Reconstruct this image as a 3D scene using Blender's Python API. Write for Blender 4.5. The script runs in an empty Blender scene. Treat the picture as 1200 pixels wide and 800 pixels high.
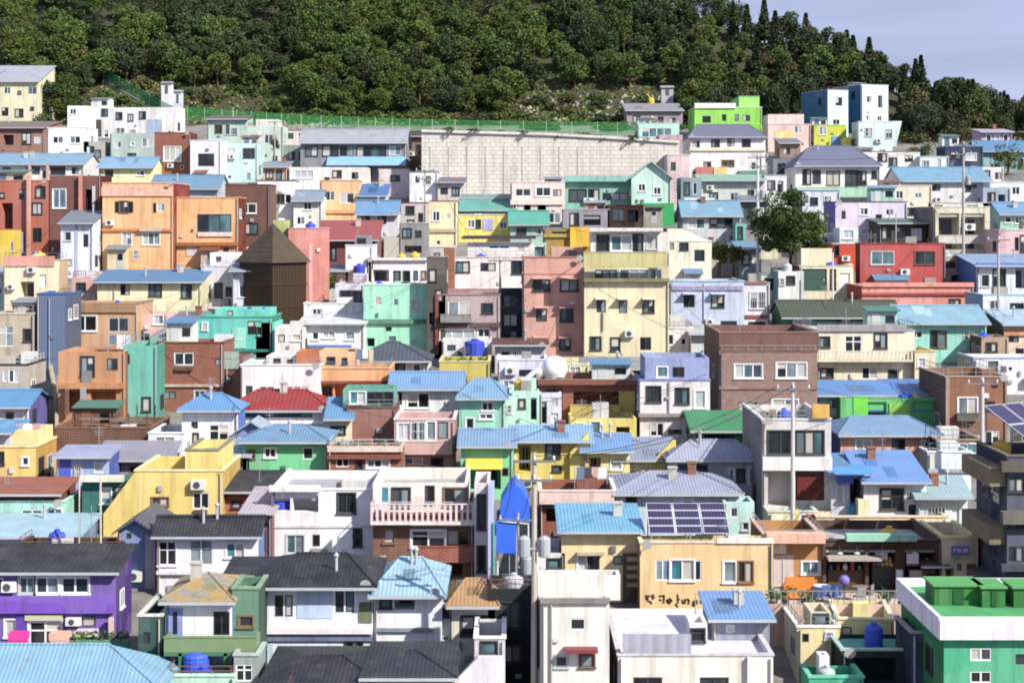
import bpy, math, random
from math import radians as R
random.seed(7)
FP, YH, CZ = 2000.0, 260.0, 30.0      # focal length in photo pixels, eye level row, eye height
scn = bpy.context.scene
col = scn.collection
# ------------------------------------------------------------------ camera, sky, sun, exposure
cam_d = bpy.data.cameras.new('camera'); cam = bpy.data.objects.new('camera', cam_d); col.objects.link(cam)
cam.location = (0, 0, CZ); cam.rotation_euler = (R(90), 0, 0)
cam_d.sensor_width = 36; cam_d.lens = 36 * FP / 1200; cam_d.shift_y = (YH - 400) / 1200
cam_d.clip_end = 6000; cam_d.clip_start = 0.5
scn.camera = cam
SUN = (0.60, -0.52, 0.61)
w = bpy.data.worlds.new('World'); scn.world = w; w.use_nodes = True
nt = w.node_tree; bg = nt.nodes['Background']
sky = nt.nodes.new('ShaderNodeTexSky'); sky.sky_type = 'NISHITA'; sky.sun_disc = False
sl = math.sqrt(sum(c * c for c in SUN))
sky.sun_elevation = math.asin(SUN[2] / sl); sky.sun_rotation = math.atan2(SUN[0], SUN[1])
sky.air_density = 1.0; sky.dust_density = 1.6; sky.ozone_density = 3.0
# thin high cloud mixed over the sky colour
tc = nt.nodes.new('ShaderNodeTexCoord'); mp = nt.nodes.new('ShaderNodeMapping'); mp.inputs['Scale'].default_value = (1.5, 1.5, 14)
mp.inputs['Rotation'].default_value = (0, 0.12, 0)
nz = nt.nodes.new('ShaderNodeTexNoise'); nz.inputs['Scale'].default_value = 2.2; nz.inputs['Detail'].default_value = 6
cr = nt.nodes.new('ShaderNodeValToRGB'); cr.color_ramp.elements[0].position = 0.35; cr.color_ramp.elements[1].position = 0.85
cr.color_ramp.elements[0].color = (0.45, 0.45, 0.45, 1); cr.color_ramp.elements[1].color = (0.95, 0.95, 0.95, 1)
mx = nt.nodes.new('ShaderNodeMix'); mx.data_type = 'RGBA'
nt.links.new(tc.outputs['Generated'], mp.inputs[0]); nt.links.new(mp.outputs[0], nz.inputs['Vector'])
nt.links.new(nz.outputs['Fac'], cr.inputs[0]); nt.links.new(cr.outputs[0], mx.inputs['Factor'])
nt.links.new(sky.outputs[0], mx.inputs['A']); mx.inputs['B'].default_value = (8.8, 9.6, 14.6, 1)
nt.links.new(mx.outputs['Result'], bg.inputs[0]); bg.inputs[1].default_value = 0.052
sd = bpy.data.lights.new('sun', 'SUN'); so = bpy.data.objects.new('sun', sd); col.objects.link(so)
sd.energy = 5.0; sd.angle = R(0.5); sd.color = (1.0, 0.955, 0.88); so.location = (60, -60, 120)
from mathutils import Vector, noise as mnoise
so.rotation_euler = Vector(SUN).to_track_quat('Z', 'Y').to_euler()
scn.view_settings.view_transform = 'Standard'; scn.view_settings.look = 'None'
scn.view_settings.exposure = 0.58; scn.view_settings.gamma = 1; scn.view_settings.use_curve_mapping = False
scn.render.engine = 'CYCLES'; scn.cycles.filter_width = 1.9

# ------------------------------------------------------------------ materials
def lin(v):
    v /= 255.0
    return v / 12.92 if v <= 0.04045 else ((v + 0.055) / 1.055) ** 2.4
def C(h, k=0.84, sat=0.90):
    r, g, b = (lin(int(h[i:i + 2], 16)) * k for i in (0, 2, 4))
    m = (r + g + b) / 3
    return tuple(min(0.82, max(0.004, m + (c - m) * sat)) for c in (r, g, b)) + (1,)
MATS = {}
def _new(key):
    m = bpy.data.materials.new(key); m.use_nodes = True; t = m.node_tree
    return m, t, t.nodes['Principled BSDF']
def N(t, typ, **kw):
    n = t.nodes.new('ShaderNode' + typ)
    for k, v in kw.items():
        if k in n.inputs: n.inputs[k].default_value = v
        else: setattr(n, k, v)
    return n
def mixrgb(t, blend, fac, a, b):
    m = t.nodes.new('ShaderNodeMix'); m.data_type = 'RGBA'; m.blend_type = blend
    for s, v in (('Factor', fac), ('A', a), ('B', b)):
        if hasattr(v, 'is_linked'): t.links.new(v, m.inputs[s])
        else: m.inputs[s].default_value = v
    return m.outputs['Result']
def ramp(t, src, p0, p1, c0=0.0, c1=1.0):
    r = t.nodes.new('ShaderNodeValToRGB'); e = r.color_ramp.elements
    e[0].position = p0; e[1].position = p1; e[0].color = (c0,) * 3 + (1,); e[1].color = (c1,) * 3 + (1,)
    t.links.new(src, r.inputs[0]); return r.outputs[0]
def coords(t, scale=(1, 1, 1), rnd=True):
    tc = t.nodes.new('ShaderNodeTexCoord'); mp = t.nodes.new('ShaderNodeMapping'); mp.inputs['Scale'].default_value = scale
    t.links.new(tc.outputs['Object'], mp.inputs[0])
    if rnd:
        oi = t.nodes.new('ShaderNodeObjectInfo'); ml = N(t, 'Math', operation='MULTIPLY'); ml.inputs[1].default_value = 37.0
        t.links.new(oi.outputs['Random'], ml.inputs[0]); cb = t.nodes.new('ShaderNodeCombineXYZ')
        for i in (0, 1, 2): t.links.new(ml.outputs[0], cb.inputs[i])
        t.links.new(cb.outputs[0], mp.inputs['Location'])
    return mp.outputs[0]
def noise(t, vec, scale, detail=5, rough=0.6):
    n = N(t, 'TexNoise', Scale=scale, Detail=detail, Roughness=rough); t.links.new(vec, n.inputs['Vector']); return n.outputs['Fac']
def bump(t, b, h, dist, strength=0.6):
    n = N(t, 'Bump', Strength=strength, Distance=dist); t.links.new(h, n.inputs['Height']); t.links.new(n.outputs[0], b.inputs['Normal'])
def plaster(h):
    key = 'plaster_' + h
    if key in MATS: return MATS[key]
    m, t, b = _new(key); c = C(h)
    v1 = coords(t); v2 = coords(t, (2.6, 2.6, 0.22)); v3 = coords(t, (1, 1, 1))
    big = ramp(t, noise(t, v1, 0.55, 4), 0.38, 0.66, 0.0, 0.42)
    o = mixrgb(t, 'MIX', big, c, tuple(x * 0.68 for x in c[:3]) + (1,))
    vo = t.nodes.new('ShaderNodeTexVoronoi'); vo.distance = 'CHEBYCHEV'; vo.inputs['Scale'].default_value = 0.42; t.links.new(v1, vo.inputs['Vector'])
    sx = t.nodes.new('ShaderNodeSeparateColor'); t.links.new(vo.outputs['Color'], sx.inputs[0])
    o = mixrgb(t, 'MIX', ramp(t, sx.outputs[0], 0.60, 0.64, 0, 0.38), o, (min(.8, c[0] * .80 + .09), min(.8, c[1] * .80 + .09), min(.8, c[2] * .80 + .085), 1))
    o = mixrgb(t, 'MIX', ramp(t, sx.outputs[1], 0.76, 0.79, 0, 0.30), o, (c[0] * .66, c[1] * .64, c[2] * .62, 1))
    st = ramp(t, noise(t, v2, 1.0, 6, 0.7), 0.48, 0.74, 0, 0.70)
    o = mixrgb(t, 'MIX', st, o, (c[0] * 0.42 + .02, c[1] * 0.38 + .02, c[2] * 0.34 + .015, 1))
    bl = ramp(t, noise(t, v3, 5.0, 5, 0.75), 0.60, 0.74, 0, 0.30)
    o = mixrgb(t, 'MIX', bl, o, (min(.8, c[0] * 1.15 + .05), min(.8, c[1] * 1.15 + .05), min(.8, c[2] * 1.15 + .05), 1))
    t.links.new(o, b.inputs['Base Color']); b.inputs['Roughness'].default_value = 0.88
    b.inputs['Specular IOR Level'].default_value = 0.25
    bump(t, b, noise(t, v3, 9, 4), 0.02, 0.5)
    MATS[key] = m; return m
def brick(h, mortar='B8A898', s=1.0):
    key = 'brick_' + h
    if key in MATS: return MATS[key]
    m, t, b = _new(key); c = C(h)
    tc = t.nodes.new('ShaderNodeTexCoord'); sp = t.nodes.new('ShaderNodeSeparateXYZ'); t.links.new(tc.outputs['Object'], sp.inputs[0])
    ad = N(t, 'Math', operation='ADD'); t.links.new(sp.outputs[0], ad.inputs[0]); t.links.new(sp.outputs[1], ad.inputs[1])
    cb = t.nodes.new('ShaderNodeCombineXYZ'); t.links.new(ad.outputs[0], cb.inputs[0]); t.links.new(sp.outputs[2], cb.inputs[1])
    br = N(t, 'TexBrick', Scale=1.0); br.inputs['Brick Width'].default_value = 0.30; br.inputs['Row Height'].default_value = 0.10
    br.inputs['Mortar Size'].default_value = 0.012; br.inputs['Color1'].default_value = c
    br.inputs['Color2'].default_value = tuple(x * 0.72 for x in c[:3]) + (1,); br.inputs['Mortar'].default_value = C(mortar, .55)
    t.links.new(cb.outputs[0], br.inputs['Vector'])
    st = ramp(t, noise(t, coords(t, (1.6, 1.6, 0.4)), 1.0, 6, .7), 0.45, 0.75, 0, 0.5)
    o = mixrgb(t, 'MIX', st, br.outputs[0], tuple(x * 0.45 for x in c[:3]) + (1,))
    t.links.new(o, b.inputs['Base Color']); b.inputs['Roughness'].default_value = 0.9
    bump(t, b, br.outputs['Fac'], -0.02, 0.5)
    MATS[key] = m; return m
def sheet(h, ax='x', pitch=0.18, rust=0.6):
    key = 'sheet_%s_%s_%s' % (h, ax, pitch)
    if key in MATS: return MATS[key]
    m, t, b = _new(key); c = C(h, .68, .84)
    if c[2] > c[0] * 1.5 and c[2] > c[1]: c = (c[0] * 1.0, c[1] * 1.03, c[2] * .95, 1)
    wv = t.nodes.new('ShaderNodeTexWave'); wv.bands_direction = 'X'; wv.inputs['Scale'].default_value = 1.0; wv.inputs['Distortion'].default_value = 0
    s = 0.314 / pitch
    sc = (s, 0, 0) if ax == 'x' else (0, 0, 0)
    mp = coords(t, (s, 0, 0), False)
    if ax == 'y':
        tc = t.nodes.new('ShaderNodeTexCoord'); sp = t.nodes.new('ShaderNodeSeparateXYZ'); t.links.new(tc.outputs['Object'], sp.inputs[0])
        cb = t.nodes.new('ShaderNodeCombineXYZ'); ml = N(t, 'Math', operation='MULTIPLY'); ml.inputs[1].default_value = s
        t.links.new(sp.outputs[1], ml.inputs[0]); t.links.new(ml.outputs[0], cb.inputs[0]); mp = cb.outputs[0]
    t.links.new(mp, wv.inputs['Vector'])
    big = ramp(t, noise(t, coords(t), 0.8, 5), 0.38, 0.66, 0, 0.8)
    o = mixrgb(t, 'MIX', big, c, tuple(min(.8, x * 0.70 + 0.035) for x in c[:3]) + (1,))
    gv = ramp(t, wv.outputs['Fac'], 0.0, 0.5, 0.40, 0.0)
    o = mixrgb(t, 'MIX', gv, o, tuple(x * 0.62 for x in c[:3]) + (1,))
    oi = t.nodes.new('ShaderNodeObjectInfo'); hs = t.nodes.new('ShaderNodeHueSaturation')
    for nm_, lo_, hi_ in (('Value', .82, 1.08), ('Saturation', 1.08, .85)):
        mr = t.nodes.new('ShaderNodeMapRange'); mr.inputs['To Min'].default_value = lo_; mr.inputs['To Max'].default_value = hi_; t.links.new(oi.outputs['Random'], mr.inputs['Value']); t.links.new(mr.outputs[0], hs.inputs[nm_])
    t.links.new(o, hs.inputs['Color']); o = hs.outputs[0]
    rs = ramp(t, noise(t, coords(t, (1.2, 0.5, 0.5)), 1.6, 8, .75), 0.56, 0.72, 0, rust)
    o = mixrgb(t, 'MIX', rs, o, (0.16, 0.11, 0.075, 1))
    t.links.new(o, b.inputs['Base Color']); b.inputs['Roughness'].default_value = 0.55
    b.inputs['Specular IOR Level'].default_value = 0.3
    bump(t, b, wv.outputs['Fac'], 0.025, 0.6)
    MATS[key] = m; return m
def plain(h, rough=0.6, metal=0.0, key=None, spec=0.4):
    key = key or 'paint_%s_%s' % (h, rough)
    if key in MATS: return MATS[key]
    m, t, b = _new(key); c = C(h)
    f = ramp(t, noise(t, coords(t), 1.7, 5), 0.35, 0.75, 0, 0.35)
    o = mixrgb(t, 'MIX', f, c, tuple(x * 0.6 for x in c[:3]) + (1,))
    t.links.new(o, b.inputs['Base Color']); b.inputs['Roughness'].default_value = rough; b.inputs['Metallic'].default_value = metal
    b.inputs['Specular IOR Level'].default_value = spec
    MATS[key] = m; return m
def glass(h):
    key = 'glass_' + h
    if key in MATS: return MATS[key]
    m, t, b = _new(key); c = C(h, 1.0)
    f = ramp(t, noise(t, coords(t, (1.0, 1, 0.5)), 0.9, 2), 0.40, 0.60, 0, 0.65)
    o = mixrgb(t, 'MIX', f, c, tuple(min(.5, x * 2.6 + .012) for x in c[:3]) + (1,))
    t.links.new(o, b.inputs['Base Color']); b.inputs['Roughness'].default_value = 0.12; b.inputs['Specular IOR Level'].default_value = 0.45
    MATS[key] = m; return m
def moss(h):
    if 'mossy_roof' in MATS: return MATS['mossy_roof']
    m, t, b = _new('mossy_roof')
    o = mixrgb(t, 'MIX', ramp(t, noise(t, coords(t), 1.1, 6, .7), .42, .58), (.34, .22, .07, 1), (.22, .21, .19, 1))
    o = mixrgb(t, 'MIX', ramp(t, noise(t, coords(t), 2.3, 6, .7), .52, .66, 0, .9), o, (.09, .12, .04, 1))
    t.links.new(o, b.inputs['Base Color']); b.inputs['Roughness'].default_value = .95; MATS['mossy_roof'] = m; return m
def floorm(h):
    key = 'deck_' + h
    if key in MATS: return MATS[key]
    m, t, b = _new(key); c = C(h)
    f = ramp(t, noise(t, coords(t), 0.9, 7, .7), 0.38, 0.66, 0, 0.7)
    o = mixrgb(t, 'MIX', f, c, tuple(x * 0.55 + .01 for x in c[:3]) + (1,))
    f = ramp(t, noise(t, coords(t), 3.5, 5, .7), 0.58, 0.7, 0, 0.4)
    o = mixrgb(t, 'MIX', f, o, (0.2, 0.19, 0.17, 1))
    t.links.new(o, b.inputs['Base Color']); b.inputs['Roughness'].default_value = 0.85
    MATS[key] = m; return m
def M(spec):
    """'b:hex' brick, 's:hex' corrugated sheet, 'y:hex' sheet with ribs the other way, 'p:hex' paint, 'f:hex' deck, 'g:hex' glass, else plaster"""
    if not isinstance(spec, str): return spec
    if ':' in spec:
        k, h = spec.split(':')
        return {'b': brick, 'p': plain, 'f': floorm, 'g': glass, 's': sheet, 'm': moss, 'y': lambda q: sheet(q, 'y'),
                'v': lambda q: sheet(q, 'x', 0.5, .5), 't': lambda q: sheet(q, 'x', 0.28, .25)}[k](h)
    return plaster(spec)

# ------------------------------------------------------------------ meshes
class MB:
    def __init__(s): s.v = []; s.f = []; s.m = []; s.mi = 0
    def face(s, *pts):
        i = len(s.v); s.v += [tuple(p) for p in pts]; s.f.append(tuple(range(i, i + len(pts)))); s.m.append(s.mi)
    def box(s, x0, x1, y0, y1, z0, z1):
        i = len(s.v)
        s.v += [(x0, y0, z0), (x1, y0, z0), (x1, y1, z0), (x0, y1, z0), (x0, y0, z1), (x1, y0, z1), (x1, y1, z1), (x0, y1, z1)]
        for q in ((0, 3, 2, 1), (4, 5, 6, 7), (0, 1, 5, 4), (1, 2, 6, 5), (2, 3, 7, 6), (3, 0, 4, 7)):
            s.f.append(tuple(i + k for k in q)); s.m.append(s.mi)
    def prism(s, pts, axis, d0, d1):
        """pts 2D outline swept along axis: axis 'y' -> pts are (x,z); axis 'x' -> (y,z); axis 'z' -> (x,y)"""
        f = {'y': lambda p, d: (p[0], d, p[1]), 'x': lambda p, d: (d, p[0], p[1]), 'z': lambda p, d: (p[0], p[1], d)}[axis]
        n = len(pts); i = len(s.v)
        s.v += [f(p, d0) for p in pts] + [f(p, d1) for p in pts]
        s.f.append(tuple(i + k for k in range(n))); s.m.append(s.mi)
        s.f.append(tuple(i + n + k for k in reversed(range(n)))); s.m.append(s.mi)
        for k in range(n):
            j = (k + 1) % n; s.f.append((i + k, i + n + k, i + n + j, i + j)); s.m.append(s.mi)
    def tube(s, p, q, r0, r1=None, n=8, caps=True):
        r1 = r0 if r1 is None else r1
        p = Vector(p); q = Vector(q); d = (q - p).normalized()
        a = d.orthogonal().normalized(); b = d.cross(a); i = len(s.v)
        for c, r in ((p, r0), (q, r1)):
            for k in range(n):
                t = 2 * math.pi * k / n; s.v.append(tuple(c + (a * math.cos(t) + b * math.sin(t)) * r))
        for k in range(n):
            j = (k + 1) % n; s.f.append((i + k, i + j, i + n + j, i + n + k)); s.m.append(s.mi)
        if caps:
            s.f.append(tuple(i + k for k in reversed(range(n)))); s.f.append(tuple(i + n + k for k in range(n))); s.m += [s.mi] * 2
    def lathe(s, prof, x=0, y=0, n=14):
        i = len(s.v)
        for r, z in prof:
            for k in range(n):
                t = 2 * math.pi * k / n; s.v.append((x + r * math.cos(t), y + r * math.sin(t), z))
        for a in range(len(prof) - 1):
            for k in range(n):
                j = (k + 1) % n; s.f.append((i + a * n + k, i + a * n + j, i + a * n + n + j, i + a * n + n + k)); s.m.append(s.mi)
        s.f.append(tuple(i + k for k in reversed(range(n)))); s.m.append(s.mi)
        e = i + (len(prof) - 1) * n; s.f.append(tuple(e + k for k in range(n))); s.m.append(s.mi)
    def build(s, name, mats, parent=None, smooth=False, fix=False):
        me = bpy.data.meshes.new(name); me.from_pydata(s.v, [], s.f)
        mats = mats if isinstance(mats, (list, tuple)) else [mats]
        for m in mats: me.materials.append(M(m))
        if len(mats) > 1: me.polygons.foreach_set('material_index', s.m)
        if smooth: me.polygons.foreach_set('use_smooth', [True] * len(me.polygons))
        me.update()
        o = bpy.data.objects.new(name, me); col.objects.link(o)
        if parent: o.parent = parent
        return o
LABELS = {}
def tag(o, label, cat, group=None, kind=None):
    o['label'] = label; o['category'] = cat
    if group: o['group'] = group
    if kind: o['kind'] = kind
    LABELS.setdefault(label, []).append(o.name)
    return o
def empty(name, loc, rz=0):
    o = bpy.data.objects.new(name, None); col.objects.link(o); o.location = loc; o.rotation_euler = (0, 0, rz); o.empty_display_size = .5
    return o
def copy_tree(o, parent=None):
    c = o.copy(); col.objects.link(c); c.parent = parent
    for ch in list(o.children): copy_tree(ch, c)
    return c

# ------------------------------------------------------------------ where things stand
def depth_of(py):                       # distance of the hillside seen at image row py
    fh = 25 + (py - 190) * 0.0782
    return 5500.0 / fh
def cap(x): return 29.5 - (x - 44) * 0.50
def ground(x, D):
    if D < 71.0: return CZ - 21.3 - (71.0 - D) * 0.06
    D1 = min(D, 262.0)
    py = 190 + (5500.0 / D1 - 25) / 0.0782
    z = (YH - py) / FP * D1
    if D > 262.0: z += 0.62 * (D - 262.0)
    c = cap(x) + 1.5 * mnoise.noise(Vector((x * .05, D * .05, 0)))
    c = min(c, 62)
    if D > 297: c -= (D - 297) * 0.45
    k = 2.5                                                  # smooth minimum
    h = max(0, min(1, 0.5 + 0.5 * (c - z) / k))
    return CZ + (c * (1 - h) + z * h - k * h * (1 - h))
def at(px, py, D): return Vector(((px - 600) / FP * D, D, CZ + (YH - py) / FP * D))

# ------------------------------------------------------------------ houses
HS = []
class House:
    def __init__(s, label, x0, x1, yt, yb, wall, roof='f', yr=None, rc=None, win='', rot=0, dep=None, D=None, cat='house',
                 name='house', side=None, top=None, **kw):
        s.label, s.x0, s.x1, s.yt, s.yb, s.wall, s.roof, s.yr, s.rc, s.win = label, x0, x1, yt, yb, wall, roof, yr, rc, win
        s.rot, s.dep, s.cat, s.name, s.side, s.top, s.kw = R(rot), dep, cat, name, side, top, kw
        s.D = D or depth_of(yb); s.ops = []; HS.append(s)
    def __getattr__(s, k):              # later calls (ext, band, balcony ...) are queued until every depth is known
        if k.startswith('_'): raise AttributeError(k)
        def q(*a, **kw): s.ops.append((k, a, kw)); return s
        return q
def solve(hs):
    for h in hs:
        wd = (h.x1 - h.x0) / FP * h.D
        if h.dep and h.dep < 0: h.dep_ = -h.dep; continue
        lim = h.dep or max(4.5, min(8.5, wd * 0.9))
        for g in hs:
            if g is h or g.D <= h.D: continue
            ov = min(h.x1, g.x1) - max(h.x0, g.x0)
            if ov > 5: lim = min(lim, g.D - h.D - 0.25)
        h.dep_ = max(2.0, lim)
class Build:
    def __init__(s, h):
        s.h = h; tl = (h.x0 - 600) / FP; tr = (h.x1 - 600) / FP; th = h.rot; cs, sn = math.cos(th), math.sin(th)
        if th >= 0:
            P = (tl * h.D, h.D); W = h.D * (tr - tl) / (cs - tr * sn)
        else:
            Q = (tr * h.D, h.D); W = h.D * (tr - tl) / (cs - tl * sn)
            P = (Q[0] - W * cs, Q[1] - W * sn)
        s.P, s.W, s.cs, s.sn = P, W, cs, sn
        s.lam0 = s.lam((h.x0 + h.x1) / 2, 0)
        s.zb = CZ + (YH - h.yb) / FP * s.lam0
        s.root = empty(h.name, (P[0], P[1], s.zb), th); tag(s.root, h.label, h.cat, h.kw.get('group', 'houses stepping up the hillside' if h.cat == 'house' else None))
        s.low = min(ground(P[0], P[1]), ground(P[0] + W * cs, P[1] + W * sn), s.zb) - s.zb - 1.2
        s.dep = h.dep_
        s.seed = random.Random(int(h.x0 * 7 + h.yb * 13))
        s.block(h.x0, h.x1, h.yt, None, h.wall, 0, s.dep, h.win, h.roof, h.yr, h.rc, side=h.side, name='wall', top=h.top, **{k: v for k, v in h.kw.items() if k != 'group'})
        s.main = s.last; s.deck0 = getattr(s, 'deck', None)
        for k, a, kw in h.ops: getattr(s, k)(*a, **kw)
        s.ops_ = s.mainops + [[-1e3, 1e3, -1e3, 0.0]] * 0
        s.ops_ += [[s.a(q[1][0]), s.a(q[1][1]), s.c(q[1][3]), s.c(q[1][2])] for q in h.ops if q[0] in ('balcony', 'panel', 'slab', 'awn', 'band')]
    def lam(s, px, b):                  # distance along y of the facade plane (set back b) at image column px
        t = (px - 600) / FP
        ox = s.P[0] - b * s.sn; oy = s.P[1] + b * s.cs
        # ox + a*cs = L*t ; oy + a*sn = L
        a = (oy * t - ox) / (s.cs - s.sn * t)
        return oy + a * s.sn
    def a(s, px, b=0):
        t = (px - 600) / FP
        ox = s.P[0] - b * s.sn; oy = s.P[1] + b * s.cs
        return (oy * t - ox) / (s.cs - s.sn * t)
    def c(s, py, b=0, px=None):
        px = (s.h.x0 + s.h.x1) / 2 if px is None else px
        return CZ + (YH - py) / FP * s.lam(px, b) - s.zb
    def parse(s, win, b):
        out = []
        for it in win.replace('\n', ';').split(';'):
            it = it.strip()
            if not it: continue
            st = ''
            while it and (it[-1].isalpha()): st = it[-1] + st; it = it[:-1]
            x, y, w_, h_ = (float(q) for q in it.split())
            xm = x + w_ / 2
            out.append([s.a(x, b), s.a(x + w_, b), s.c(y + h_, b, xm), s.c(y, b, xm), st])
        return out
    def block(s, x0, x1, yt, yb, wall, b=0, dep=None, win='', roof='f', yr=None, rc=None, side=None, name='upper_storey', top=None,
              over=0.45, inset=None, para=None, lo=None):
        dep = dep if dep is not None else max(1.5, s.dep - b)
        a0, a1 = s.a(x0, b), s.a(x1, b)
        c1 = s.c(yt, b); c0 = s.low if yb is None else s.c(yb, b)
        if lo is not None: c0 = lo
        ops = s.parse(win, b)
        good = []
        for o in ops:
            o[0] = max(o[0], a0 + .08); o[1] = min(o[1], a1 - .08); o[3] = min(o[3], c1 - .1); o[2] = max(o[2], c0 + .05)
            if o[1] - o[0] < .2 or o[3] - o[2] < .2: continue
            if any(o[0] < g[1] + .02 and o[1] > g[0] - .02 and o[2] < g[3] + .02 and o[3] > g[2] - .02 for g in good): continue
            good.append(o)
        ops = good
        if name == 'wall': s.manops = [list(o[:4]) for o in ops]
        if name == 'wall' and 'plainwall' not in s.h.label and x1 - x0 > 26 and win != '':
            rr = random.Random(int(x0 * 3 + yt)); far_ = s.h.yb < 330
            cols = max(2, int((a1 - a0) / 1.7)); z = c1 - 1.75
            while z > max(c0, -1.5) + .3:
                for i in range(cols):
                    q = rr.random()
                    w_, hh = ((.5, .9), (.9, 1.0), (1.3, 1.1), (.45, .45))[int(q * 4)]; xx = a0 + (i + .5) * (a1 - a0) / cols + rr.uniform(-.25, .25) - w_ / 2; zz = z + rr.uniform(-.1, .2)
                    if rr.random() < .42: continue
                    if xx < a0 + .2 or xx + w_ > a1 - .2 or zz + hh > c1 - .35: continue
                    if any(xx < g[1] + .3 and xx + w_ > g[0] - .3 and zz < g[3] + .3 and zz + hh > g[2] - .3 for g in ops): continue
                    qq = [[s.a(k_[1][0]), s.a(k_[1][1]), s.c(k_[1][3]), s.c(k_[1][2])] for k_ in s.h.ops if k_[0] in ('balcony', 'panel', 'slab', 'awn', 'band')]
                    if any(xx < g[1] + .1 and xx + w_ > g[0] - .1 and zz < g[3] + .1 and zz + hh > g[2] - .1 for g in qq): continue
                    ops.append([xx, xx + w_, zz, zz + hh, rr.choice(('', 'k', 'k', 'n', 'k'))])
                z -= 2.6
        if name == 'wall': s.mainops = [list(o[:4]) for o in ops]
        e = b + dep; mid = b + dep / 2
        if roof in 'gsh':
            run = dep if roof == 's' else dep / 2
            cr_ = s.c(yr, b + run) if yr is not None else c1 + run * .35
            cr_ = max(c1 + run * .1, min(cr_, c1 + run * 1.0))
            lo_ = s.c(yt, b - over); c1 = (lo_ * run + cr_ * over) / (run + over)
            for o in ops: o[3] = min(o[3], c1 - .06)
        m = MB(); m.mi = 0
        xs = sorted({a0, a1} | {v for o in ops for v in (o[0], o[1])}); zs = sorted({c0, c1} | {v for o in ops for v in (o[2], o[3])})
        for i in range(len(xs) - 1):
            for j in range(len(zs) - 1):
                mx_, mz = (xs[i] + xs[i + 1]) / 2, (zs[j] + zs[j + 1]) / 2
                if any(o[0] < mx_ < o[1] and o[2] < mz < o[3] for o in ops): continue
                m.face((xs[i], b, zs[j]), (xs[i + 1], b, zs[j]), (xs[i + 1], b, zs[j + 1]), (xs[i], b, zs[j + 1]))
        for l, r_, bo, tp, st in ops:
            d = (min(1.3, dep * .45) if 'r' in st else 0.14)
            m.face((l, b, bo), (l, b + d, bo), (l, b + d, tp), (l, b, tp)); m.face((r_, b, tp), (r_, b + d, tp), (r_, b + d, bo), (r_, b, bo))
            m.face((l, b, bo), (r_, b, bo), (r_, b + d, bo), (l, b + d, bo)); m.face((l, b + d, tp), (r_, b + d, tp), (r_, b, tp), (l, b, tp))
            if 'r' in st: m.face((l, b + d, bo), (r_, b + d, bo), (r_, b + d, tp), (l, b + d, tp))
        m.mi = 1 if side else 0  # side faces: often a darker copy of the wall, shade painted in
        e = b + dep; mid = b + dep / 2
        cr = None
        if yr is not None and roof in 'gh':
            cr = s.c(yr, mid); cr = max(c1 + dep * .06, min(cr, c1 + dep * .5))
        elif roof in 'gh': cr = c1 + dep * .2
        if roof == 's':
            cr = s.c(yr, e) if yr is not None else c1 + dep * .18
            cr = max(c1 + dep * .08, min(cr, c1 + dep * .7))
        if roof == 'e': cr = s.c(yr, b) if yr is not None else c1 + (a1 - a0) * .2
        if roof == 'g': pts = [(b, c0), (e, c0), (e, c1), (mid, cr), (b, c1)]
        elif roof == 's': pts = [(b, c0), (e, c0), (e, cr), (b, c1)]
        else: pts = [(b, c0), (e, c0), (e, c1), (b, c1)]
        m.face(*[(a0, p[0], p[1]) for p in reversed(pts)]); m.face(*[(a1, p[0], p[1]) for p in pts])
        ce = cr if roof == 's' else c1
        m.face((a1, e, c0), (a0, e, c0), (a0, e, ce), (a1, e, ce))
        if roof == 'e':
            am = (a0 + a1) / 2; m.mi = 0; m.face((a0, b, c1), (a1, b, c1), (am, b, cr)); m.face((a1, e, c1), (a0, e, c1), (am, e, cr))
        if roof in 'fn':
            t = .16; hp = para if para is not None else s.seed.choice((.45, .6, .8))
            hp = min(hp, (c1 - c0) * .4); m.mi = 0
            A0, A1, B0, B1 = a0 + t, a1 - t, b + t, e - t
            m.face((a0, b, c1), (a1, b, c1), (A1, B0, c1), (A0, B0, c1)); m.face((a1, b, c1), (a1, e, c1), (A1, B1, c1), (A1, B0, c1))
            m.face((a1, e, c1), (a0, e, c1), (A0, B1, c1), (A1, B1, c1)); m.face((a0, e, c1), (a0, b, c1), (A0, B0, c1), (A0, B1, c1))
            f = c1 - hp
            m.face((A0, B0, c1), (A1, B0, c1), (A1, B0, f), (A0, B0, f)); m.face((A1, B0, c1), (A1, B1, c1), (A1, B1, f), (A1, B0, f))
            m.face((A1, B1, c1), (A0, B1, c1), (A0, B1, f), (A1, B1, f)); m.face((A0, B1, c1), (A0, B0, c1), (A0, B0, f), (A0, B1, f))
            r = MB(); r.box(A0 - .01, A1 + .01, B0 - .01, B1 + .01, f - .12, f); r.build('roof', M(rc or 'f:' + s.seed.choice(('B0B0A8', '9AA8A0', '70A088', 'A8A8B0'))), s.root)
            s.deck = (A0, A1, B0, B1, f)
            if top:
                r = MB(); q = .05
                for (p0, p1, q0, q1) in ((a0 - q, a1 + q, b - q, b + t + q), (a0 - q, a0 + t, b + t + q, e + q), (a1 - t, a1 + q, b + t + q, e + q)):
                    r.box(p0, p1, q0, q1, c1 + .003, c1 + .09)
                r.build('coping', M(top), s.root)
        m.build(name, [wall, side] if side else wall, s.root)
        if roof not in 'fn': s.roofmesh(roof, a0, a1, b, e, c1, cr, rc or 's:8FB4D8', over, inset)
        for o in ops: s.window(o, b, wall, dep)
        s.last = (a0, a1, b, e, c0, c1, cr)
        return s
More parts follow.
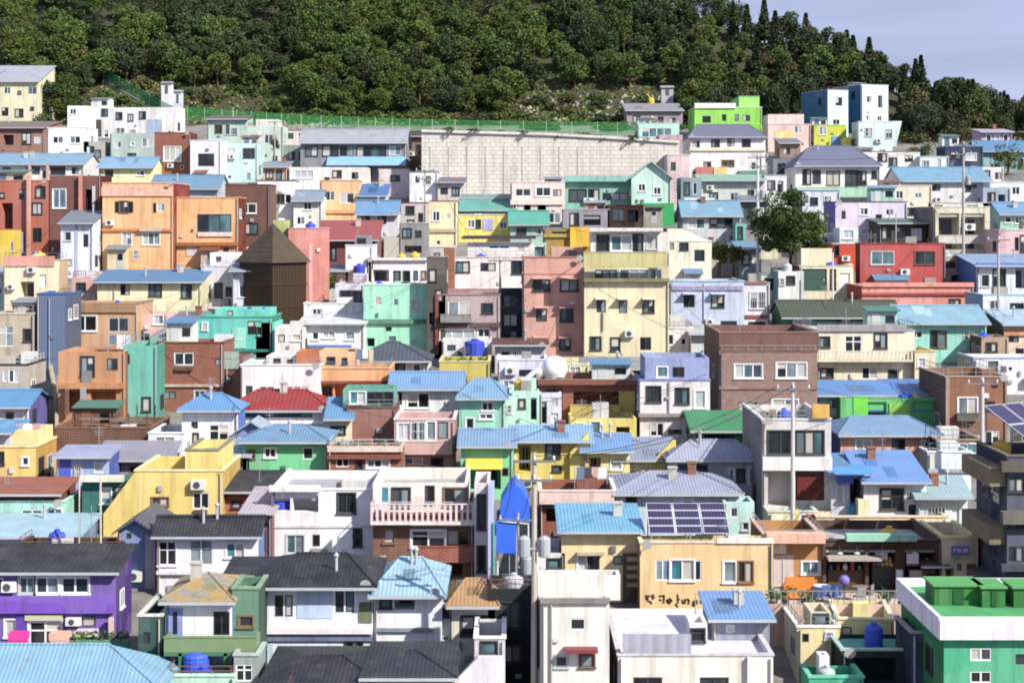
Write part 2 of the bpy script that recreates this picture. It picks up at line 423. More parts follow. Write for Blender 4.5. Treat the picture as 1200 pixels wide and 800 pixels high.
    def roofmesh(s, kind, a0, a1, b, e, c1, cr, rc, over, inset):
        m = MB(); th = .09; mid = (b + e) / 2; ov = over; so_ = .22
        A0, A1 = a0 - so_, a1 + so_
        if kind == 'g':
            sl_ = (cr - c1) / (mid - b); lo = c1 - sl_ * ov
            pts = [(b - ov, lo), (mid, cr), (e + ov, lo), (e + ov, lo + th), (mid, cr + th), (b - ov, lo + th)]
            m.prism([(p[0], p[1] + .004) for p in pts], 'x', A0, A1)
            m.prism([(mid - .16, cr + th * .8), (mid, cr + th + .07), (mid + .16, cr + th * .8)], 'x', A0 - .02, A1 + .02)
        elif kind == 's':
            sl_ = (cr - c1) / (e - b); lo = c1 - sl_ * ov; hi = cr + sl_ * .2
            m.prism([(b - ov, lo + .004), (e + .2, hi + .004), (e + .2, hi + th), (b - ov, lo + th)], 'x', A0, A1)
        elif kind == 'e':
            am = (a0 + a1) / 2; sl_ = (cr - c1) / (am - a0); lo = c1 - sl_ * so_
            pts = [(A0, lo), (am, cr), (A1, lo), (A1, lo + th), (am, cr + th), (A0, lo + th)]
            m.prism([(p[0], p[1] + .004) for p in pts], 'y', b - ov, e + .2)
        elif kind == 'h':
            ins = inset if inset is not None else min((a1 - a0) * .3, (e - b) * .42)
            sl_ = (cr - c1) / (mid - b); lo = c1 - sl_ * ov + .004; B0, B1 = b - ov, e + ov
            r0, r1 = a0 + ins, a1 - ins; t = cr + th; L = lo + th
            F = (A0, B0, L), (A1, B0, L), (A1, B1, L), (A0, B1, L)
            m.face(F[0], F[1], (r1, mid, t), (r0, mid, t)); m.face(F[1], F[2], (r1, mid, t)); m.face(F[2], F[3], (r0, mid, t), (r1, mid, t)); m.face(F[3], F[0], (r0, mid, t))
            G = [(p[0], p[1], lo) for p in F]
            for i in range(4): m.face(G[i], G[(i + 1) % 4], F[(i + 1) % 4], F[i])
            m.face(*reversed(G))
            m.tube((r0, mid, t), (r1, mid, t), .07, n=6)
            for p, q in ((F[0], (r0, mid, t)), (F[1], (r1, mid, t))): m.tube(p, q, .06, n=5)
        m.build('roof', M(rc), s.root)
        if kind in 'gsh' and isinstance(rc, str) and rc[0] in 'st':
            rn = random.Random(int(a0 * 100) + int(s.h.yb)); run = (e - b) if kind == 's' else (e - b) / 2
            i0, i1 = (a0 + .2, a1 - .2) if kind != 'h' else (a0 + (inset if inset is not None else min((a1 - a0) * .3, (e - b) * .42)), a1 - (inset if inset is not None else min((a1 - a0) * .3, (e - b) * .42)))
            pt = MB(); np_ = 0
            for k in range(rn.choice((0, 1, 1, 2))):
                w_ = rn.uniform(.5, 1.1); 
                if i1 - i0 < w_ + .1: continue
                x = rn.uniform(i0, i1 - w_); t0 = rn.uniform(0, .5); t1 = min(.96, t0 + rn.uniform(.25, .6)); np_ += 1
                ya, yb_ = b + run * t0, b + run * t1; za, zb_ = c1 + (cr - c1) * t0 + th + .014 + k * .01, c1 + (cr - c1) * t1 + th + .014 + k * .01
                pt.face((x, ya, za), (x + w_, ya, za), (x + w_, yb_, zb_), (x, yb_, zb_)); pt.face((x, ya, za - .02), (x + w_, ya, za - .02), (x + w_, ya, za), (x, ya, za))
            if np_: pt.build('roof_patch', M('s:' + ''.join('%02X' % int(min(255, int(rc[i:i + 2], 16) * q + 14)) for q in (rn.choice((.8, .88, .95)),) for i in (2, 4, 6))), s.root)
        if kind in 'gsh':
            g = MB(); z = lo
            g.box(A0, A1, b - ov - .10, b - ov - .005, z - .05, z + .06); g.build('gutter', M('p:B8BCC0'), s.root)
    def window(s, o, b, wall, dep):
        l, r_, bo, tp, st = o; W_, H_ = r_ - l, tp - bo
        if W_ < .1 or H_ < .1: return
        if 'r' in st:
            d = b + min(1.3, dep * .45) - .03; k = s.seed.random()
            if 'e' in st: return
            f = MB(); x0, x1 = l + W_ * (.08 + .2 * k), r_ - W_ * (.08 + .2 * (1 - k)); z0, z1 = bo + .02, bo + H_ * .84
            fr = M('p:' + s.seed.choice(('6A5A4A', 'C8C8C4', '505458')))
            t = .05
            for q in ((x0, x0 + t, z0, z1), (x1 - t, x1, z0, z1), (x0 + t, x1 - t, z1 - t, z1), ((x0 + x1) / 2 - .025, (x0 + x1) / 2 + .025, z0, z1 - t)): f.box(q[0], q[1], d - .05, d, q[2], q[3])
            fo = f.build('window', fr, s.root)
            p = MB(); p.face((x0 + t, d - .02, z0), (x1 - t, d - .02, z0), (x1 - t, d - .02, z1 - t), (x0 + t, d - .02, z1 - t)); p.build('pane', M('g:262A2E'), fo)
            return
        if 'd' in st or 'D' in st:
            c_ = 'p:' + ('E8E8E8' if 'D' in st else ('5A4030' if 'x' not in st else '3A5A50'))
            f = MB(); d = b + .10
            f.box(l + .002, r_ - .002, d, d + .035, bo, tp - .002)
            f.box(l + W_ * .18, r_ - W_ * .18, d - .012, d - .001, bo + H_ * .55, tp - H_ * .1); f.box(l + W_ * .18, r_ - W_ * .18, d - .012, d - .001, bo + H_ * .08, bo + H_ * .45)
            fo = f.build('door', M(c_), s.root)
            g = MB(); g.box(r_ - W_ * .14, r_ - W_ * .08, d - .05, d - .001, bo + H_ * .46, bo + H_ * .52); g.build('handle', M('p:C8C8C4'), fo)
            return
        fc = 'p:3A3C3E' if 'k' in st else ('p:8A6A48' if 'b' in st else 'p:F0F0F0')
        if not st: fc = s.seed.choice(('p:F4F4F4', 'p:F0F0F0', 'p:F0F0F0', 'p:F4F4F4', 'p:C4C6C8', 'p:6A5040'))
        if not st and s.seed.random() < .12: st = 'g'
        d = b + .05; t = .055 if W_ < 1.2 else .07
        f = MB(); oy = b + .02
        if 'n' not in st and s.seed.random() < .6:
            u = .07
            f.box(l - u, r_ + u, b - .035, b + .0, tp + .001, tp + u); f.box(l - u, l - .001, b - .035, b, bo, tp); f.box(r_ + .001, r_ + u, b - .035, b, bo, tp)
            f.box(l - u - .03, r_ + u + .03, b - .09, b, bo - .07, bo - .001)
        f.box(l, l + t, oy, oy + .06, bo, tp); f.box(r_ - t, r_, oy, oy + .06, bo, tp)
        f.box(l + t, r_ - t, oy, oy + .06, tp - t, tp); f.box(l + t, r_ - t, oy, oy + .06, bo, bo + t)
        n = 1 if W_ < .65 else (2 if W_ < 2.0 else (3 if W_ < 2.8 else 4))
        if 'f' in st: n = max(3, int(W_ / .8))
        for i in range(1, n):
            x = l + W_ * i / n; f.box(x - t * .6, x + t * .6, oy, oy + .06, bo + t, tp - t)
        if 'q' in st or H_ > 2.0: f.box(l + t, r_ - t, oy + .005, oy + .055, bo + H_ * .62, bo + H_ * .62 + t)
        fo = f.build('window', M(fc), s.root)
        nn = n
        gc = '9AA4A8' if 'w' in st else ('2E6068' if 't' in st else ('4A6070' if 'u' in st else s.seed.choice(('14171A', '14171A', '1E2428', '1A2226', '2C3236'))))
        p = MB(); y = oy + .04; pm = [gc]
        for i in range(nn):
            q = s.seed.random(); g2 = gc
            if q < .16: g2 = 'A8A498'
            elif q < .30: g2 = '5A6468'
            elif q < .38: g2 = '3A5458'
            if g2 not in pm: pm.append(g2)
            p.mi = pm.index(g2); u0 = l + t + (W_ - 2 * t) * i / nn; u1 = l + t + (W_ - 2 * t) * (i + 1) / nn; yo = y + .004 * (i % 2)
            cut = bo + H_ * s.seed.choice((.35, .5, .62)) if (q > .88 and H_ > .8) else None
            if cut:
                if 'B8B0A0' not in pm: pm.append('B8B0A0')
                p.face((u0, yo, bo + t), (u1, yo, bo + t), (u1, yo, cut), (u0, yo, cut)); p.mi = pm.index('B8B0A0'); p.face((u0, yo, cut), (u1, yo, cut), (u1, yo, tp - t), (u0, yo, tp - t))
            else: p.face((u0, yo, bo + t), (u1, yo, bo + t), (u1, yo, tp - t), (u0, yo, tp - t))
        p.build('pane', ['g:' + q for q in pm], fo)
        if 'g' in st:                            # security grille
            g = MB(); k = max(3, int(W_ / .16))
            for i in range(k + 1): x = l + W_ * i / k; g.box(x - .012, x + .012, b - .12, b - .10, bo, tp)
            for z in (bo, (bo + tp) / 2, tp): g.box(l, r_, b - .13, b - .122, z - .015, z + .015)
            for x in (l, r_): g.box(x - .015, x + .015, b - .10, b - .036, tp - .03, tp); g.box(x - .015, x + .015, b - .10, b - .036, bo, bo + .03)
            g.build('window_grille', M('p:D8D8D8'), fo)
        if 'a' in st:                            # little canopy throwing a slanting shadow
            s._awn(l - .1, r_ + .12, tp + .12, .10, b, .6, wall if isinstance(wall, str) and ':' not in wall else 'p:B8B0A8', .03)
    def _awn(s, l, r_, z, drop, b, out, c_, th=.05):
        g = MB(); g.prism([(b - out, z - drop), (b - .002, z), (b - .002, z + th), (b - out, z - drop + th)], 'x', l, r_)
        for x in (l + .06, r_ - .06): g.tube((x, b - .002, z - .45), (x, b - out + .08, z - drop + .01), .018, n=5)
        g.build('awning', M(c_), s.root)
    # ---- queued extras, all in photo pixels
    def ext(s, x0, x1, yt, yb, wall, b=0, dep=None, win='', roof='f', yr=None, rc=None, name='upper_storey', **kw):
        return s.block(x0, x1, yt, yb, wall, b, dep, win, roof, yr, rc, name=name, **kw)
    def band(s, x0, x1, y0, y1, c_, out=.12, b=0, name='cornice'):
        m = MB(); m.box(s.a(x0, b), s.a(x1, b), b - out, b - .002, s.c(y1, b), s.c(y0, b)); m.build(name, M(c_), s.root)
    def panel(s, x0, x1, y0, y1, c_, out=.04, b=0, name='wall_panel'): s.band(x0, x1, y0, y1, c_, out, b, name)
    def slab(s, x0, x1, y0, y1, c_, out=.5, b=0, name='floor_slab'): s.band(x0, x1, y0, y1, c_, out, b, name)
    def awn(s, x0, x1, y0, y1, c_, out=.9, b=0):
        z1 = s.c(y0, b); z0 = s.c(y1, b - out)
        s._awn(s.a(x0, b), s.a(x1, b), z1, max(.08, z1 - z0), b, out, c_)
    def balcony(s, x0, x1, y0, y1, c_, out=.9, kind='solid', b=0, rc='p:707478', floor=None):
        bb = b - out; a0, a1 = s.a(x0, bb), s.a(x1, bb); z1, z0 = s.c(y0, bb), s.c(y1, bb)
        m = MB(); m.box(a0, a1, bb, b - .003, z0 - .12, z0 + .04); m.build('balcony_floor', M(floor or c_), s.root)
        z0 += .043
        m = MB()
        if kind == 'solid':
            m.box(a0, a1, bb, bb + .1, z0, z1); m.box(a0, a0 + .1, bb + .1, b - .003, z0, z1); m.box(a1 - .1, a1, bb + .1, b - .003, z0, z1)
            m.box(a0 - .03, a1 + .03, bb - .03, bb + .13, z1 + .002, z1 + .06)
        else:
            n = max(3, int((a1 - a0) / (.16 if kind == 'rail' else .28))); w_ = .014 if kind == 'rail' else .06
            for i in range(n + 1):
                x = a0 + w_ + (a1 - a0 - 2 * w_) * i / n; m.box(x - w_, x + w_, bb + .02, bb + .02 + 2 * w_, z0, z1 - .06)
            m.box(a0, a1, bb, bb + .12, z1 - .058, z1); m.box(a0, a0 + .05, bb + .122, b - .003, z0, z1); m.box(a1 - .05, a1, bb + .122, b - .003, z0, z1)
        m.build('railing', M(c_ if kind == 'solid' else rc), s.root)
    def roofrail(s, c_='p:9A9EA0', h=.9, front=True):
        A0, A1, B0, B1, f = s.deck; m = MB(); z0 = s.last[5]; z1 = z0 + h
        runs = [((A0, B0 - .08), (A1, B0 - .08)), ((A0 - .08, B0), (A0 - .08, B1)), ((A1 + .08, B0), (A1 + .08, B1))]
        for p, q in runs:
            L = math.hypot(q[0] - p[0], q[1] - p[1]); n = max(2, int(L / .8))
            for i in range(n + 1):
                x = p[0] + (q[0] - p[0]) * i / n; y = p[1] + (q[1] - p[1]) * i / n; m.tube((x, y, z0), (x, y, z1), .02, n=4)
            for z in (z1, z0 + h * .5): m.tube((p[0], p[1], z), (q[0], q[1], z), .022, n=4)
        m.build('roof_railing', M(c_), s.root)
    def column(s, x0, x1, y0, y1, c_, b=-.5, d=.25):
        m = MB(); m.box(s.a(x0, b), s.a(x1, b), b, b + d, s.c(y1, b), s.c(y0, b)); m.build('column', M(c_), s.root)
    def ac(s, x, y, w_=10, h_=8, b=0):
        a0, a1, z0, z1 = s.a(x, b), s.a(x + w_, b), s.c(y + h_, b, x), s.c(y, b, x)
        m = MB(); m.mi = 0; m.box(a0, a1, b - .36, b - .05, z0, z1); m.box(a0, a0 + .04, b - .05, b - .002, z0 - .05, z0); m.box(a1 - .04, a1, b - .05, b - .002, z0 - .05, z0)
        m.mi = 1; xm = a0 + (a1 - a0) * .4; zm = (z0 + z1) / 2; r = min(a1 - a0, z1 - z0) * .38
        m.tube((xm, b - .362, zm), (xm, b - .375, zm), r, n=14)
        m.build('air_conditioner', ['p:E8E8E4', 'p:505458'], s.root)
    def pipe(s, px, y0, y1, c_='p:A8ACA8', b=0):
        x = s.a(px, b); m = MB(); m.tube((x, b - .08, s.c(y1, b)), (x, b - .08, s.c(y0, b)), .045, n=6); m.build('drainpipe', M(c_), s.root)
    def poly(s, pts, c_, b=0, d=.2, name='gable_wall'):
        m = MB(); m.prism([(s.a(p[0], b), s.c(p[1], b, p[0])) for p in pts], 'y', b, b + d); m.build(name, M(c_), s.root)
    def tank(s, px, py, c_='p:2A50C8', r=.55, h=1.0, b=1.0, what='blue', cat='water tank', lab=None):
        """a barrel standing on the deck (or at row py) — a thing of its own"""
        x = s.a(px, b); z = s.c(py, b) if py else s.deck[4]
        o = empty('water_tank', s.root.location + Vector((x * s.cs - b * s.sn, x * s.sn + b * s.cs, z)), s.h.rot)
        m = MB(); pr = [(r * .94, 0), (r, .06)]
        for i in range(1, 5): pr += [(r, h * .2 * i - .03), (r * .965, h * .2 * i), (r, h * .2 * i + .03)]
        pr += [(r, h - .08), (r * .9, h), (r * .4, h + .1)]
        m.lathe(pr); m.build('barrel', M(c_), o, smooth=False)
        m = MB(); m.lathe([(r * .32, h + .1), (r * .34, h + .13), (r * .34, h + .19), (r * .2, h + .22)]); m.build('lid', M(c_), o)
        tag(o, lab or ('%s water tank on the %s' % (what, s.short())), cat, 'water tanks on the roofs')
    def pots(s, x0, x1, n, b=.5, py=None, lab=None):
        z = s.c(py, b) if py else s.deck[4]
        for i in range(n):
            x = s.a(x0 + (x1 - x0) * (i + .5) / n, b)
            plant(s.root.location + Vector((x * s.cs - b * s.sn, x * s.sn + b * s.cs, z)), s.seed, lab or 'potted plant in a row on the ' + s.short())
    def dish(s, px, py, b=.4):
        x, z = s.a(px, b), s.c(py, b); m = MB(); m.tube((x, b, z - 1.0), (x, b, z), .025, n=5)
        m.lathe([(0.02, z), (.2, z + .05), (.32, z + .14), (.36, z + .22)], x, b - .15, 12); m.build('satellite_dish', M('p:D8D8D8'), s.root)
    def short(s):
        return trim(s.h.label, 8)
def plant(loc, rnd, lab):
    o = empty('potted_plant', loc)
    m = MB(); m.lathe([(.13, 0), (.2, .3), (.22, .31), (.22, .36), (.18, .36)], n=9); m.build('pot', M('p:' + rnd.choice(('8A4A30', '6A6A64', '3A5AA0'))), o)
    m = MB()
    for i in range(46):
        p = Vector((rnd.gauss(0, .17), rnd.gauss(0, .17), .62 + rnd.gauss(0, .17))); leafq(m, p, .13, rnd)
    m.build('foliage', M('p:3E6A2C'), o); tag(o, lab, 'plant', 'potted plants on the terraces')
def leafq(m, p, r, rnd):
    a = Vector((rnd.gauss(0, 1), rnd.gauss(0, 1), rnd.gauss(0, 1))).normalized(); b = a.orthogonal().normalized(); c = a.cross(b)
    th = rnd.random() * 6.28; u = b * math.cos(th) + c * math.sin(th); v = a.cross(u); u = u * r * .5; v = v * r
    m.face(p - v, p + u, p + v, p - u)
H = House
# ================================================================== top of the village, left
H('pale yellow rendered hall under a grey curved sheet roof', -30, 45, 96, 150, 'E4DEB8', 's', 78, 's:AEB2C0', win='2 126 8 10k; 18 128 9 9k; -20 108 10 9k', dep=9)
H('tiny pink and white hut beside the pale yellow hall', 48, 77, 108, 134, 'E8D8D4', 'f', win='52 112 8 9k; 66 112 8 9k')
H('white two-tier house with a tall box stair tower, topmost left', 55, 104, 150, 200, 'F2F2F4', 'f', win='62 160 12 8; 82 160 12 8', top='F2F2F4').ext(79, 103, 124, 151, 'F4F4F4', b=.6, win='82 128 7 6')
H('long low white row of sheds stepping down under the road', 100, 207, 126, 163, 'EEEEEC', 'f', rc='f:C8CCC8', rot=-6, dep=4, win='103 127 8 9k; 119 128 7 8k; 136 132 7 8k; 150 134 6 8k; 122 153 5 8; 136 150 10 9; 153 152 6 8').panel(172, 190, 140, 156, 'A8BED8').panel(107, 119, 140, 160, '55554E')
H('greenish grey plastered house below the white sheds', 129, 181, 156, 200, 'B4C8C0', 'f', win='134 166 8 7; 150 180 9 9k')
H('red brown brick cube house with one wide white window', 181, 223, 156, 218, 'b:9C4C2E', 'f', win='192 172 20 17w', top='8A4A34', side='p:6A2C24')
H('white cube house beside the red brown brick cube', 223, 259, 165, 222, 'F4F0F8', 'f', win='232 180 19 15k', top='F4F4F4')
H('pale mint house with a flat dark eave near the green fence', 243, 290, 140, 180, 'BCD8CC', 's', 136, 'p:6A6058', win='252 147 8 9; 264 146 5 12; 272 150 6 8')
H('pale cyan walled terrace right of the white cube', 257, 302, 168, 214, 'C4E8E4', 'f', win='266 174 10 6w')
H('pale green block with thin columns above the cyan terrace', 290, 332, 148, 190, 'C8DCD0', 'f', win='294 158 9 9k; 310 158 10 10').ext(300, 326, 140, 149, 'E8E8E0', b=.8)
H('low rusty house with planks and plants under the yellow hall', -30, 52, 150, 186, '9A7060', 's', 143, 's:8A7A6A', win='4 158 12 12rk; 26 156 10 13k; 40 160 8 8w')
# ---------------------------------------------------------------- second row left
H('long blue tin roof house across the upper left edge', -25, 98, 193, 222, 'E0DCDC', 'g', 181, 's:86B4DC', win='4 197 8 7k; 32 196 14 7k; 60 196 16 8k; 84 196 8 8k').column(33, 36, 193, 240, 'D8B0A0').column(54, 57, 193, 240, 'D8B0A0')
H('pale yellow low house with a blue tin roof left of the brick cube', 116, 180, 197, 226, 'F0F0B4', 'g', 185, 's:7AAEDC', win='124 200 8 6k; 160 200 9 6')
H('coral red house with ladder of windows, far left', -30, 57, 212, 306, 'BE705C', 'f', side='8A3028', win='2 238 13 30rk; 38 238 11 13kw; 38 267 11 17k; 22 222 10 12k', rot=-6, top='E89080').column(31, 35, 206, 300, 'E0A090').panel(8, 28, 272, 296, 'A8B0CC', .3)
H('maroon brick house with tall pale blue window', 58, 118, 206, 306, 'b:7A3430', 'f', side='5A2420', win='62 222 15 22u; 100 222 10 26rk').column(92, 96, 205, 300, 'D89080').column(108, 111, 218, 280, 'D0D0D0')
H('sky blue roofed low building behind the first orange house', 176, 256, 222, 246, 'B8C4D0', 'g', 206, 's:7EA8D0', win='186 224 8 6k; 210 224 10 6k')
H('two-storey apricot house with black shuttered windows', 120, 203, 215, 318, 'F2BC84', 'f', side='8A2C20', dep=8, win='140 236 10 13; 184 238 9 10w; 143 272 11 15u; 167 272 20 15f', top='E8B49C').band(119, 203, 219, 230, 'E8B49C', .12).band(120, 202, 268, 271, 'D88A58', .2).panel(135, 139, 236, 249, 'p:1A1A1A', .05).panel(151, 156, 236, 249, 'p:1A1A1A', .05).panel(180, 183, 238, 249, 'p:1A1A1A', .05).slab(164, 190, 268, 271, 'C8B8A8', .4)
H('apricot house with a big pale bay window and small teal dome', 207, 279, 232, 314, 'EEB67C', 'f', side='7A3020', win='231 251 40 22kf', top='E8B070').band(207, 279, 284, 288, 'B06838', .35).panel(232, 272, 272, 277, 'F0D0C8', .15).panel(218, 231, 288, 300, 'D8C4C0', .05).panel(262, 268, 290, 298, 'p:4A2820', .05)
H('dark brown brick house behind the pyramid tower', 264, 316, 217, 300, 'b:6A3424', 'f', win='281 239 19 11; 284 262 18 12k', top='7A4030')
H('slim two-tone blue white house with a sloping grey tin roof', 71, 109, 262, 326, 'E2E6F4', 's', 248, 's:8C9AAC', win='76 272 7 10; 97 274 7 16; 79 304 5 6').panel(88, 91, 262, 326, 'B0B8D8', .06)
H('yellow wall house at the left edge below the coral house', -30, 8, 270, 330, 'E8C840', 'f', win='-12 280 10 12')
H('cream house with dark garage opening, left edge', 4, 70, 305, 372, 'EEE4C0', 'f', side='C8A888', win='24 330 16 18rk; 46 322 8 14D; 12 352 14 12r', top='E8B0A8').band(4, 64, 300, 312, 'E0A090', .1).ac(10, 333, 8, 6)
H('small cyan walled shed at the left edge', -30, 10, 322, 362, 'B8E4E4', 's', 312, 's:B4C4CC', win='-8 332 10 12')
H('slim pink house with stacked junk on its balcony', 84, 116, 326, 378, 'D8A8A0', 'f', win='90 332 10 12k; 98 345 10 12r').balcony(88, 112, 344, 352, 'C8B0A8', .7)
H('long cream house with three dark windows and blue eave', 114, 236, 331, 385, 'F2ECC0', 'g', 318, 's:6A9CD0', win='141 333 11 13k; 175 334 14 13k; 213 334 11 15k; 170 370 14 8r', side='D8D0A8').pipe(134, 333, 372)
H('white washed house with laundry lines beside the long cream house', 236, 284, 312, 372, 'DCD8E0', 'f', win='240 335 6 14k; 252 332 8 18k; 264 336 12 12rk', top='E8E8E8').ext(246, 276, 296, 313, 'E8E4E8', b=1, win='252 300 8 8').balcony(236, 268, 350, 360, 'E0DCE0', .8, 'rail')
H('white house with blue shuttered porch next to the tower', 272, 312, 318, 378, 'D4D8E8', 's', 306, 's:A4B4CC', win='280 334 22 14u; 298 356 8 10')
H('steel blue slab house, tall and windowless, with blue ribs', 43, 77, 345, 440, 's:5A74A8', 'f', top='p:3A6AB0', side='s:44587C').pipe(58, 350, 430, 'p:98A8C8')
H('brown orange house with two white double windows', 70, 162, 356, 418, 'D2A680', 'f', win='86 370 27 18; 127 372 24 17', top='9A7C58').band(70, 160, 355, 366, 'A88460', .15).band(70, 160, 406, 411, 'p:5A2A20', .25)
H('orange plastered house with rusty columns below', 68, 147, 412, 500, 'CC9264', 'f', win='95 418 15 22k; 125 420 13 14k; 76 458 24 26re; 106 458 30 24re', side='8A5030').band(68, 146, 448, 455, 'C88A58', .3).column(76, 80, 456, 486, 'b:7A3424').column(94, 100, 455, 486, 'A8A8B0').panel(96, 108, 434, 450, '8C8C90', .12)
H('grey beige house with curtained window, left edge', -30, 40, 368, 440, 'C4B6A0', 'f', win='-2 382 18 24q; 28 386 8 14k', top='D8D0C0', side='8A7E70').band(-30, 40, 420, 427, 'p:3A342C', .3)
H('grey house under the grey beige one with a barred window', -30, 32, 428, 492, 'BDB2A4', 'f', win='3 434 5 13w; 10 433 12 15; -14 436 10 12', top='3A3630')
H('pale pink cottage with a steep concrete stair', 162, 196, 368, 410, 'E4C0B8', 'f', win='180 369 11 11w; 168 390 8 10').poly([(178, 398), (178, 392), (206, 376), (206, 384)], '9A98A0', -.6, .5, 'stair')
H('grey shed of stacked boards beside the turquoise house', 196, 232, 376, 408, '9C9AA0', 's', 368, 's:8C8A94', win='206 392 18 9r')
H('bright turquoise house with a rounded corner', 231, 319, 372, 425, '5CC8BA', 'f', top='4AB098', win='237 378 6 9; 276 388 7 9; 290 376 16 16k', side='3A8A78').ext(252, 316, 362, 373, '74D4C4', b=1.2, win='266 364 7 6k').panel(272, 288, 384, 408, '98E0CC', .05).band(231, 318, 409, 412, '3A8A78', .2)
H('tall plain turquoise gable wall between brown houses', 145, 184, 405, 496, '72C2AE', 'f', win='147 416 4 8k', side='4A9A84')
H('red brick house with a white framed window and grey base', 183, 262, 402, 482, 'b:9A4A2C', 'f', top='7A4630', win='204 413 23 15; 252 420 10 8k; 192 458 14 9; 228 458 12 9').band(183, 262, 450, 453, 'C8B8A8', .15).panel(206, 226, 430, 434, 'p:6A4A3A', .2)
H('red brick annex with a grey panel and pipe', 262, 286, 420, 480, 'b:94482C', 'f', win='264 440 7 7k').panel(262, 280, 412, 432, 'A8C0B4', .1).pipe(266, 425, 450)
# ---------------------------------------------------------------- middle left
H('coral striped gable wall house right of the pyramid tower', 338, 386, 268, 372, 'D88C80', 'f', side='B85A4C', top='E0A8A0', rot=8).ext(320, 340, 258, 285, 'B4BC78', b=2.0).panel(362, 366, 285, 360, 'E8B0A8', .03)
H('crimson barn roofed shed beside green creepers', 372, 442, 282, 330, 'b:8A2A20', 's', 260, 's:AC3024', win='384 290 10 14k')
H('small white house below the long awning building', 300, 344, 212, 268, 'F0EEF0', 'f', win='324 228 9 10; 334 228 7 10; 306 218 12 9k', top='3A3230')
H('white pale house with a slate eave beside the peach one', 344, 377, 236, 270, 'F2F0E8', 'g', 224, 's:94A8C4', win='356 236 9 10; 348 254 9 9', group='houses stepping up the hillside')
H('soft peach house with two pairs of windows', 375, 420, 212, 262, 'EFC08C', 'f', win='382 224 10 11; 398 226 17 12', top='E8B080').band(375, 420, 246, 250, 'E8A870', .2)
H('low white garden walls row under the long awning', 338, 430, 196, 226, 'ECE8E4', 'f', win='345 200 22 9w; 390 200 10 8; 412 202 8 8k', para=.3)
H('deep blue tin lean-to cluster beside the peach house', 421, 452, 230, 262, 'C0C8E0', 's', 217, 's:3A7CC8', win='430 234 14 9k')
H('sky blue tin roofed cottages stepping right', 418, 466, 252, 278, 'D8D8E0', 'g', 236, 's:5C9CD8', win='424 254 9 6k; 444 254 8 7k')
H('pink white terrace house under the dark awning', 443, 480, 198, 232, 'E8D8D4', 'f', win='458 206 10 6k; 448 218 8 7')
H('white box house on the right of the blue awnings', 480, 513, 202, 245, 'EDEFF2', 'f', win='486 206 6 9; 497 206 8 10', top='7A8890')
H('grey white narrow flats behind the first utility pole', 470, 500, 238, 300, 'C8C0B8', 'f', win='476 242 9 9k; 478 258 7 10k; 484 276 8 9', top='7A3C34').balcony(472, 497, 268, 276, 'D8D0C8', .8)
H('pale yellow slim house with a pair of dark windows', 503, 535, 236, 290, 'F0E4B8', 'f', win='507 248 8 11; 523 250 5 7w', top='A05040').band(503, 535, 268, 272, 'C0B090', .2)
H('canary yellow house under a turquoise roof', 536, 600, 252, 284, 'E6DC6C', 'f', win='548 258 8 9; 558 258 5 9k; 586 260 8 8', top='E8E8D8').panel(566, 578, 256, 270, 'B8B0E0', .05)
H('turquoise sheet roofed verandah behind the canary house', 540, 604, 247, 262, 'A8C0B0', 's', 234, 's:58BCA8', win='586 236 12 6k')
H('white box house with a blue tank on its stair tower', 405, 437, 288, 352, 'F4F4F8', 'f', win='421 323 8 8k', top='E8E8EC').ext(416, 432, 276, 289, '8A9098', b=.8, win='418 279 11 7k').tank(421, 322, 'p:2438B8', .5, .75, -.6, 'deep blue', lab='deep blue barrel against the white box tower house')
H('salmon hut between white towers', 434, 450, 282, 300, 'D88070', 'f', win='439 286 5 6k', dep=3)
H('pale grey chimney stack house above the mint tower', 450, 468, 278, 306, 'C0C0B4', 'f', dep=3)
H('white house with a row of arched porch windows', 430, 503, 304, 352, 'F4EEF0', 'f', win='436 316 20 14r; 462 318 7 12k; 473 318 7 12k; 484 317 6 12k; 494 318 5 9b', top='F8F4F4').band(428, 502, 331, 340, 'F6F2F0', .3).slab(430, 502, 302, 305, 'F6F2F0', .3)
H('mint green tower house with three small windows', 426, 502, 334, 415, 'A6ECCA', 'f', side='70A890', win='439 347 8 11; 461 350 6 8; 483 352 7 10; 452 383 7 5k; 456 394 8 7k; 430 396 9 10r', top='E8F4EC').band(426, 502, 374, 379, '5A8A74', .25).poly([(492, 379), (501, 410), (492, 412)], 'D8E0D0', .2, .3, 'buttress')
H('grey white balcony house with a broad dark window', 393, 427, 332, 392, 'D4D0DC', 'f', win='399 341 26 15k; 398 362 10 8').balcony(393, 426, 358, 368, 'C8BCE0', .8)
H('low white garage range left of the mint tower', 356, 428, 356, 398, 'F2EEEE', 'f', win='366 362 10 8; 398 378 9 6', para=.3, top='F0F0EE')
H('white cottage row with blue trim and grey windows', 352, 427, 380, 420, 'EFF2F0', 's', 374, 's:E4E8E8', win='366 389 7 9; 378 388 14 8w; 405 389 10 9').band(360, 412, 404, 407, 'p:5A7CB8', .15)
H('mint fronted small house hugging the turquoise corner', 300, 322, 378, 425, '78D8C0', 'f', win='300 384 6 10k')
H('white cube with small kitchen window beside mint house', 322, 356, 384, 428, 'E4DEDC', 'f', win='326 392 8 9k; 342 392 10 7', para=.3)
H('white terrace house with long plain parapet', 282, 376, 428, 492, 'F2F2F4', 'f', win='304 453 17 10; 334 452 28 11f; 288 452 8 12k', top='F4F4F4', para=.8).ext(312, 347, 417, 429, 'E8E4E0', b=1.6, win='320 420 9 6k; 336 421 8 5k').ext(347, 374, 413, 429, 'C8784A', b=1.2)
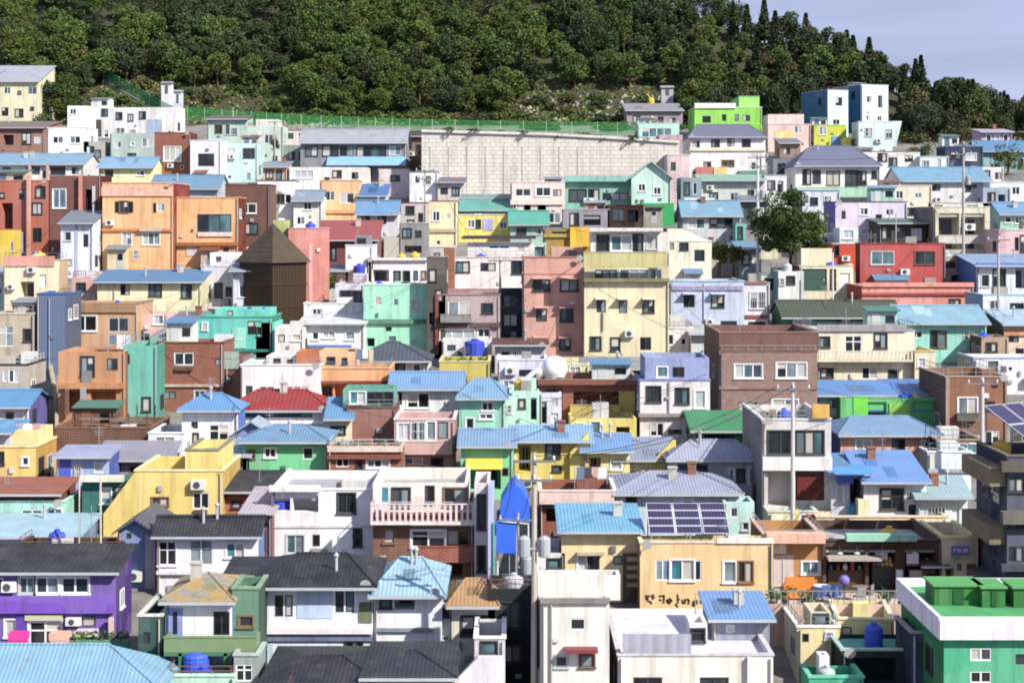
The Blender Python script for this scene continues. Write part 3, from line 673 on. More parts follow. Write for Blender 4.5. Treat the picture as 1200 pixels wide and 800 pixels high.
H('peach orange terrace house with deep shaded lower floor', 374, 457, 432, 490, 'F0AE78', 'f', side='D89060', win='376 452 14 16r; 392 452 60 16re', top='F0B888').ext(374, 416, 412, 433, 'EDB98C', b=.8, win='384 419 8 6k; 402 420 4 6k').band(374, 457, 446, 449, '8A4030', .3)
H('slate tiled hipped roof house with white porch', 414, 502, 424, 462, 'E4E4E8', 'h', 402, 't:4A5468', win='432 424 16 8k; 460 425 14 12k; 484 426 9 12; 418 428 8 12', inset=2.2)
# ---------------------------------------------------------------- centre
H('dusty pink four-window block of flats', 612, 684, 302, 425, 'D2A090', 'f', side='8A5A50', top='B87868', win='625 327 19 14ka; 657 327 20 14ka; 628 361 13 16ka; 657 361 14 16ka; 626 396 14 9ka; 656 396 12 14ka').ext(646, 684, 290, 303, 'D2A494', b=.8, win='666 294 10 5b').band(612, 683, 318, 321, 'D89888', .06)
H('ochre and yellow house above the dusty pink flats', 637, 691, 268, 312, 'B08C3C', 'f', win='648 272 13 5k', top='8ABAB0').panel(668, 690, 266, 289, 'F0C020', .5).band(637, 668, 274, 278, 'B0A050', .2)
H('tall beige tower house with many windows and diagonal shadows', 684, 784, 330, 432, 'ECE0B8', 'f', side='B8A878', top='D8CC98', dep=9, win='699 351 11 15ka; 725 351 10 16ka; 754 351 12 15ka; 692 395 12 15k; 716 396 10 15k; 750 395 13 15k').ext(685, 784, 312, 331, 'D8D0B0', b=.5, win='697 316 26 13kf; 762 315 14 14; 726 316 34 13w', lo=None).band(684, 784, 326, 330, '8A845C', .4).balcony(684, 782, 296, 312, 'CCC488', .9).ext(692, 784, 272, 297, 'E4E0D8', b=1.0, win='700 276 13 18k; 716 276 24 18w; 742 275 11 20k; 758 278 12 14').slab(690, 776, 267, 271, 'E8E4DC', .7, b=1.0).pipe(706, 366, 388, 'p:6A6A60').pipe(684, 330, 420, 'p:6A5A48')
H('cream pitched house stepping up behind the beige tower', 782, 834, 283, 345, 'F6F0D4', 'f', win='785 284 5 9b; 797 285 9 8k', top='F8F4E8', rot=0).poly([(782, 286), (782, 268), (800, 268), (832, 283), (832, 286)], 'F6F0D8', .1, .3)
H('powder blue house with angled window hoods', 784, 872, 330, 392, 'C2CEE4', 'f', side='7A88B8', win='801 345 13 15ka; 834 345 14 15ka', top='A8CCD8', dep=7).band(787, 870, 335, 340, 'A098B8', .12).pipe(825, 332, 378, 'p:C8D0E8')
H('white house with red sill beside the powder blue house', 870, 902, 332, 388, 'ECECEE', 'f', win='879 342 18 20; 878 378 18 4k', top='8AB8B0').panel(873, 899, 369, 373, 'p:A04840', .1).panel(873, 899, 330, 333, 'p:A06058', .1)
H('navy glazed slot building between pink flats and balcony house', 585, 613, 340, 415, '2E3648', 'f', win='590 346 16 14k; 590 368 16 14k; 590 388 16 12k', side='20242E')
H('pinkish white house with brick chimney corner', 520, 630, 302, 352, 'EDE2E0', 'f', win='535 307 15 12k; 563 308 18 10k; 600 306 12 15k', side='b:A05A40', top='E0C8C8').panel(520, 533, 290, 340, 'b:A85A3C', .1).ext(548, 626, 284, 303, 'F0E8E4', b=1.4, win='573 287 24 5t; 606 288 8 8').slab(543, 628, 276, 280, 'p:4A3A48', .6, b=1.4).band(513, 630, 338, 344, 'A88080', .35)
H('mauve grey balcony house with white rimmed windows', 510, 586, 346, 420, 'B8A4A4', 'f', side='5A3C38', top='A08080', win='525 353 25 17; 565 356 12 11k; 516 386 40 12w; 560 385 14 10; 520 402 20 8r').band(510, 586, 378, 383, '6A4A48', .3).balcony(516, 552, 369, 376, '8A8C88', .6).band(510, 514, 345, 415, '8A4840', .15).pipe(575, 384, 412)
H('white hut with a blue tank above the mustard wall', 518, 576, 398, 432, 'E2DEDC', 'f', win='524 404 10 7k; 536 412 6 7k', para=.5).tank(556, 417, 'p:2A48C0', .75, 1.05, -.9, 'bright blue', lab='bright blue barrel tank above the mustard yellow wall')
H('mustard yellow terrace wall house with painted pattern', 515, 574, 424, 470, 'CEBA50', 'f', top='D8D0A0', win='', dep=5).pots(520, 570, 4)
H('grey house with brown eave above the white dome', 580, 640, 405, 438, 'CCC8D4', 's', 398, 's:6A4A40', win='588 412 9 8k; 600 412 8 8')
H('lavender white house left of the rust framed house', 583, 641, 422, 470, 'DCDCF0', 'f', win='608 433 16 8k; 590 446 12 8u; 626 448 8 6', top='E8E4F0')
H('small white gabled house under the beige tower', 765, 812, 385, 425, 'F2EEF0', 'f', win='777 392 12 12; 798 396 6 8', top='F4F4F4', para=.3)
H('white cottage with a turquoise downpipe left of the brick block', 810, 844, 392, 430, 'DFE4E2', 's', 382, 's:C8CCC8', win='825 398 14 11q').pipe(823, 410, 428, 'p:50C0A8')
H('purple brown brick block with white triple windows', 843, 958, 412, 505, 'b:A07C70', 'f', top='8A6A5C', side='b:5A3C38', win='861 427 32 16f; 910 425 35 18f; 865 471 8 12; 876 471 12 12; 905 468 30 14', dep=9).ext(843, 958, 390, 413, 'b:7A3E38', b=.25, top='9A7A70').band(843, 958, 452, 456, 'A07C70', .08)
H('olive roofed bungalow with a dark grey awning strip', 684, 756, 433, 462, 'DCD8C8', 's', 420, 's:A8ACA8', win='688 434 26 8r; 716 434 38 9kf')
H('pale lemon small house with grey porch', 645, 690, 428, 466, 'ECE4A8', 'f', win='652 430 8 7k; 668 430 12 9w', top='E8E4C8')
H('periwinkle house with ornate upper windows and white ground floor', 750, 832, 446, 522, 'E8E0E0', 'f', side='9AA0D8', win='758 453 16 18k; 792 455 15 18k; 762 495 16 16; 783 503 16 6k; 814 458 12 20w', top='8890D0').ext(756, 831, 419, 447, '98A4CE', b=.25, win='770 430 12 12; 788 430 14 12k', para=.5).band(748, 832, 484, 488, '9A948C', .3).pipe(784, 447, 488)
H('rust framed house with a mustard balcony', 630, 748, 446, 506, 'b:A8502C', 'f', top='b:8A3A24', win='672 459 53 22re; 622 458 12 30k', side='6A3424', dep=7).panel(725, 744, 458, 485, 'D8C060', .06).balcony(668, 727, 475, 487, 'C0AA50', .5).slab(630, 746, 445, 450, 'b:8A3A20', .5)
H('lemon house under the mustard balcony', 668, 746, 490, 528, 'E8D878', 'f', win='692 494 11 14t; 722 500 16 7r; 676 496 8 10', para=.3)
H('mint narrow house with a grey shadowed yard', 597, 632, 458, 516, 'C0ECD8', 'f', win='608 468 7 10k; 622 466 7 26rk', side='68A890')
H('white blue door tower in the shadowed yard', 632, 658, 460, 512, 'D8DCE8', 'f', win='646 466 8 10; 646 484 8 12D; 634 470 7 26rk')
H('mint house with a blue hipped tin roof', 538, 592, 468, 526, '9AE4C8', 'h', 445, 's:74ACDC', side='60A88C', win='565 471 13 10; 562 485 15 6; 546 490 9 12', rot=0, dep=6)
H('white mint annex with tall pipe beside the hipped mint house', 590, 604, 464, 520, 'D0F0E0', 'f', win='594 474 6 10', dep=5)
H('white house with wide dark upper window and blue roof', 458, 541, 457, 505, 'F4F4F4', 'g', 437, 's:5E9CDC', win='463 460 8 14rk; 477 460 26 18; 512 484 16 4', side='C8C8D0', top=None).band(458, 540, 485, 489, 'F0F0F0', .3)
H('pinkish balcony house with tall white window frames', 462, 533, 492, 560, 'D0A8A0', 'f', win='466 496 14 20w; 482 494 16 22; 500 494 10 22; 513 494 12 20k; 472 536 24 8w; 506 537 12 8k', top='E8D8D8', side='A87870').balcony(470, 530, 518, 530, 'D8B4AC', .7)
H('dusty mauve blank wall house with green window strip', 406, 464, 478, 528, '9C6A60', 'f', top='6A4A40', side='7A5048').ext(402, 462, 456, 479, '6AA898', b=.4, win='410 459 18 14t; 430 459 18 14k; 450 460 10 12k')
H('little cream shop with a bright blue roof', 384, 412, 492, 530, 'F0E0C0', 's', 468, 's:6AA8E4', win='386 484 20 6k; 388 500 16 8k')
H('crimson tiled roof white hall', 266, 384, 482, 520, 'F0EFF2', 'h', 458, 't:B02820', win='276 484 90 5kf', side='C8C8D0', inset=1.6).band(270, 380, 492, 496, 'F6F6F6', .2)
H('white house with a strong blue hipped roof and dark glass door', 213, 279, 482, 540, 'F3F1F3', 'h', 462, 's:58A0E4', side='5A78C0', win='245 497 23 22q; 224 494 8 8k; 226 508 6 16k', inset=1.2, rot=0)
H('spring green cottage with pale blue tin roof', 284, 384, 519, 572, '78D49A', 'h', 499, 's:84AEDC', side='58A880', win='310 525 13 11; 355 524 12 14; 290 528 8 9', inset=1.6)
H('periwinkle side shed joined to the white blue roofed house', 278, 312, 505, 540, '8C98CC', 'e', 494, 's:A4B8D8', win='294 520 6 14k')
H('brick terrace with dark planters over a shaded ground floor', 384, 472, 524, 578, 'b:A85C40', 'f', win='394 537 15 10; 418 540 6 9k; 430 538 26 10f', top='D0B8A8').band(384, 472, 524, 529, 'E0D4C4', .15).band(384, 472, 533, 537, 'b:8A3420', .3).pots(392, 468, 5, .4)
H('leaf green house with a yellow awning and blue roof', 540, 602, 524, 585, '88DCA0', 'g', 504, 's:7CA8DC', win='549 549 38 24rk; 588 548 8 10', side='5AA878').awn(546, 589, 538, 550, 'p:E8C840', .9)
# ---------------------------------------------------------------- middle right
H('butter yellow house with blue tin roof and dark glass bay', 600, 692, 518, 575, 'E8CE60', 'g', 500, 's:78B0E4', win='608 522 14 30rk; 640 521 16 15k; 648 546 9 6k', side='C8A840').poly([(668, 570), (668, 530), (690, 505), (690, 570)], 'F0DC78', -.3, .3)
H('cream house with shaded porch under bright blue lean-to', 683, 738, 530, 578, 'EEDC94', 's', 510, 's:5A98DC', win='690 536 14 12r; 697 545 10 18k; 716 540 12 10', side='C8B470')
H('cream gabled house with a sea green wall panel', 722, 792, 540, 575, 'F2E8B4', 's', 514, 's:8E9CC0', win='742 528 14 7k; 735 552 10 8k', side='D0BC80').panel(718, 738, 524, 540, '88B0A0', .2).poly([(765, 560), (765, 540), (788, 516), (792, 516), (792, 560)], 'F0D870', -.2, .3)
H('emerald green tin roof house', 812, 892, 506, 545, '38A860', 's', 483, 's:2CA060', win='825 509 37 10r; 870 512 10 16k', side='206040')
H('grey house with a lavender hipped roof', 784, 890, 540, 590, 'C8C4C4', 'h', 517, 's:A2AAC4', win='795 545 33 6k; 855 549 5 14; 864 550 8 14k; 878 548 6 18', side='8A8894', inset=1.3)
H('pale blue house with a wide lavender tin roof', 722, 866, 580, 640, 'CCE2F0', 'h', 554, 's:ACB6D0', win='735 583 10 6k; 800 586 12 10', side='88A0C0', inset=2.0)
H('pale mint house behind the solar panels', 848, 884, 588, 650, 'C4E8E0', 'f', win='856 594 9 12; 870 612 7 9', side='88B8B0')
H('house with a balustraded pink parapet and brick recess', 632, 722, 576, 640, 'b:9A4428', 'f', win='640 590 22 22rk; 664 592 10 12w; 676 590 40 10re', side='5A2C20', top='F0E4D8').balcony(632, 720, 576, 588, 'E8CCC0', .5)
H('cream pole house holding up a rooftop yard', 700, 724, 560, 588, 'E8E0D0', 'f', win='704 566 12 10k', dep=3)
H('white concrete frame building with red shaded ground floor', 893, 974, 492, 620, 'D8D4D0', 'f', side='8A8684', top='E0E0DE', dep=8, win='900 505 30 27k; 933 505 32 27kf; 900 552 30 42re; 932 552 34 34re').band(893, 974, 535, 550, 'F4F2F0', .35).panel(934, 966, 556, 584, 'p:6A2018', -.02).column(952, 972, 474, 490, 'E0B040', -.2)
H('cream house with long parapet and balustraded veranda', 957, 1072, 388, 455, 'F0E4C6', 'f', win='960 395 12 12k; 990 393 20 21q; 1025 391 14 17k; 962 432 14 10k; 1010 430 18 14; 1042 434 10 9k', side='C8B898', top='B8B0B0').balcony(957, 1070, 411, 422, 'EEE4CC', .7, 'balusters', rc='F0E8D4').band(957, 1062, 380, 388, 'A8A4A8', .15)
H('cream side house with yellow wall right of the veranda house', 1072, 1096, 412, 458, 'EAE0B8', 'f', win='1076 420 8 10w', side='C8B880', top='D8CC90')
H('house under a mossy olive tiled roof with teal wall', 918, 1056, 373, 402, '4E9080', 'g', 353, 't:5E6650', win='930 375 20 9w; 980 373 14 9k; 1008 372 28 11kf', side='3A6A60')
H('mint bungalow with pale blue tin roof and paired windows', 1056, 1156, 380, 425, '98E4D4', 'g', 359, 's:98C8E8', win='1067 388 14 8; 1091 388 7 19k; 1100 388 9 19b; 1130 388 11 10', side='60A89C', over=.5).band(1056, 1154, 378, 381, 'p:3A6A68', .15)
H('salmon pink long terrace house', 1010, 1141, 336, 378, 'EE9A8A', 'f', win='1113 351 12 7k', side='B0503C', top='F0A898', para=.4).band(1010, 1140, 343, 346, 'A85048', .15).slab(1010, 1141, 331, 336, 'F0A090', .15)
H('scarlet house with two white windows', 1008, 1108, 286, 350, 'C05450', 'f', win='1021 295 26 15; 1072 295 23 15', side='8A2420', top='A83430', dep=8)
H('lavender white annex in front of the scarlet house', 1013, 1080, 318, 348, 'E8E0F8', 'f', win='1050 319 12 10k; 1028 330 14 4u', dep=3, top='p:6A6AA8')
H('rust red garage house under a cream parapet', 937, 1000, 312, 356, 'EDE4C8', 'f', win='940 315 29 26dx; 972 315 8 26d; 984 320 12 18D', top='D8D0B0', side='8A3020').ext(939, 975, 291, 313, 'EEE4C0', b=.5)
H('vermilion box house beside the cream parapet', 976, 1010, 286, 318, 'p:C8401C', 'f', win='978 288 5 12k; 1004 288 5 12k', top='E0D8D0').ext(984, 1006, 267, 287, 'DDE8E8', b=1, win='988 270 12 10w')
H('white and grey shed beside the tree', 912, 942, 318, 362, 'DDE0DC', 'f', win='922 324 9 9k; 914 326 5 8', side='6AA0A0').ext(912, 937, 345, 346, 'DDE0DC', b=.2)
H('lavender house with two small double windows', 979, 1063, 237, 288, 'E6DAF0', 'f', win='1008 244 9 8; 1038 245 9 7; 1010 268 12 6w', side='7A74C0', top='5A5060', para=.3)
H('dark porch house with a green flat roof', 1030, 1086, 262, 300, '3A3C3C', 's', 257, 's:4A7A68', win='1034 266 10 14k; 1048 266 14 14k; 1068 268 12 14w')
H('cream picture frame house with a deep dark verandah', 1094, 1160, 243, 305, 'E6E0C8', 'f', win='1100 250 24 42rk; 1126 250 28 42rk', top='E8E4D0', side='8A8478', dep=8).balcony(1100, 1156, 276, 284, 'D4D0C8', .5).ac(1130, 262, 12, 8)
H('grey stepped concrete house under the dark verandah', 1105, 1130, 300, 342, 'A8A8A0', 'f', win='1108 306 12 8k; 1108 322 14 8k')
H('blue trimmed house with a carport, right edge', 1144, 1240, 312, 362, 'E0E8F4', 's', 299, 's:A0BCE8', win='1164 316 14 20k; 1190 314 16 24rk; 1150 322 9 14', side='4A84C8').panel(1144, 1240, 308, 312, 'p:4A80C8', .3)
H('pink rendered house with tall slim windows, right edge', 1171, 1240, 270, 320, 'E8BCC0', 'f', win='1189 278 5 16k; 1196 276 7 20k', top='F0E0E0')
H('mint topped house under a blue roof, right edge', 1172, 1240, 252, 282, 'A8D8C0', 'g', 238, 's:5A9CD4', win='1178 254 7 7; 1190 254 8 8')
H('pale blue terrace house with barred gallery, right edge', 1152, 1240, 346, 402, 'E2ECF6', 'f', win='1185 356 14 9k; 1160 352 12 10; 1196 372 10 8', side='9AB4D0', top='A8C4E0')
H('house with pale blue sloping roof and brown sill, right edge', 1176, 1240, 381, 425, 'E8D0B8', 's', 364, 's:A8CCEC', win='1182 392 12 9k; 1190 408 10 10k', side='6A4A3A').band(1176, 1240, 385, 393, 'D89870', .15)
H('beige wall house with a dark stair, right edge', 1150, 1182, 395, 440, 'B89C80', 'f', win='1156 402 12 10k; 1168 418 8 10k', side='5A4A40')
H('white low block with a green door', 1141, 1240, 420, 462, 'E8E4E8', 'f', win='1158 423 12 19dx; 1174 430 4 4k; 1182 430 4 4k', side='A8A8B0', top='9CB8DC')
H('orange brown brick house framed in grey, right side', 1108, 1180, 442, 525, 'b:98582C', 'f', side='b:5A3424', win='1123 466 22 24; 1154 470 12 14k', top='B0A098', dep=7).band(1108, 1112, 442, 508, 'B89888', .12).balcony(1122, 1147, 485, 491, '6A6A60', .4)
H('lime green house beneath twin bright blue roofs', 985, 1106, 466, 508, '6CC878', 'f', side='3A8A58', win='1017 471 22 20r; 1070 470 32 12re', rc='f:3A6AC0').panel(1000, 1017, 464, 490, '78D848', .05).panel(1042, 1066, 472, 490, 'A0D850', .08)
H('bright blue tin roofed house under the cream veranda', 960, 1048, 464, 500, 'A8C8B8', 's', 447, 's:4C94E8', win='970 468 12 10k; 990 468 8 12w')
H('second bright blue tin roof right of its twin', 1050, 1106, 464, 496, '3E5A48', 's', 446, 's:5A98EC', win='1060 468 14 8k; 1080 468 16 8w')
H('salmon walled house below a pale blue hipped roof', 985, 1100, 511, 548, 'E0A890', 'h', 489, 's:8EB4E4', win='1003 515 18 14w; 1045 514 16 16k; 1082 515 8 10; 1090 516 8 9k', side='3A4A80', inset=1.2)
H('brown shopfront house with teal window strip', 1098, 1152, 516, 560, '8C7050', 'f', win='1108 519 14 12b; 1124 520 20 11t', side='4A3A30', top='A89880')
H('white house with a vivid blue roof and dark patio door', 1012, 1085, 566, 630, 'EDECEE', 's', 530, 's:4690EC', win='1032 573 26 24kq; 1062 576 8 10', side='8A90A0').awn(975, 1020, 548, 556, 'p:4A90E0', .7)
H('narrow pale house with a blue awning left of the vivid roof', 974, 1016, 556, 625, 'C8C8D8', 's', 534, 's:5CA4F0', win='996 560 20 30rk; 980 570 9 20w').panel(980, 998, 550, 565, 'p:4A6AC8', .5).panel(993, 1009, 590, 603, 'p:3A90C0', .4)
H('plain white upper block between the vivid roof and brick house', 1087, 1138, 530, 575, 'E8F0F0', 'f', win='', top='F4F8F8', side='98A8B0').band(1087, 1138, 549, 553, 'B0B8C0', .15)
H('pale house with a light blue tin roof and barred window', 1074, 1134, 584, 632, 'DCEAE8', 's', 560, 's:B4D4E4', win='1087 594 20 20kg; 1116 592 8 20D', side='8AA0A8')
H('cream balustrade house above the dark cafe', 957, 1110, 606, 640, 'EEDFB8', 'f', win='980 609 14 6k; 998 609 14 6k; 1018 613 14 8re; 1036 612 18 8re; 1064 610 8 8b', top='F0D8B8', para=.3, dep=4)
H('cream and mint wall with a red door behind the utility pole', 900, 958, 600, 634, 'EDE8C4', 'f', win='957 604 1 1n; 938 603 12 14w', top='D0D8C8', para=.3, dep=5).panel(944, 954, 602, 615, 'p:A02820', .1).panel(930, 936, 596, 620, 'E8DC80', .1)
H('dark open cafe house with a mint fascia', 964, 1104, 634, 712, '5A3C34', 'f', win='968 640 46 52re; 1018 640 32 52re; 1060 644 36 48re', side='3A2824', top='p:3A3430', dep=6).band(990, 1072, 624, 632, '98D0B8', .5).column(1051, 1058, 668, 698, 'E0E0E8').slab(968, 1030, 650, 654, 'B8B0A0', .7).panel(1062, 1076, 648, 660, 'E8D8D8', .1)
H('orange brown house with pinkish slab and white doors', 898, 968, 632, 710, 'C08A50', 'f', win='908 652 9 33; 919 652 8 33k; 940 658 20 14u', side='8A5A30', top='E8BCA8', dep=5.5).slab(896, 964, 622, 633, 'E8B8A0', .8).panel(900, 930, 650, 692, 'D8C8C4', -.02).panel(898, 920, 636, 647, 'EDE4D0', .3)
H('slim cream tower with a small purple signboard', 1104, 1146, 630, 715, 'EADCB4', 'f', win='1122 660 5 12k; 1134 662 8 7b; 1108 665 10 24rk', side='C8A898', top='F0E8A0').panel(1120, 1144, 668, 690, 'E8C8C0', .05)
H('dark shuttered four-storey building at the right edge', 1180, 1320, 535, 760, '4A5068', 'f', win='1180 560 20 16k; 1180 600 20 18k; 1180 640 20 18k', side='3A4054', dep=5.2, top='7A7060').band(1172, 1320, 598, 612, '6A6458', .5).band(1172, 1320, 660, 668, '50545E', .3).band(1172, 1320, 540, 552, '6A6458', .3)
# ================================================================== upper right
H('lime green villa with a white cornice and stair tower', 814, 893, 126, 168, '98E458', 'f', win='823 136 10 8k; 846 134 5 8k; 861 134 5 8k; 870 135 9 7k', top='F0F0EC').ext(866, 890, 113, 127, 'A4E870', b=.5, top='50A890').band(814, 862, 121, 127, 'F2F0EC', .2).poly([(880, 160), (880, 146), (893, 146), (888, 160)], '88E040', -.1, .1)
H('white house with grey hipped roof under the lime villa', 808, 897, 161, 198, 'F0F0F0', 'h', 147, 't:8488A0', win='834 164 9 8k; 852 162 9 10k; 870 164 9 8k; 812 165 8 9', inset=1.5).band(808, 897, 173, 177, 'EEE8D0', .2)
H('mint pavilion with a glazed teal front', 747, 796, 145, 172, 'B8E4D4', 'f', win='752 150 35 11t', top='D8F0E8')
H('purple grey sheds over the mint pavilion', 734, 800, 130, 150, 'A8949C', 's', 122, 's:A4A0A8', win='742 136 8 8k; 784 138 8 7k')
H('pink white low villa with a pale yellow wing', 900, 950, 146, 178, 'F0CCC4', 'f', win='931 148 8 8; 912 152 8 7', top='E8D0D0').ext(900, 942, 134, 147, 'F0D8D4', b=.8).panel(908, 930, 153, 168, 'F0DC94', .05)
H('lime yellow cube house below the pale cyan tower', 954, 992, 147, 176, 'D4DC38', 'f', win='960 149 8 9w; 976 162 10 10k', top='B8D860', side='8A9020').panel(975, 987, 160, 172, 'p:6AA0D8', .1)
H('small yellow wall house left of the pale mint block', 990, 1009, 161, 180, 'E0E048', 'f', win='998 164 6 6k')
H('pale cyan tower with a dark blue side wall', 970, 994, 106, 162, 'D0F0F4', 'f', side='4A78A8', rot=22, win='979 114 8 10k; 976 140 8 6', top='A8D0E0', dep=7)
H('pale grey tower with teal blue side wall', 1009, 1041, 100, 158, 'DCEAEC', 'f', side='4A84A8', rot=20, win='1016 113 5 7k; 1029 112 5 14k; 1015 135 5 6; 1028 136 5 6', top='E0F0F0', dep=8)
H('pale mint lower block with a flared right corner', 1006, 1046, 143, 182, 'D4ECE8', 'f', win='1014 150 8 10; 1038 152 8 10', top='E8F4F0').poly([(1046, 172), (1046, 142), (1057, 142), (1050, 172)], 'D4ECE8', .1, 3)
H('white villa with slate hipped roof and dark windows', 932, 1031, 195, 236, 'F4F2F0', 'h', 172, 't:70749A', win='941 199 9 17k; 952 199 10 17k; 969 201 15 16b; 991 200 14 18k; 1006 201 9 16k; 1022 201 5 8k', inset=2.4, over=.6).balcony(934, 1030, 220, 230, 'A8D8B8', .8)
H('grey house with dark eave left of the slate villa', 906, 936, 186, 222, '7C8490', 'f', win='912 192 8 10k; 922 196 8 9k')
H('off white house with three dark windows behind the slate villa', 999, 1078, 178, 214, 'F0ECE8', 'f', win='1006 181 10 8k; 1029 180 10 9k; 1060 182 10 8k', top='8A7468')
H('pale panelled house with turquoise posts', 1078, 1112, 184, 216, 'D4E4E0', 'f', win='1082 188 7 12; 1098 186 5 12w', top='C0D8D4')
H('navy cluttered house with a dish under the purple shed', 1108, 1152, 172, 208, '2C3C5C', 'f', win='1114 178 12 8k; 1132 180 12 8w', top='5A88B0').dish(1144, 168)
H('purple and white striped shed on a blue tin eave', 1150, 1186, 155, 182, 'C8A8C8', 's', 152, 's:C8B8C8', win='1156 158 5 8; 1166 158 5 8; 1176 158 5 8')
H('long pale blue tin roof at the right edge', 1150, 1240, 178, 200, '90B8C0', 'g', 166, 's:4E94CC', win='1160 181 10 6k; 1180 181 9 6w')
H('pale blue roofed row of white walls', 1056, 1160, 213, 244, 'E8ECEC', 'g', 197, 's:7EB4DC', win='1066 216 10 8; 1092 216 10 8k; 1132 217 12 7k')
H('white house with brown roof and garden behind', 1088, 1160, 238, 262, 'EDE8E0', 'f', win='1096 241 8 6k; 1132 240 14 6', rc='f:6A5A40', top='D8D0C0')
H('cream step roofed house left of the brown roof', 1036, 1092, 218, 262, 'EFE4CC', 'f', win='1050 224 8 9; 1072 226 8 6t; 1060 244 12 8k', top='F4ECDC')
H('olive gabled house with blue walls, far right', 1160, 1240, 214, 250, 'DDE8F0', 'f', win='1170 219 9 9; 1186 219 9 9', top='E8E8E8')
H('white and navy hut left of the olive gable', 1148, 1176, 196, 226, 'E8E0E4', 'f', win='1154 200 6 8k; 1166 202 7 8k', side='3A5A90')
H('blue white house behind the street tree', 940, 984, 224, 262, 'DCE4F8', 'f', win='950 232 8 8k; 966 230 8 9', top='7874A8', side='6A64B0')
H('dark blue tank house and white walls behind the tree', 946, 984, 274, 306, 'E4E0F0', 'f', win='960 284 8 7k', para=.5).tank(962, 288, 'p:2040B0', .6, .7, -.6, 'royal blue', lab='royal blue tank on the white wall left of the orange box')
H('white terraced house under the white grey roof villa', 806, 893, 182, 222, 'EEE8E8', 'f', win='825 190 8 6b; 846 188 14 7b; 880 190 6 9; 812 200 10 8', para=.4).panel(815, 836, 196, 208, 'C07870', .4).panel(836, 852, 196, 212, 'E8C880', .5)
H('pale green strip terrace house with blue underside', 820, 896, 212, 246, 'D0D8D0', 'g', 206, 's:A8D8B8', win='832 226 9 10k; 856 226 9 10; 876 222 8 12k', over=.6)
H('white blue roofed villa left of the street tree', 800, 868, 254, 286, 'C8CCD0', 'g', 236, 's:88B8DC', win='806 256 20 12w; 832 256 26 10k', side='7A8088').ext(802, 838, 232, 245, 'EEE4EC', b=2.6)
H('pinkish stair house between mint gable and white terrace', 782, 808, 182, 246, 'E4C8CC', 'f', win='786 190 6 10k; 794 212 8 10k', top='F0E0E0')
H('grey blue column house behind the mint gable', 798, 822, 208, 262, '8C9CA8', 'f', win='802 214 6 14k; 812 214 5 14')
H('mint white gabled house over a bright green wall', 740, 786, 208, 262, 'CDF0E2', 'e', 190, 's:D8F0E8', win='748 216 8 8; 766 220 8 8', side='30A860').ext(752, 790, 238, 270, 'p:2CAA5C', b=-1.2, dep=1.1, name='lower_wall')
H('jade green box beside the mint gable', 734, 752, 210, 252, '48C088', 'f', win='738 218 7 10k', side='207850')
H('purplish lane house with a teal window above the mint gable', 772, 800, 158, 208, 'B8A0A8', 'f', win='776 174 9 9t; 786 200 8 8b')
H('teal terrace house with dark glass front', 661, 742, 213, 258, '88C4B0', 'f', win='667 222 20 14k; 690 222 12 14k; 706 226 30 9k', top='A0D4C4').slab(661, 742, 206, 213, '8CC4B4', .6).ac(684, 232, 12, 6)
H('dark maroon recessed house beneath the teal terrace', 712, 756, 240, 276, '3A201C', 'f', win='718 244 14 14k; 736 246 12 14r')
H('grey lilac porch house below the teal terrace', 660, 714, 246, 276, '9894A0', 'f', win='668 250 10 14k; 684 252 20 12r; 704 250 6 14', top='B8B4BC')
H('white house with navy eave against the retaining wall', 618, 675, 198, 232, 'E8E0E0', 's', 187, 's:2E4A98', win='630 200 9 8k; 652 200 9 8k; 664 204 9 5b')
H('pinkish white house with two pairs of windows', 598, 662, 214, 262, 'F0DCD4', 'f', win='604 221 18 9; 628 220 17 10; 648 222 10 8b', top='F0E8E0').band(598, 660, 234, 240, 'EEDCD0', .2)
H('turquoise sheet roofed cottage below the pinkish white house', 598, 642, 264, 290, 'A8C8B8', 'g', 248, 's:4CBEA4', win='606 268 10 6k; 626 268 8 7')
H('pale aqua flat roofed house left of the ochre one', 592, 640, 286, 318, 'C8E8E4', 'f', win='602 292 12 8; 628 290 8 14k', top='E0F4F0')
H('lilac roofed hut leaning on the retaining wall', 574, 602, 206, 232, 'D8D0D0', 's', 196, 's:8A7AB0', win='580 210 9 7k; 592 212 7 6')
H('pale teal roofed low house at the foot of the retaining wall', 542, 598, 233, 256, 'D0D8CC', 'g', 229, 's:74A8A0', win='550 236 9 6k; 576 236 10 6k')
H('long grey roofed hall with dark windows and a blue awning', 352, 476, 168, 216, '8C9098', 'g', 152, 's:B0B4C0', win='358 172 14 11k; 378 171 18 12k; 398 171 16 12k; 418 172 16 12k; 436 172 16 12k; 456 171 14 11w', over=.5).awn(384, 476, 184, 194, 'p:84B4DC', 1.6)
H('low hut with red doors under the green fence, left', 328, 366, 153, 178, 'E0D8D0', 'f', win='334 156 10 7dx; 350 156 10 7dx', top='A04848')
H('long terracotta sided sheds right under the green fence', 366, 476, 156, 176, 'B86C68', 'f', win='380 159 20 5k; 404 159 22 5k; 438 159 24 5r', top='C88880')
H('brown log hut with purple sign at the retaining wall corner', 470, 502, 160, 204, '8A6A60', 'g', 155, 's:5A3A38', win='474 166 8 8k; 488 170 9 8k')
H('greenish grey hut with plants beside the long hall', 332, 366, 170, 206, '90A49C', 'f', win='338 178 8 9k; 350 178 10 10r')
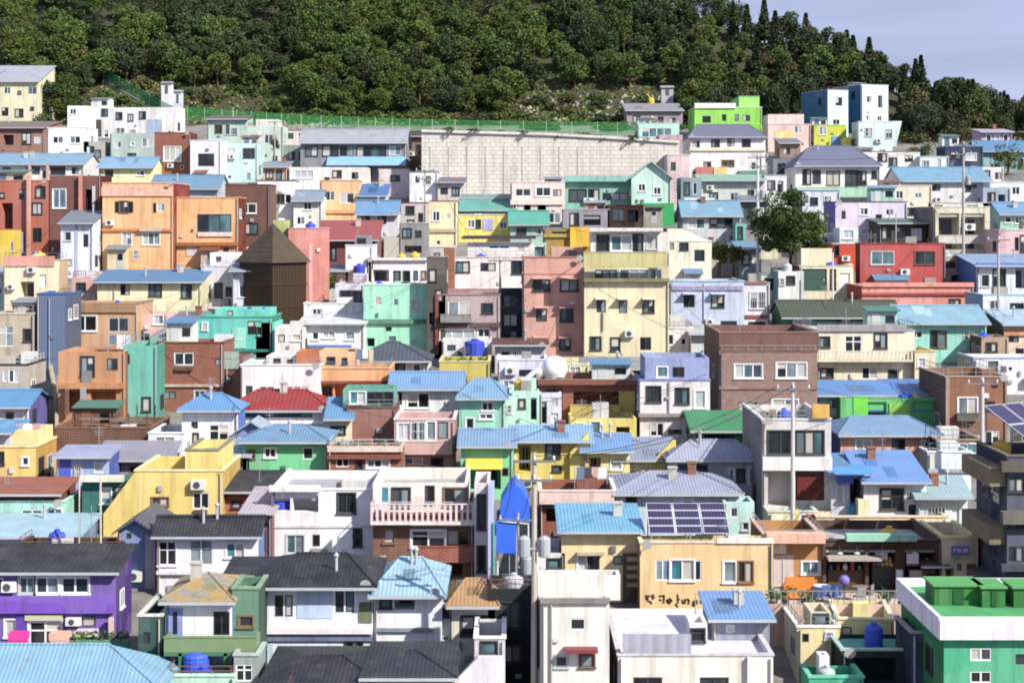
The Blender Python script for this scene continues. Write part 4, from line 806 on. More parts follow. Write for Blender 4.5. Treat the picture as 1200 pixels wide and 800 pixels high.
# ================================================================== lower left
H('pink white cottage with a blue tin roof, left edge', -30, 34, 478, 520, 'F0E0F0', 'g', 458, 's:6CAEE8', win='8 484 7 8; -10 486 9 9', side='5A50A0').pipe(32, 480, 512)
H('small yellow house with a walled top terrace, left', -30, 42, 524, 580, 'F0CC78', 'f', win='26 536 7 9; -4 530 8 14k', top='F4E0A0', side='C89848').ext(14, 46, 504, 525, 'F0DC98', b=1.5).ext(-30, 12, 508, 525, 'D8D0E0', b=1.2, roof='s', yr=496, rc='s:64B0EC')
H('brown red roofed mint house, left edge', -30, 76, 588, 622, 'A8DCCC', 'f', win='25 597 25 9; 56 596 16 11u; 6 600 8 8', top='B8E8D8').ext(-30, 70, 580, 589, '7A4A3C', b=.2, roof='s', yr=562, rc='f:9A5A44')
H('long pale blue flat shed at the left edge', -30, 92, 630, 660, 'A8C8E0', 's', 606, 's:A4D0EC', win='10 636 20 8k', side='6A88A8')
H('rust brown roof terrace house full of stacked timber', 64, 176, 502, 548, 'b:6A3418', 'f', top='b:8A5030', side='3A2014', para=1.0, dep=6)
H('pale blue and indigo cabin under a lavender roof', 68, 128, 536, 592, 'A8C4F4', 's', 524, 's:A8AEDC', side='4A58B0', win='88 545 7 14; 110 542 12 12w').panel(70, 83, 536, 588, 'p:4A5CC8', .06)
H('grey lilac sheet roofed store behind the yellow stair house', 116, 200, 540, 572, 'B0A4A8', 's', 519, 's:A8A4B4', win='126 544 16 9k; 152 546 10 8b; 176 544 14 10k')
H('white garden room with cyan glass beside the blue roofed house', 174, 216, 508, 556, 'E4F0F0', 'f', win='182 512 22 9w; 184 528 10 14; 200 530 10 12k', top='F0F4F4')
H('yellow stair house with a slanting parapet', 158, 261, 552, 628, 'F0D478', 'f', side='C8A850', top='F8E8A8', win='178 583 19 9b; 226 577 19 19', dep=6).ext(217, 256, 528, 553, 'F2D880', b=1.0, top='8A8870').poly([(121, 640), (121, 602), (158, 553), (158, 640)], 'F0D478', 0, .3).panel(227, 243, 597, 601, 'p:5A5040', .12).ext(96, 158, 563, 640, '3A7A74', b=2.2, dep=2.5, win='118 572 12 18t; 134 570 12 20k', name='lower_wall').slab(96, 146, 556, 563, 'E8E4D0', .5, b=2.2).pipe(118, 560, 620, 'p:D8D4C0')
H('terracotta brick low house with a charcoal roof', 256, 318, 577, 622, 'b:C8603C', 's', 560, 's:3C3C42', win='272 588 10 7k; 296 582 10 9k').band(256, 314, 574, 577, 'D0B0A0', .15)
H('blue white cottage with red planter right of the yellow house', 256, 292, 535, 572, 'D0DCF0', 's', 526, 's:B8C8E0', win='270 540 12 8b; 260 548 7 10k')
H('white house with a black roof and three big windows', 184, 303, 630, 700, 'F6F4F8', 'g', 606, 's:34343C', side='6A84B8', win='186 634 20 28q; 222 632 27 30q; 265 636 21 17t', dep=6, over=.4).band(184, 302, 668, 672, 'E8E4EC', .2)
H('periwinkle gabled cottage joined to the black roofed house', 138, 182, 622, 690, '7E94C8', 'e', 608, 's:5A5C6C', win='146 638 8 24k; 148 624 6 7k', side='5A6CA0').poly([(170, 690), (170, 624), (182, 634), (182, 690)], 'C8BCC8', -.05, .06, 'wall_panel')
H('low dark boarded house behind the purple shop roof', 20, 140, 640, 700, 'p:4A4038', 'f', rc='f:4A4644', top='p:3A3634', win='34 650 14 6k; 66 650 20 6k; 104 650 20 8k', dep=2.5)
H('white low dormer hut at the left edge above the purple shop', -30, 22, 650, 680, 'D8D8D0', 'f', win='', rc='f:5A5450')
H('vivid purple shop house with a continuous upper window strip', -30, 136, 672, 775, '8062B8', 's', 640, 't:33302F', side='4A2C7C', dep=3.2, over=.35, win='-20 677 24 15; 23 676 17 19; 42 676 26 19; 72 676 32 19; 6 726 12 20w; 34 728 38 30q; 96 722 16 12k').band(-30, 134, 697, 717, '7C50C4', .25).ac(4, 680, 16, 12).ac(79, 722, 17, 9).panel(80, 116, 736, 745, 'p:E8DCE4', .12).panel(20, 31, 722, 745, 'p:6440B0', .1).band(30, 74, 719, 726, 'p:C8CCA0', .15).column(127, 132, 724, 752, 'E8C8B8')  # side wall is a darker purple copy, shade put into its colour
H('small two-storey house under a mossy hipped roof', 194, 272, 707, 846, 'F6F6F8', 'h', 673, 'm:moss', side='7080C0', win='250 716 19 28k; 232 722 5 6w', inset=1.4, rot=0, dep=4.5, over=.4, D=72.6).panel(194, 214, 712, 746, '8898D8', .03).panel(203, 208, 716, 742, 'p:20242A', .05).balcony(192, 300, 747, 765, 'p:7A9468', 1.2, floor='p:4A7A58').tank(230, 792, 'p:2A58D8', .55, .95, -1.0, 'blue', lab='blue barrel under the green balcony of the mossy roofed house').column(209, 213, 765, 795, 'p:3A7A4A', -1.2).column(262, 266, 765, 795, 'p:3A7A4A', -1.2)
H('sea green wall house behind the mossy roofed house', 272, 303, 690, 850, '5A8A70', 'f', win='280 722 16 12b; 276 734 8 10k', top='8AA888', side='2A4A3C', dep=2.6, D=72.9)
H('dark green curved stair wall house on the left', 162, 190, 722, 850, '3A5A54', 'f', win='168 740 8 14k', side='22342E', top='D8D8CC', dep=4, D=72.2)
H('pale mint ground block at the bottom edge', 196, 275, 792, 850, 'B8E4CC', 'f', win='206 806 16 14', top='C8ECD8', dep=1.3, D=70.4)
H('grey house with a sash window at the bottom edge', 274, 303, 768, 860, '9CA8A4', 'f', win='276 778 20 20q', top='B8C4BC', dep=1.3, D=70.6)
H('broad light blue hipped tin roof, bottom left corner', -220, 186, 812, 900, 'C8D8E0', 'h', 757, 's:90C4EA', win='20 830 30 20', inset=2.4, dep=8)
# ---------------------------------------------------------------- lower middle
H('black roofed white house with pale blue panels', 302, 437, 690, 800, 'EDF0FA', 'h', 650, 's:2C2E34', win='322 697 10 25k; 334 697 9 25k; 393 692 10 25k; 405 692 10 25k; 330 760 9 22k; 340 760 8 22k; 362 766 26 22bk; 405 753 8 16k; 418 753 6 14k', side='A8B8D8', dep=5.5, inset=1.4, over=.6).panel(348, 390, 692, 724, 'C4DAF8', .03).panel(421, 436, 705, 729, '6A7850', .06).band(302, 437, 734, 741, 'F0E8EC', .25).band(302, 437, 744, 750, '6A7898', .12).panel(306, 320, 745, 795, 'D0E4F8', .02).ext(258, 304, 694, 800, 'C8D8F0', b=.6, dep=4.5, roof='s', yr=655, rc='s:2C2E34', win='268 712 12 14')
H('large white house with dark corner balcony and blue barrel', 318, 437, 574, 672, 'F4F2F4', 'f', side='8A4460', top='F4F4F4', dep=7, win='343 580 30 20re; 396 578 20 23k; 336 627 20 21; 366 626 9 14; 415 618 8 9k; 415 630 8 10k; 320 578 20 20re').band(318, 437, 615, 618, 'DCD8DC', .06).panel(365, 384, 642, 646, 'p:9A9898', .15).tank(330, 602, 'p:2440C8', .5, .85, .7, 'blue', lab='blue barrel in the corner balcony of the large white house').slab(316, 376, 568, 575, 'EDE8EA', .3)
H('maroon walled passage house left of the large white house', 286, 319, 602, 680, 'b:7A3A4C', 's', 590, 's:D8C8D0', win='300 624 10 18k', dep=5)
H('pink balcony house over a brown brick floor', 437, 556, 600, 690, 'b:8A4A34', 'f', side='5A2C20', top='E4DCD4', dep=6.5, win='450 620 12 16wb; 482 621 40 20q; 524 621 26 18b; 482 660 60 16re').ext(437, 548, 566, 601, 'ECE4DC', b=.9, win='446 570 10 20t; 460 572 20 24k; 478 570 12 19t; 500 570 8 20k; 520 572 26 20b').balcony(434, 556, 590, 612, 'F0E8E0', .7, 'balusters', rc='F0D4D0').balcony(490, 556, 641, 656, 'b:A84E38', .6).band(482, 556, 610, 614, 'F0DAD6', .5)
H('tall white post frame house beside the blue tarp', 556, 574, 566, 700, 'E8DCDC', 'f', win='560 580 8 40k; 560 640 8 30k', side='p:30B0A0', dep=4)
H('white house with a light blue tin roof next to the black roof', 438, 518, 700, 800, 'F3F2F4', 'h', 655, 's:92C4E8', win='446 702 12 10k; 462 702 24 12r; 495 702 9 5k; 450 753 20 12r; 512 760 5 10k', side='C8D0D8', inset=1.0, dep=5.5, over=.55).band(440, 508, 735, 739, '8A949C', .15)
H('cream house with ochre roof and grey lintel', 529, 580, 712, 800, 'EDE4D4', 'h', 680, 's:C48C34', win='541 722 29 22k; 546 752 5 16k', side='B8A888', dep=4.5).ext(513, 528, 706, 790, 'E8E8E8', b=.4, dep=3, win='518 714 7 8k; 516 744 10 10')
H('pale stepped yard house with slanting white coping', 556, 592, 748, 850, 'E4E0E4', 'f', win='564 752 18 14k', side='A8A4A8', top='F0F0EE', dep=4).poly([(530, 860), (530, 800), (560, 770), (590, 770), (590, 860)], 'EAE8EE', -.8, .4, 'lower_wall')
H('black tiled roofs along the bottom edge', 310, 440, 802, 900, '50484C', 'h', 770, 's:32323A', inset=1.6, dep=5)
H('black ribbed hipped roof with a pale green hip, bottom edge', 428, 530, 796, 900, '5A5A5E', 'h', 764, 's:3A3C44', inset=1.6, dep=5)
H('filler house painted dark as shade in the gully', 572, 636, 690, 800, '2E3036', 'f', win='588 706 20 30k; 590 756 20 20k', side='22242A', dep=3)  # near-black walls stand in for the dark gap, shade put into colour
# ---------------------------------------------------------------- lower right
H('cream house with a bright cyan tin roof', 658, 750, 624, 705, 'EFD8A4', 's', 602, 's:52B4E8', win='677 648 11 21t; 690 649 11 30k; 656 678 10 6k', side='C8A878', dep=5).slab(676, 708, 646, 649, 'C8B898', .4)
H('white house with rooftop sheds behind the tall pole', 628, 662, 648, 705, 'F0EEEE', 'f', win='642 655 14 10k; 634 672 8 8b', dep=4)
H('off white corner house with a maroon awning', 633, 714, 704, 860, 'EAE8E0', 'f', side='5A5658', win='668 724 18 14; 651 768 14 13; 680 767 16 14', top='B8B8B0', dep=6).band(633, 714, 700, 706, '8C8880', .15).slab(661, 700, 757, 761, 'p:8A3A40', .6).ext(630, 727, 674, 703, 'E6E6DC', b=.6, dep=1.2, lo=None, name='lower_wall').pipe(646, 705, 800, 'p:A8ACA0')
H('dark louvred stair tower between cream houses', 730, 752, 648, 706, '5A5244', 'f', side='38342C', win='734 652 14 6r; 734 662 14 6r; 734 672 14 6r; 734 682 14 6r', dep=4)
H('wide cream house with a teal paned window band and painted writing', 750, 906, 636, 722, 'EFCB92', 'f', side='A88858', win='768 656 17 24u; 786 656 27 24t; 814 656 8 24; 848 658 14 24t; 865 658 17 24b', top='F0DCC0', dep=6.5).band(840, 906, 630, 636, 'F2E8DC', .1)
H('low ribbed white building with a lilac concrete roof deck', 724, 906, 768, 860, 'EFE8DC', 'f', rc='f:E0DCEC', side='A8A4A0', top='D8D4D8', dep=-8.7, para=.2, win='742 793 34 20k; 820 793 34 20k; 746 774 3 14k').column(728, 732, 772, 800, 'F4F0E8', -.2).column(876, 880, 770, 800, 'F4F0E8', -.2).ext(808, 829, 730, 768, 'F2F0F0', b=1.2, dep=1.6, win='810 737 15 14kq', name='upper_storey').poly([(730, 768), (730, 743), (810, 743), (810, 768)], 'v:CCCCE0', .0, .12, 'parapet')
H('grey ribbed rooftop shed with a bright blue roof', 834, 902, 727, 800, 'v:A8AEC4', 's', 709, 's:5A9CE8', win='851 732 10 9w', dep=3.5, D=74.5, side='v:5A6078')
H('cream kiosk house with a chimney block and dark grille', 934, 984, 735, 800, 'EFE0A4', 'f', win='940 742 8 10k; 968 740 8 8', side='E8E4D0', top='F0F0E8', dep=4).ext(950, 974, 717, 736, 'D8CCA8', b=.6, dep=2, win='954 720 16 12k')
H('butter wall house above the turquoise yard roof', 980, 1048, 726, 790, 'F0E09C', 'f', win='986 734 12 10k', top='F0E8C0', rot=-6, side='4A4438', dep=4)
H('yard house with a sea green flat roof', 986, 1072, 762, 830, '2A3A3A', 'f', rc='f:58B49C', top='p:A8C8B8', win='1000 770 50 30re', side='202A28', dep=5, para=.15)
H('bright green floored terrace house at the bottom edge', 948, 1012, 794, 860, '48B890', 'f', rc='f:38B07C', win='', top='60C8A0', dep=4).ext(960, 972, 768, 796, 'EDF0F0', b=.8, dep=.8)
H('emerald green corner house with a broad white parapet', 1106, 1340, 748, 900, '48B688', 'f', side='2A8A50', rc='f:40A058', win='1137 759 25 15; 1137 786 25 14; 1190 766 14 12k', top='F4F0F8', dep=7.5, para=1.0).band(1099, 1342, 724, 747, 'F2EEFA', .35).ext(1100, 1342, 723, 749, 'F2EEFA', b=-.1, dep=7.6, rc='f:48A860', para=.9, name='parapet')
H('narrow slate house with blue posts left of the emerald house', 1068, 1104, 742, 850, '44587C', 'f', win='1072 752 10 30k; 1086 756 9 30k', side='2A384E', top='A8A4A0', dep=3)

H('filler house painted dark as alley shade between mint tower and brick chimney house', 500, 522, 302, 420, '5A5450', 'f', win='503 316 8 14k; 511 340 7 12k; 503 366 8 14r', side='3A3430', top='8A8078')  # added to fill the alley gap; its dark walls carry the alley shade
H('small grey box house on the stair lane under the pale yellow slim house', 504, 532, 290, 330, 'C8C4BC', 'f', win='508 296 8 9k; 520 298 7 8', top='D8D8D8')
H('blue grey tin shed just left of the white pole', 866, 892, 292, 330, '9AACBC', 's', 284, 's:7AA8CC', win='870 298 8 12k; 882 300 6 8')
H('turquoise pillar hut behind the white pole', 862, 874, 262, 292, '78C0B8', 'f', win='865 266 5 14k')
H('low white garage under the street tree', 892, 934, 322, 352, 'D8DAD8', 'f', win='896 326 12 14k; 914 326 12 12r', top='98B8B0')
H('grey step house between the tree and the lavender house', 934, 960, 296, 330, 'B8BCC0', 'f', win='938 300 8 10k; 950 302 6 8w')
H('charcoal hut behind the white pole crossarms', 868, 900, 236, 270, '6A7278', 's', 230, 's:8A98A0', win='872 244 10 12k; 886 244 8 8')
H('cream hut on the lane right of the blue grey tin shed', 892, 912, 276, 304, 'DCD0B0', 'f', win='896 282 8 8k')
H('narrow white house left of the slate villa lane', 896, 922, 206, 244, 'E4E4E6', 'f', win='900 212 8 10k; 911 212 7 14r', top='C8D0D8')
H('brown shed by the lane above the slate villa', 914, 938, 168, 192, '9A8070', 's', 163, 's:8A8A92', win='918 173 8 8k')
H('low pale wall house below the jade cube, upper left', 98, 122, 166, 200, 'B8B4AC', 'f', win='102 172 8 10k; 112 176 6 8')
H('tiny peach shed under the small upper pole', 308, 336, 196, 226, 'E0B898', 's', 190, 's:9AA8B8', win='312 200 8 9k; 324 200 6 12k')
H('pinkish lane house behind the mauve grey balcony house', 586, 612, 322, 345, 'C8A8A0', 'f', win='590 326 8 8k')
H('brown shack at the far right of the dark cafe', 1082, 1106, 664, 712, '5A4438', 's', 656, 's:6A5A50', win='1086 672 12 24r')
H('grey blue garage under the right tin roofs', 1152, 1184, 220, 262, 'A8B4C4', 'f', win='1158 226 8 10k; 1170 228 8 12r')
H('small teal roofed shed below the white blue roofed villa', 818, 860, 292, 324, 'C4BCB0', 's', 286, 's:6AA8A0', win='824 298 10 12r; 842 298 8 8')
H('white shed with brown door under the crimson barn roofed shed', 386, 408, 318, 352, 'C8D0D0', 's', 312, 's:A0B0B8', win='390 324 8 14k')
H('stacked grey cabin right of the salmon hut', 468, 502, 262, 306, '9A9A98', 'f', win='472 268 10 10k; 486 270 8 9k; 474 288 20 8r', top='B8B8B4')
H('beige hut behind the canary house and its blue slab', 600, 640, 236, 262, 'D8C8B0', 'f', win='604 240 10 7k; 622 240 8 8k')
H('pale rose shed at the foot of the retaining wall', 676, 706, 200, 232, 'E8D4D0', 's', 194, 's:B8A8A8', win='680 206 8 9k; 694 206 8 9k')
H('weathered white hut leaning against the retaining wall middle', 706, 738, 196, 226, 'DCDAD4', 's', 190, 's:9AB8C8', win='710 202 9 8k; 724 202 9 10r')
H('small plum roofed shed against the retaining wall left', 512, 544, 214, 246, 'D0C8C4', 's', 208, 's:7A6A88', win='516 220 9 8k; 530 220 8 9k')
H('mustard lean-to beneath the mint pavilion', 738, 776, 172, 200, 'C8B890', 's', 168, 's:A89890', win='742 178 10 10k; 760 178 8 8k')
# ------------------------------------------------------------------ small wear of everyday use on roofs and facades
def topbits(B):
    r = B.seed; a0, a1, b, e, c0, c1, cr = B.main; kd = B.h.roof
    if B.h.yb < 880 and kd in 'gsh' and cr is not None and a1 - a0 > 2:
        run = (e - b) if kd == 's' else (e - b) / 2
        for k in range(r.choice((0, 1, 1, 2))):
            t = r.uniform(.35, .85); x = r.uniform(a0 + (a1 - a0) * .25, a1 - (a1 - a0) * .25); y = b + run * t; z = c1 + (cr - c1) * t
            q = r.random(); m = MB()
            if q < .4: m.tube((x, y, z - .1), (x, y, z + .75), .07, n=7); m.lathe([(.11, z + .72), (.13, z + .8), (.02, z + .92)], x, y, 8); m.build('vent_pipe', M('p:B8BABC'), B.root)
            elif q < .7: m.box(x, x + .45, y, y + .4, z - .2, z + .7); m.box(x - .05, x + .5, y - .05, y + .45, z + .701, z + .78); m.build('chimney', M(r.choice(('b:9A5A44', 'C8C4BC'))), B.root)
            else:
                m.tube((x, y, z - .1), (x, y, z + 1.5), .022, n=5)
                for j in range(4): m.tube((x - .4 + j * .05, y, z + 1.4 - j * .13), (x + .4 - j * .05, y, z + 1.4 - j * .13), .012, n=4)
                m.build('aerial', M('p:9A9C9E'), B.root)
    if r.random() < .14 and a1 - a0 > 3:
        x = r.choice((a0 + .3, a1 - .3)); z = c1 - .2; m = MB(); m.tube((x, -.003, z), (x, -.3, z + .1), .025, n=5)
        pr = [(.02, 0), (.15, .04), (.22, .1), (.25, .15)]
        i0 = len(m.v); m.lathe(pr, 0, 0, 12)
        for i in range(i0, len(m.v)): vx, vy, vz = m.v[i]; m.v[i] = (x + vx, -.3 - vz * .8, z + .12 + vy * .9 + vz * .5)
        m.build('satellite_dish', M('p:A8A8A4'), B.root)
def inside(ops_, x, z, w_, h_): return any(o[0] - .15 < x + w_ and o[1] + .15 > x and o[2] - .15 < z + h_ and o[3] + .15 > z for o in ops_)
CW = ['E8E8F0', 'A86060', '6A7C9C', 'D8C8A0', '8AA89C', 'C8A0A8', '484850', 'F0F0F0', 'C8CCD4', 'E8E8E8']
def clutter(B):
    h = B.h; r = B.seed; A = B.main; a0, a1, b, e, c0, c1, cr = A
    big = h.yb > 330
    wpx = h.x1 - h.x0
    # facade: pipes, meter boxes, a cable, air conditioner
    vis0 = 0.0
    if wpx > 24 and r.random() < .8:
        x = a0 + .12 if r.random() < .5 else a1 - .12
        m = MB(); m.tube((x, -.07, max(c0, -2)), (x, -.07, c1 - .1), .04 if big else .05, n=5)
        m.build('drainpipe', M('p:' + r.choice(('B8B8B4', '8A8A88', 'C8B8A0', '5A6A78'))), B.root)
    if wpx > 30 and 'writing' not in h.label:
        for k in range(r.choice((1, 2, 3))):
            for t in range(6):
                w_, hh = r.uniform(.25, .8), r.uniform(.25, .55); x = r.uniform(a0 + .2, a1 - 1); z = r.uniform(max(.2, c0), c1 - .9)
                if not inside(B.ops_, x, z, w_, hh):
                    if w_ > .70:
                        m = MB(); m.mi = 0; m.box(x, x + w_, -.34, -.03, z, z + .5); m.mi = 1; m.tube((x + w_ * .42, -.342, z + .25), (x + w_ * .42, -.355, z + .25), .19, n=12)
                        m.build('air_conditioner', ['p:DCDCD8', 'p:484C50'], B.root)
                    else:
                        m = MB(); m.box(x, x + w_ * .6, -.12, -.003, z, z + hh * .6); m.build('meter_box', M('p:' + r.choice(('A8A8A8', '707478', 'D8D4CC'))), B.root)
                    B.ops_.append([x, x + w_, z, z + hh]); break
    # lean-to built against the foot of the wall, where the photo shows no opening
    W0 = a1 - a0
    if W0 > 2.6 and 720 > h.yb > 215 and r.random() < .62 and h.label[:5] != 'pinkw':
        for t in range(8):
            w_ = r.uniform(1.3, min(3.2, W0 * .6)); x = r.uniform(a0 + .05, a1 - w_ - .05); hh = r.uniform(1.7, 2.3); out = r.uniform(.9, 1.5)
            if hh > c1 - .9: break
            if any(x < g_[1] + .1 and x + w_ > g_[0] - .1 and -.2 < g_[3] and hh + .3 > g_[2] for g_ in B.manops + B.ops_[len(B.mainops):]): continue
            m = MB(); m.box(x, x + w_, -out, -.003, max(c0, -2.5), hh); m.build('lean_to', M(r.choice((h.wall if isinstance(h.wall, str) else 'D8D8D8', 'E0DCD4', 'A8A49C', 'C4A890', '8CA8B4', 'D8C8A0', 'b:8A4A34'))), B.root)
            m = MB(); m.prism([(-out - .35, hh - .12), (-.004, hh + .28), (-.004, hh + .34), (-out - .35, hh - .05)], 'x', x - .15, x + w_ + .15); m.build('lean_to_roof', M('s:' + r.choice(('6AA0D8', '8FB4D8', '9AA0A8', '5A9A88', 'A05A48', '4A80C0', '6A6A70'))), B.root)
            dw = .65; dx = x + r.uniform(.15, w_ - dw - .1); m = MB(); m.mi = 0; m.box(dx, dx + dw, -out - .03, -out - .002, .02, hh - .35); m.mi = 1
            m.box(dx + .1, dx + dw - .1, -out - .045, -out - .031, hh * .5, hh - .5); m.build('door', ['p:' + r.choice(('6A4A34', 'B8B8B8', '3A4A5A', '4A6A58')), 'g:14171A'], B.root)
            ox = x + .12 if dx - x > 1.0 else (dx + dw + .15 if x + w_ - dx - dw > .75 else None)
            if ox is not None: m = MB(); m.mi = 0; m.box(ox, ox + .55, -out - .04, -out - .002, hh * .42, hh * .8); m.mi = 1; m.box(ox + .05, ox + .5, -out - .05, -out - .041, hh * .42 + .05, hh * .8 - .05); m.build('window', ['p:E0E0E0', 'g:14171A'], B.root)
            B.ops_.append([x, x + w_, -3, hh + .4]); break
    # the side wall the camera can see: windows there too
    cx = (h.x0 + h.x1) / 2; sgn = 1 if (cx < 560 and h.rot <= 0.02) else (-1 if (cx > 640 or h.rot > .02) else 0)
    if sgn and e - b > 3 and c1 > 2.2:
        for k in range(r.choice((1, 1, 2))):
            yy = b + (e - b) * (.3 + .36 * k) + r.uniform(-.3, .3); w_ = r.uniform(.35, .6); zz = r.uniform(.9, 1.3) if c1 < 3.4 else r.choice((r.uniform(.9, 1.3), c1 - 1.9)); hh = r.uniform(.8, 1.1)
            if zz + hh > c1 - .3: continue
            X = a1 if sgn > 0 else a0; m = MB(); t = .06
            def bx(u0, u1, v0, v1, d): m.box(min(X + sgn * .002, X + sgn * d), max(X + sgn * .002, X + sgn * d), u0, u1, v0, v1)
            bx(yy - w_, yy - w_ + t, zz, zz + hh, .05); bx(yy + w_ - t, yy + w_, zz, zz + hh, .05); bx(yy - w_ + t, yy + w_ - t, zz + hh - t, zz + hh, .05); bx(yy - w_ + t, yy + w_ - t, zz, zz + t, .05); bx(yy - .02, yy + .02, zz + t, zz + hh - t, .045); bx(yy - w_ - .04, yy + w_ + .04, zz - .06, zz - .001, .1)
            fo = m.build('window', M('p:' + r.choice(('F0F0F0', '3A3C3E', 'C4C6C8'))), B.root)
            m = MB(); XX = X + sgn * .02; m.face((XX, yy - w_ + t, zz + t), (XX, yy + w_ - t, zz + t), (XX, yy + w_ - t, zz + hh - t), (XX, yy - w_ + t, zz + hh - t)); m.build('pane', M('g:1A2226'), fo)
    if not hasattr(B, 'deck') or h.roof not in 'fn': return
    A0, A1, B0, B1, f = B.deck0
    if A1 - A0 < 1.5 or B1 - B0 < 1.5: return
    if (A1 - A0) > 4 and (B1 - B0) > 3.2 and r.random() < .38 and not any(k == 'ext' for k, a, kw in h.ops):
        w_ = r.uniform(1.8, (A1 - A0) * .5); x = r.choice((A0 + .05, A1 - w_ - .05)); hh = r.uniform(1.2, 1.9); dd = r.uniform(1.4, 2.0); y = B1 - dd - .05
        wc = r.choice((h.wall, 'E8E6E0', 'D8D8D8', 'C8B8A0', 'A8C8C0', 'E0C8C0')); wc = wc if isinstance(wc, str) else 'D8D8D8'
        m = MB(); m.box(x, x + w_, y, y + dd, f + .003, f + hh); m.build('rooftop_room', M(wc), B.root)
        m = MB(); m.prism([(y - .3, f + hh + .003), (y + dd + .1, f + hh + .25), (y + dd + .1, f + hh + .32), (y - .3, f + hh + .07)], 'x', x - .15, x + w_ + .15); m.build('rooftop_room_roof', M('s:' + r.choice(('6AA0D8', '8FB4D8', 'A8B0B8', '5A9A88', 'B06A58'))), B.root)
        m = MB(); m.mi = 0; m.box(x + w_ * .15, x + w_ * .15 + .6, y - .03, y - .002, f + .1, f + hh - .15); m.mi = 1; m.box(x + w_ * .6, x + w_ * .9, y - .03, y - .002, f + hh * .5, f + hh * .82); m.build('door', ['p:' + r.choice(('8A5A40', 'C8C8C8', '4A6A8A')), 'g:14171A'], B.root)
        A0, A1 = (A0 + w_ + .1, A1) if x < A0 + .1 else (A0, A1 - w_ - .1)
        if A1 - A0 < 1.5: return
    W_ = A1 - A0; n = r.choice((1, 2, 3)) if big else r.choice((0, 1, 1))
    for k in range(n):
        x = r.uniform(A0 + .5, A1 - .9); y = r.uniform(B0 + .4, B1 - .9); q = r.random()
        if q < .22 and not big: continue
        if q < .22:
            m = MB(); m.box(x, x + r.uniform(.6, 1.3), y, y + .8, f + .003, f + r.uniform(.6, 1.3)); m.build('roof_hatch', M(r.choice(('D8D8D4', 'A8A49C', h.wall if isinstance(h.wall, str) else 'C8C8C8'))), B.root)
        elif q < .42:
            m = MB(); m.tube((x, y, f), (x, y, f + r.uniform(1.4, 2.4)), .025, n=5); z = f + 1.3
            for j in range(4): m.tube((x - .35 + j * .03, y, z - j * .12), (x + .35 - j * .03, y, z - j * .12), .012, n=4)
            m.build('aerial', M('p:9A9C9E'), B.root)
        elif q < .62 and big:
            w_ = B.root.location + Vector((x * B.cs - y * B.sn, x * B.sn + y * B.cs, f)); c_ = r.choice((('p:2A50C8', 'blue'), ('p:2A50C8', 'blue'), ('p:E0B838', 'yellow'), ('p:B8BCC0', 'grey')))
            B.tank(h.x0, None, c_[0], r.uniform(.38, .55), r.uniform(.7, 1.0), y, c_[1]) if False else tank_at(w_, c_, r, B)
        elif q < .70 and big:
            x = min(x, A1 - 1.8)
            if W_ < 3: continue
            o = empty('clothes_line', B.root.location + Vector((x * B.cs - y * B.sn, x * B.sn + y * B.cs, f)), h.rot)
            m = MB(); m.tube((0, 0, 0), (0, 0, 1.7), .025, n=5); m.tube((1.8, 0, 0), (1.8, 0, 1.7), .025, n=5); m.tube((0, 0, 1.68), (1.8, 0, 1.68), .01, n=4); m.build('frame', M('p:A8A8A8'), o)
            t = .12
            while t < 1.5:
                w_ = r.uniform(.25, .5); hh = r.uniform(.5, 1.0); m = MB(); m.box(t, min(t + w_, 1.78), -.012, .012, 1.67 - hh, 1.67); m.build('laundry', M('p:' + r.choice(CW)), o); t += w_ + .06
            tag(o, 'clothes line with washing on the ' + trim(h.label, 10), 'clothes line', 'clothes lines on the roofs')
        else:
            m = MB()
            for j in range(r.randint(2, 5)):
                xx = min(A1 - .5, x + r.uniform(-.5, .7)); m.box(xx, xx + r.uniform(.2, .5), y + j * .13, y + j * .13 + .11, f + .004, f + r.uniform(.15, .6))
            m.build('stacked_boards', M('p:' + r.choice(('8A7A64', '6A6A6A', 'A89888'))), B.root)
    if r.random() < (.35 if big else .12) and not any(k == 'roofrail' for k, a, kw in h.ops):
        sv = B.deck, B.last; B.deck = B.deck0; B.last = A; B.roofrail('p:' + r.choice(('9A9EA0', 'C8CCD0', '6A7A88', '8A5A4A')), r.uniform(.4, .7)); B.deck, B.last = sv
BAD = ('a', 'the', 'with', 'of', 'and', 'under', 'in', 'on', 'by', 'over', 'beside', 'left', 'right', 'behind', 'between', 'to', 'below', 'above', 'up', 'its', 'big', 'white', 'one', 'small', 'dark', 'blue', 'from', 'at')
def trim(t, n):
    w_ = t.split()
    if len(w_) <= n: return t
    w_ = w_[:n]
    while w_[-1] in BAD: w_.pop()
    return ' '.join(w_)
def tank_at(loc, c_, r, B):
    o = empty('water_tank', loc); rr, h = r.uniform(.36, .52), r.uniform(.7, 1.0)
    m = MB(); pr = [(rr * .94, 0), (rr, .06)]
    for i in range(1, 5): pr += [(rr, h * .2 * i - .03), (rr * .965, h * .2 * i), (rr, h * .2 * i + .03)]
    pr += [(rr, h - .08), (rr * .9, h), (rr * .4, h + .1)]
    m.lathe(pr); m.build('barrel', M(c_[0]), o); m = MB(); m.lathe([(rr * .32, h + .1), (rr * .34, h + .13), (rr * .34, h + .19), (rr * .2, h + .22)]); m.build('lid', M(c_[0]), o)
    tag(o, c_[1] + ' water barrel on the roof of the ' + trim(B.h.label, 8), 'water tank', 'water tanks on the roofs')
solve(HS)
BY = {}
for h in HS: BY[h.label] = Build(h)
for B in list(BY.values()): clutter(B); topbits(B)
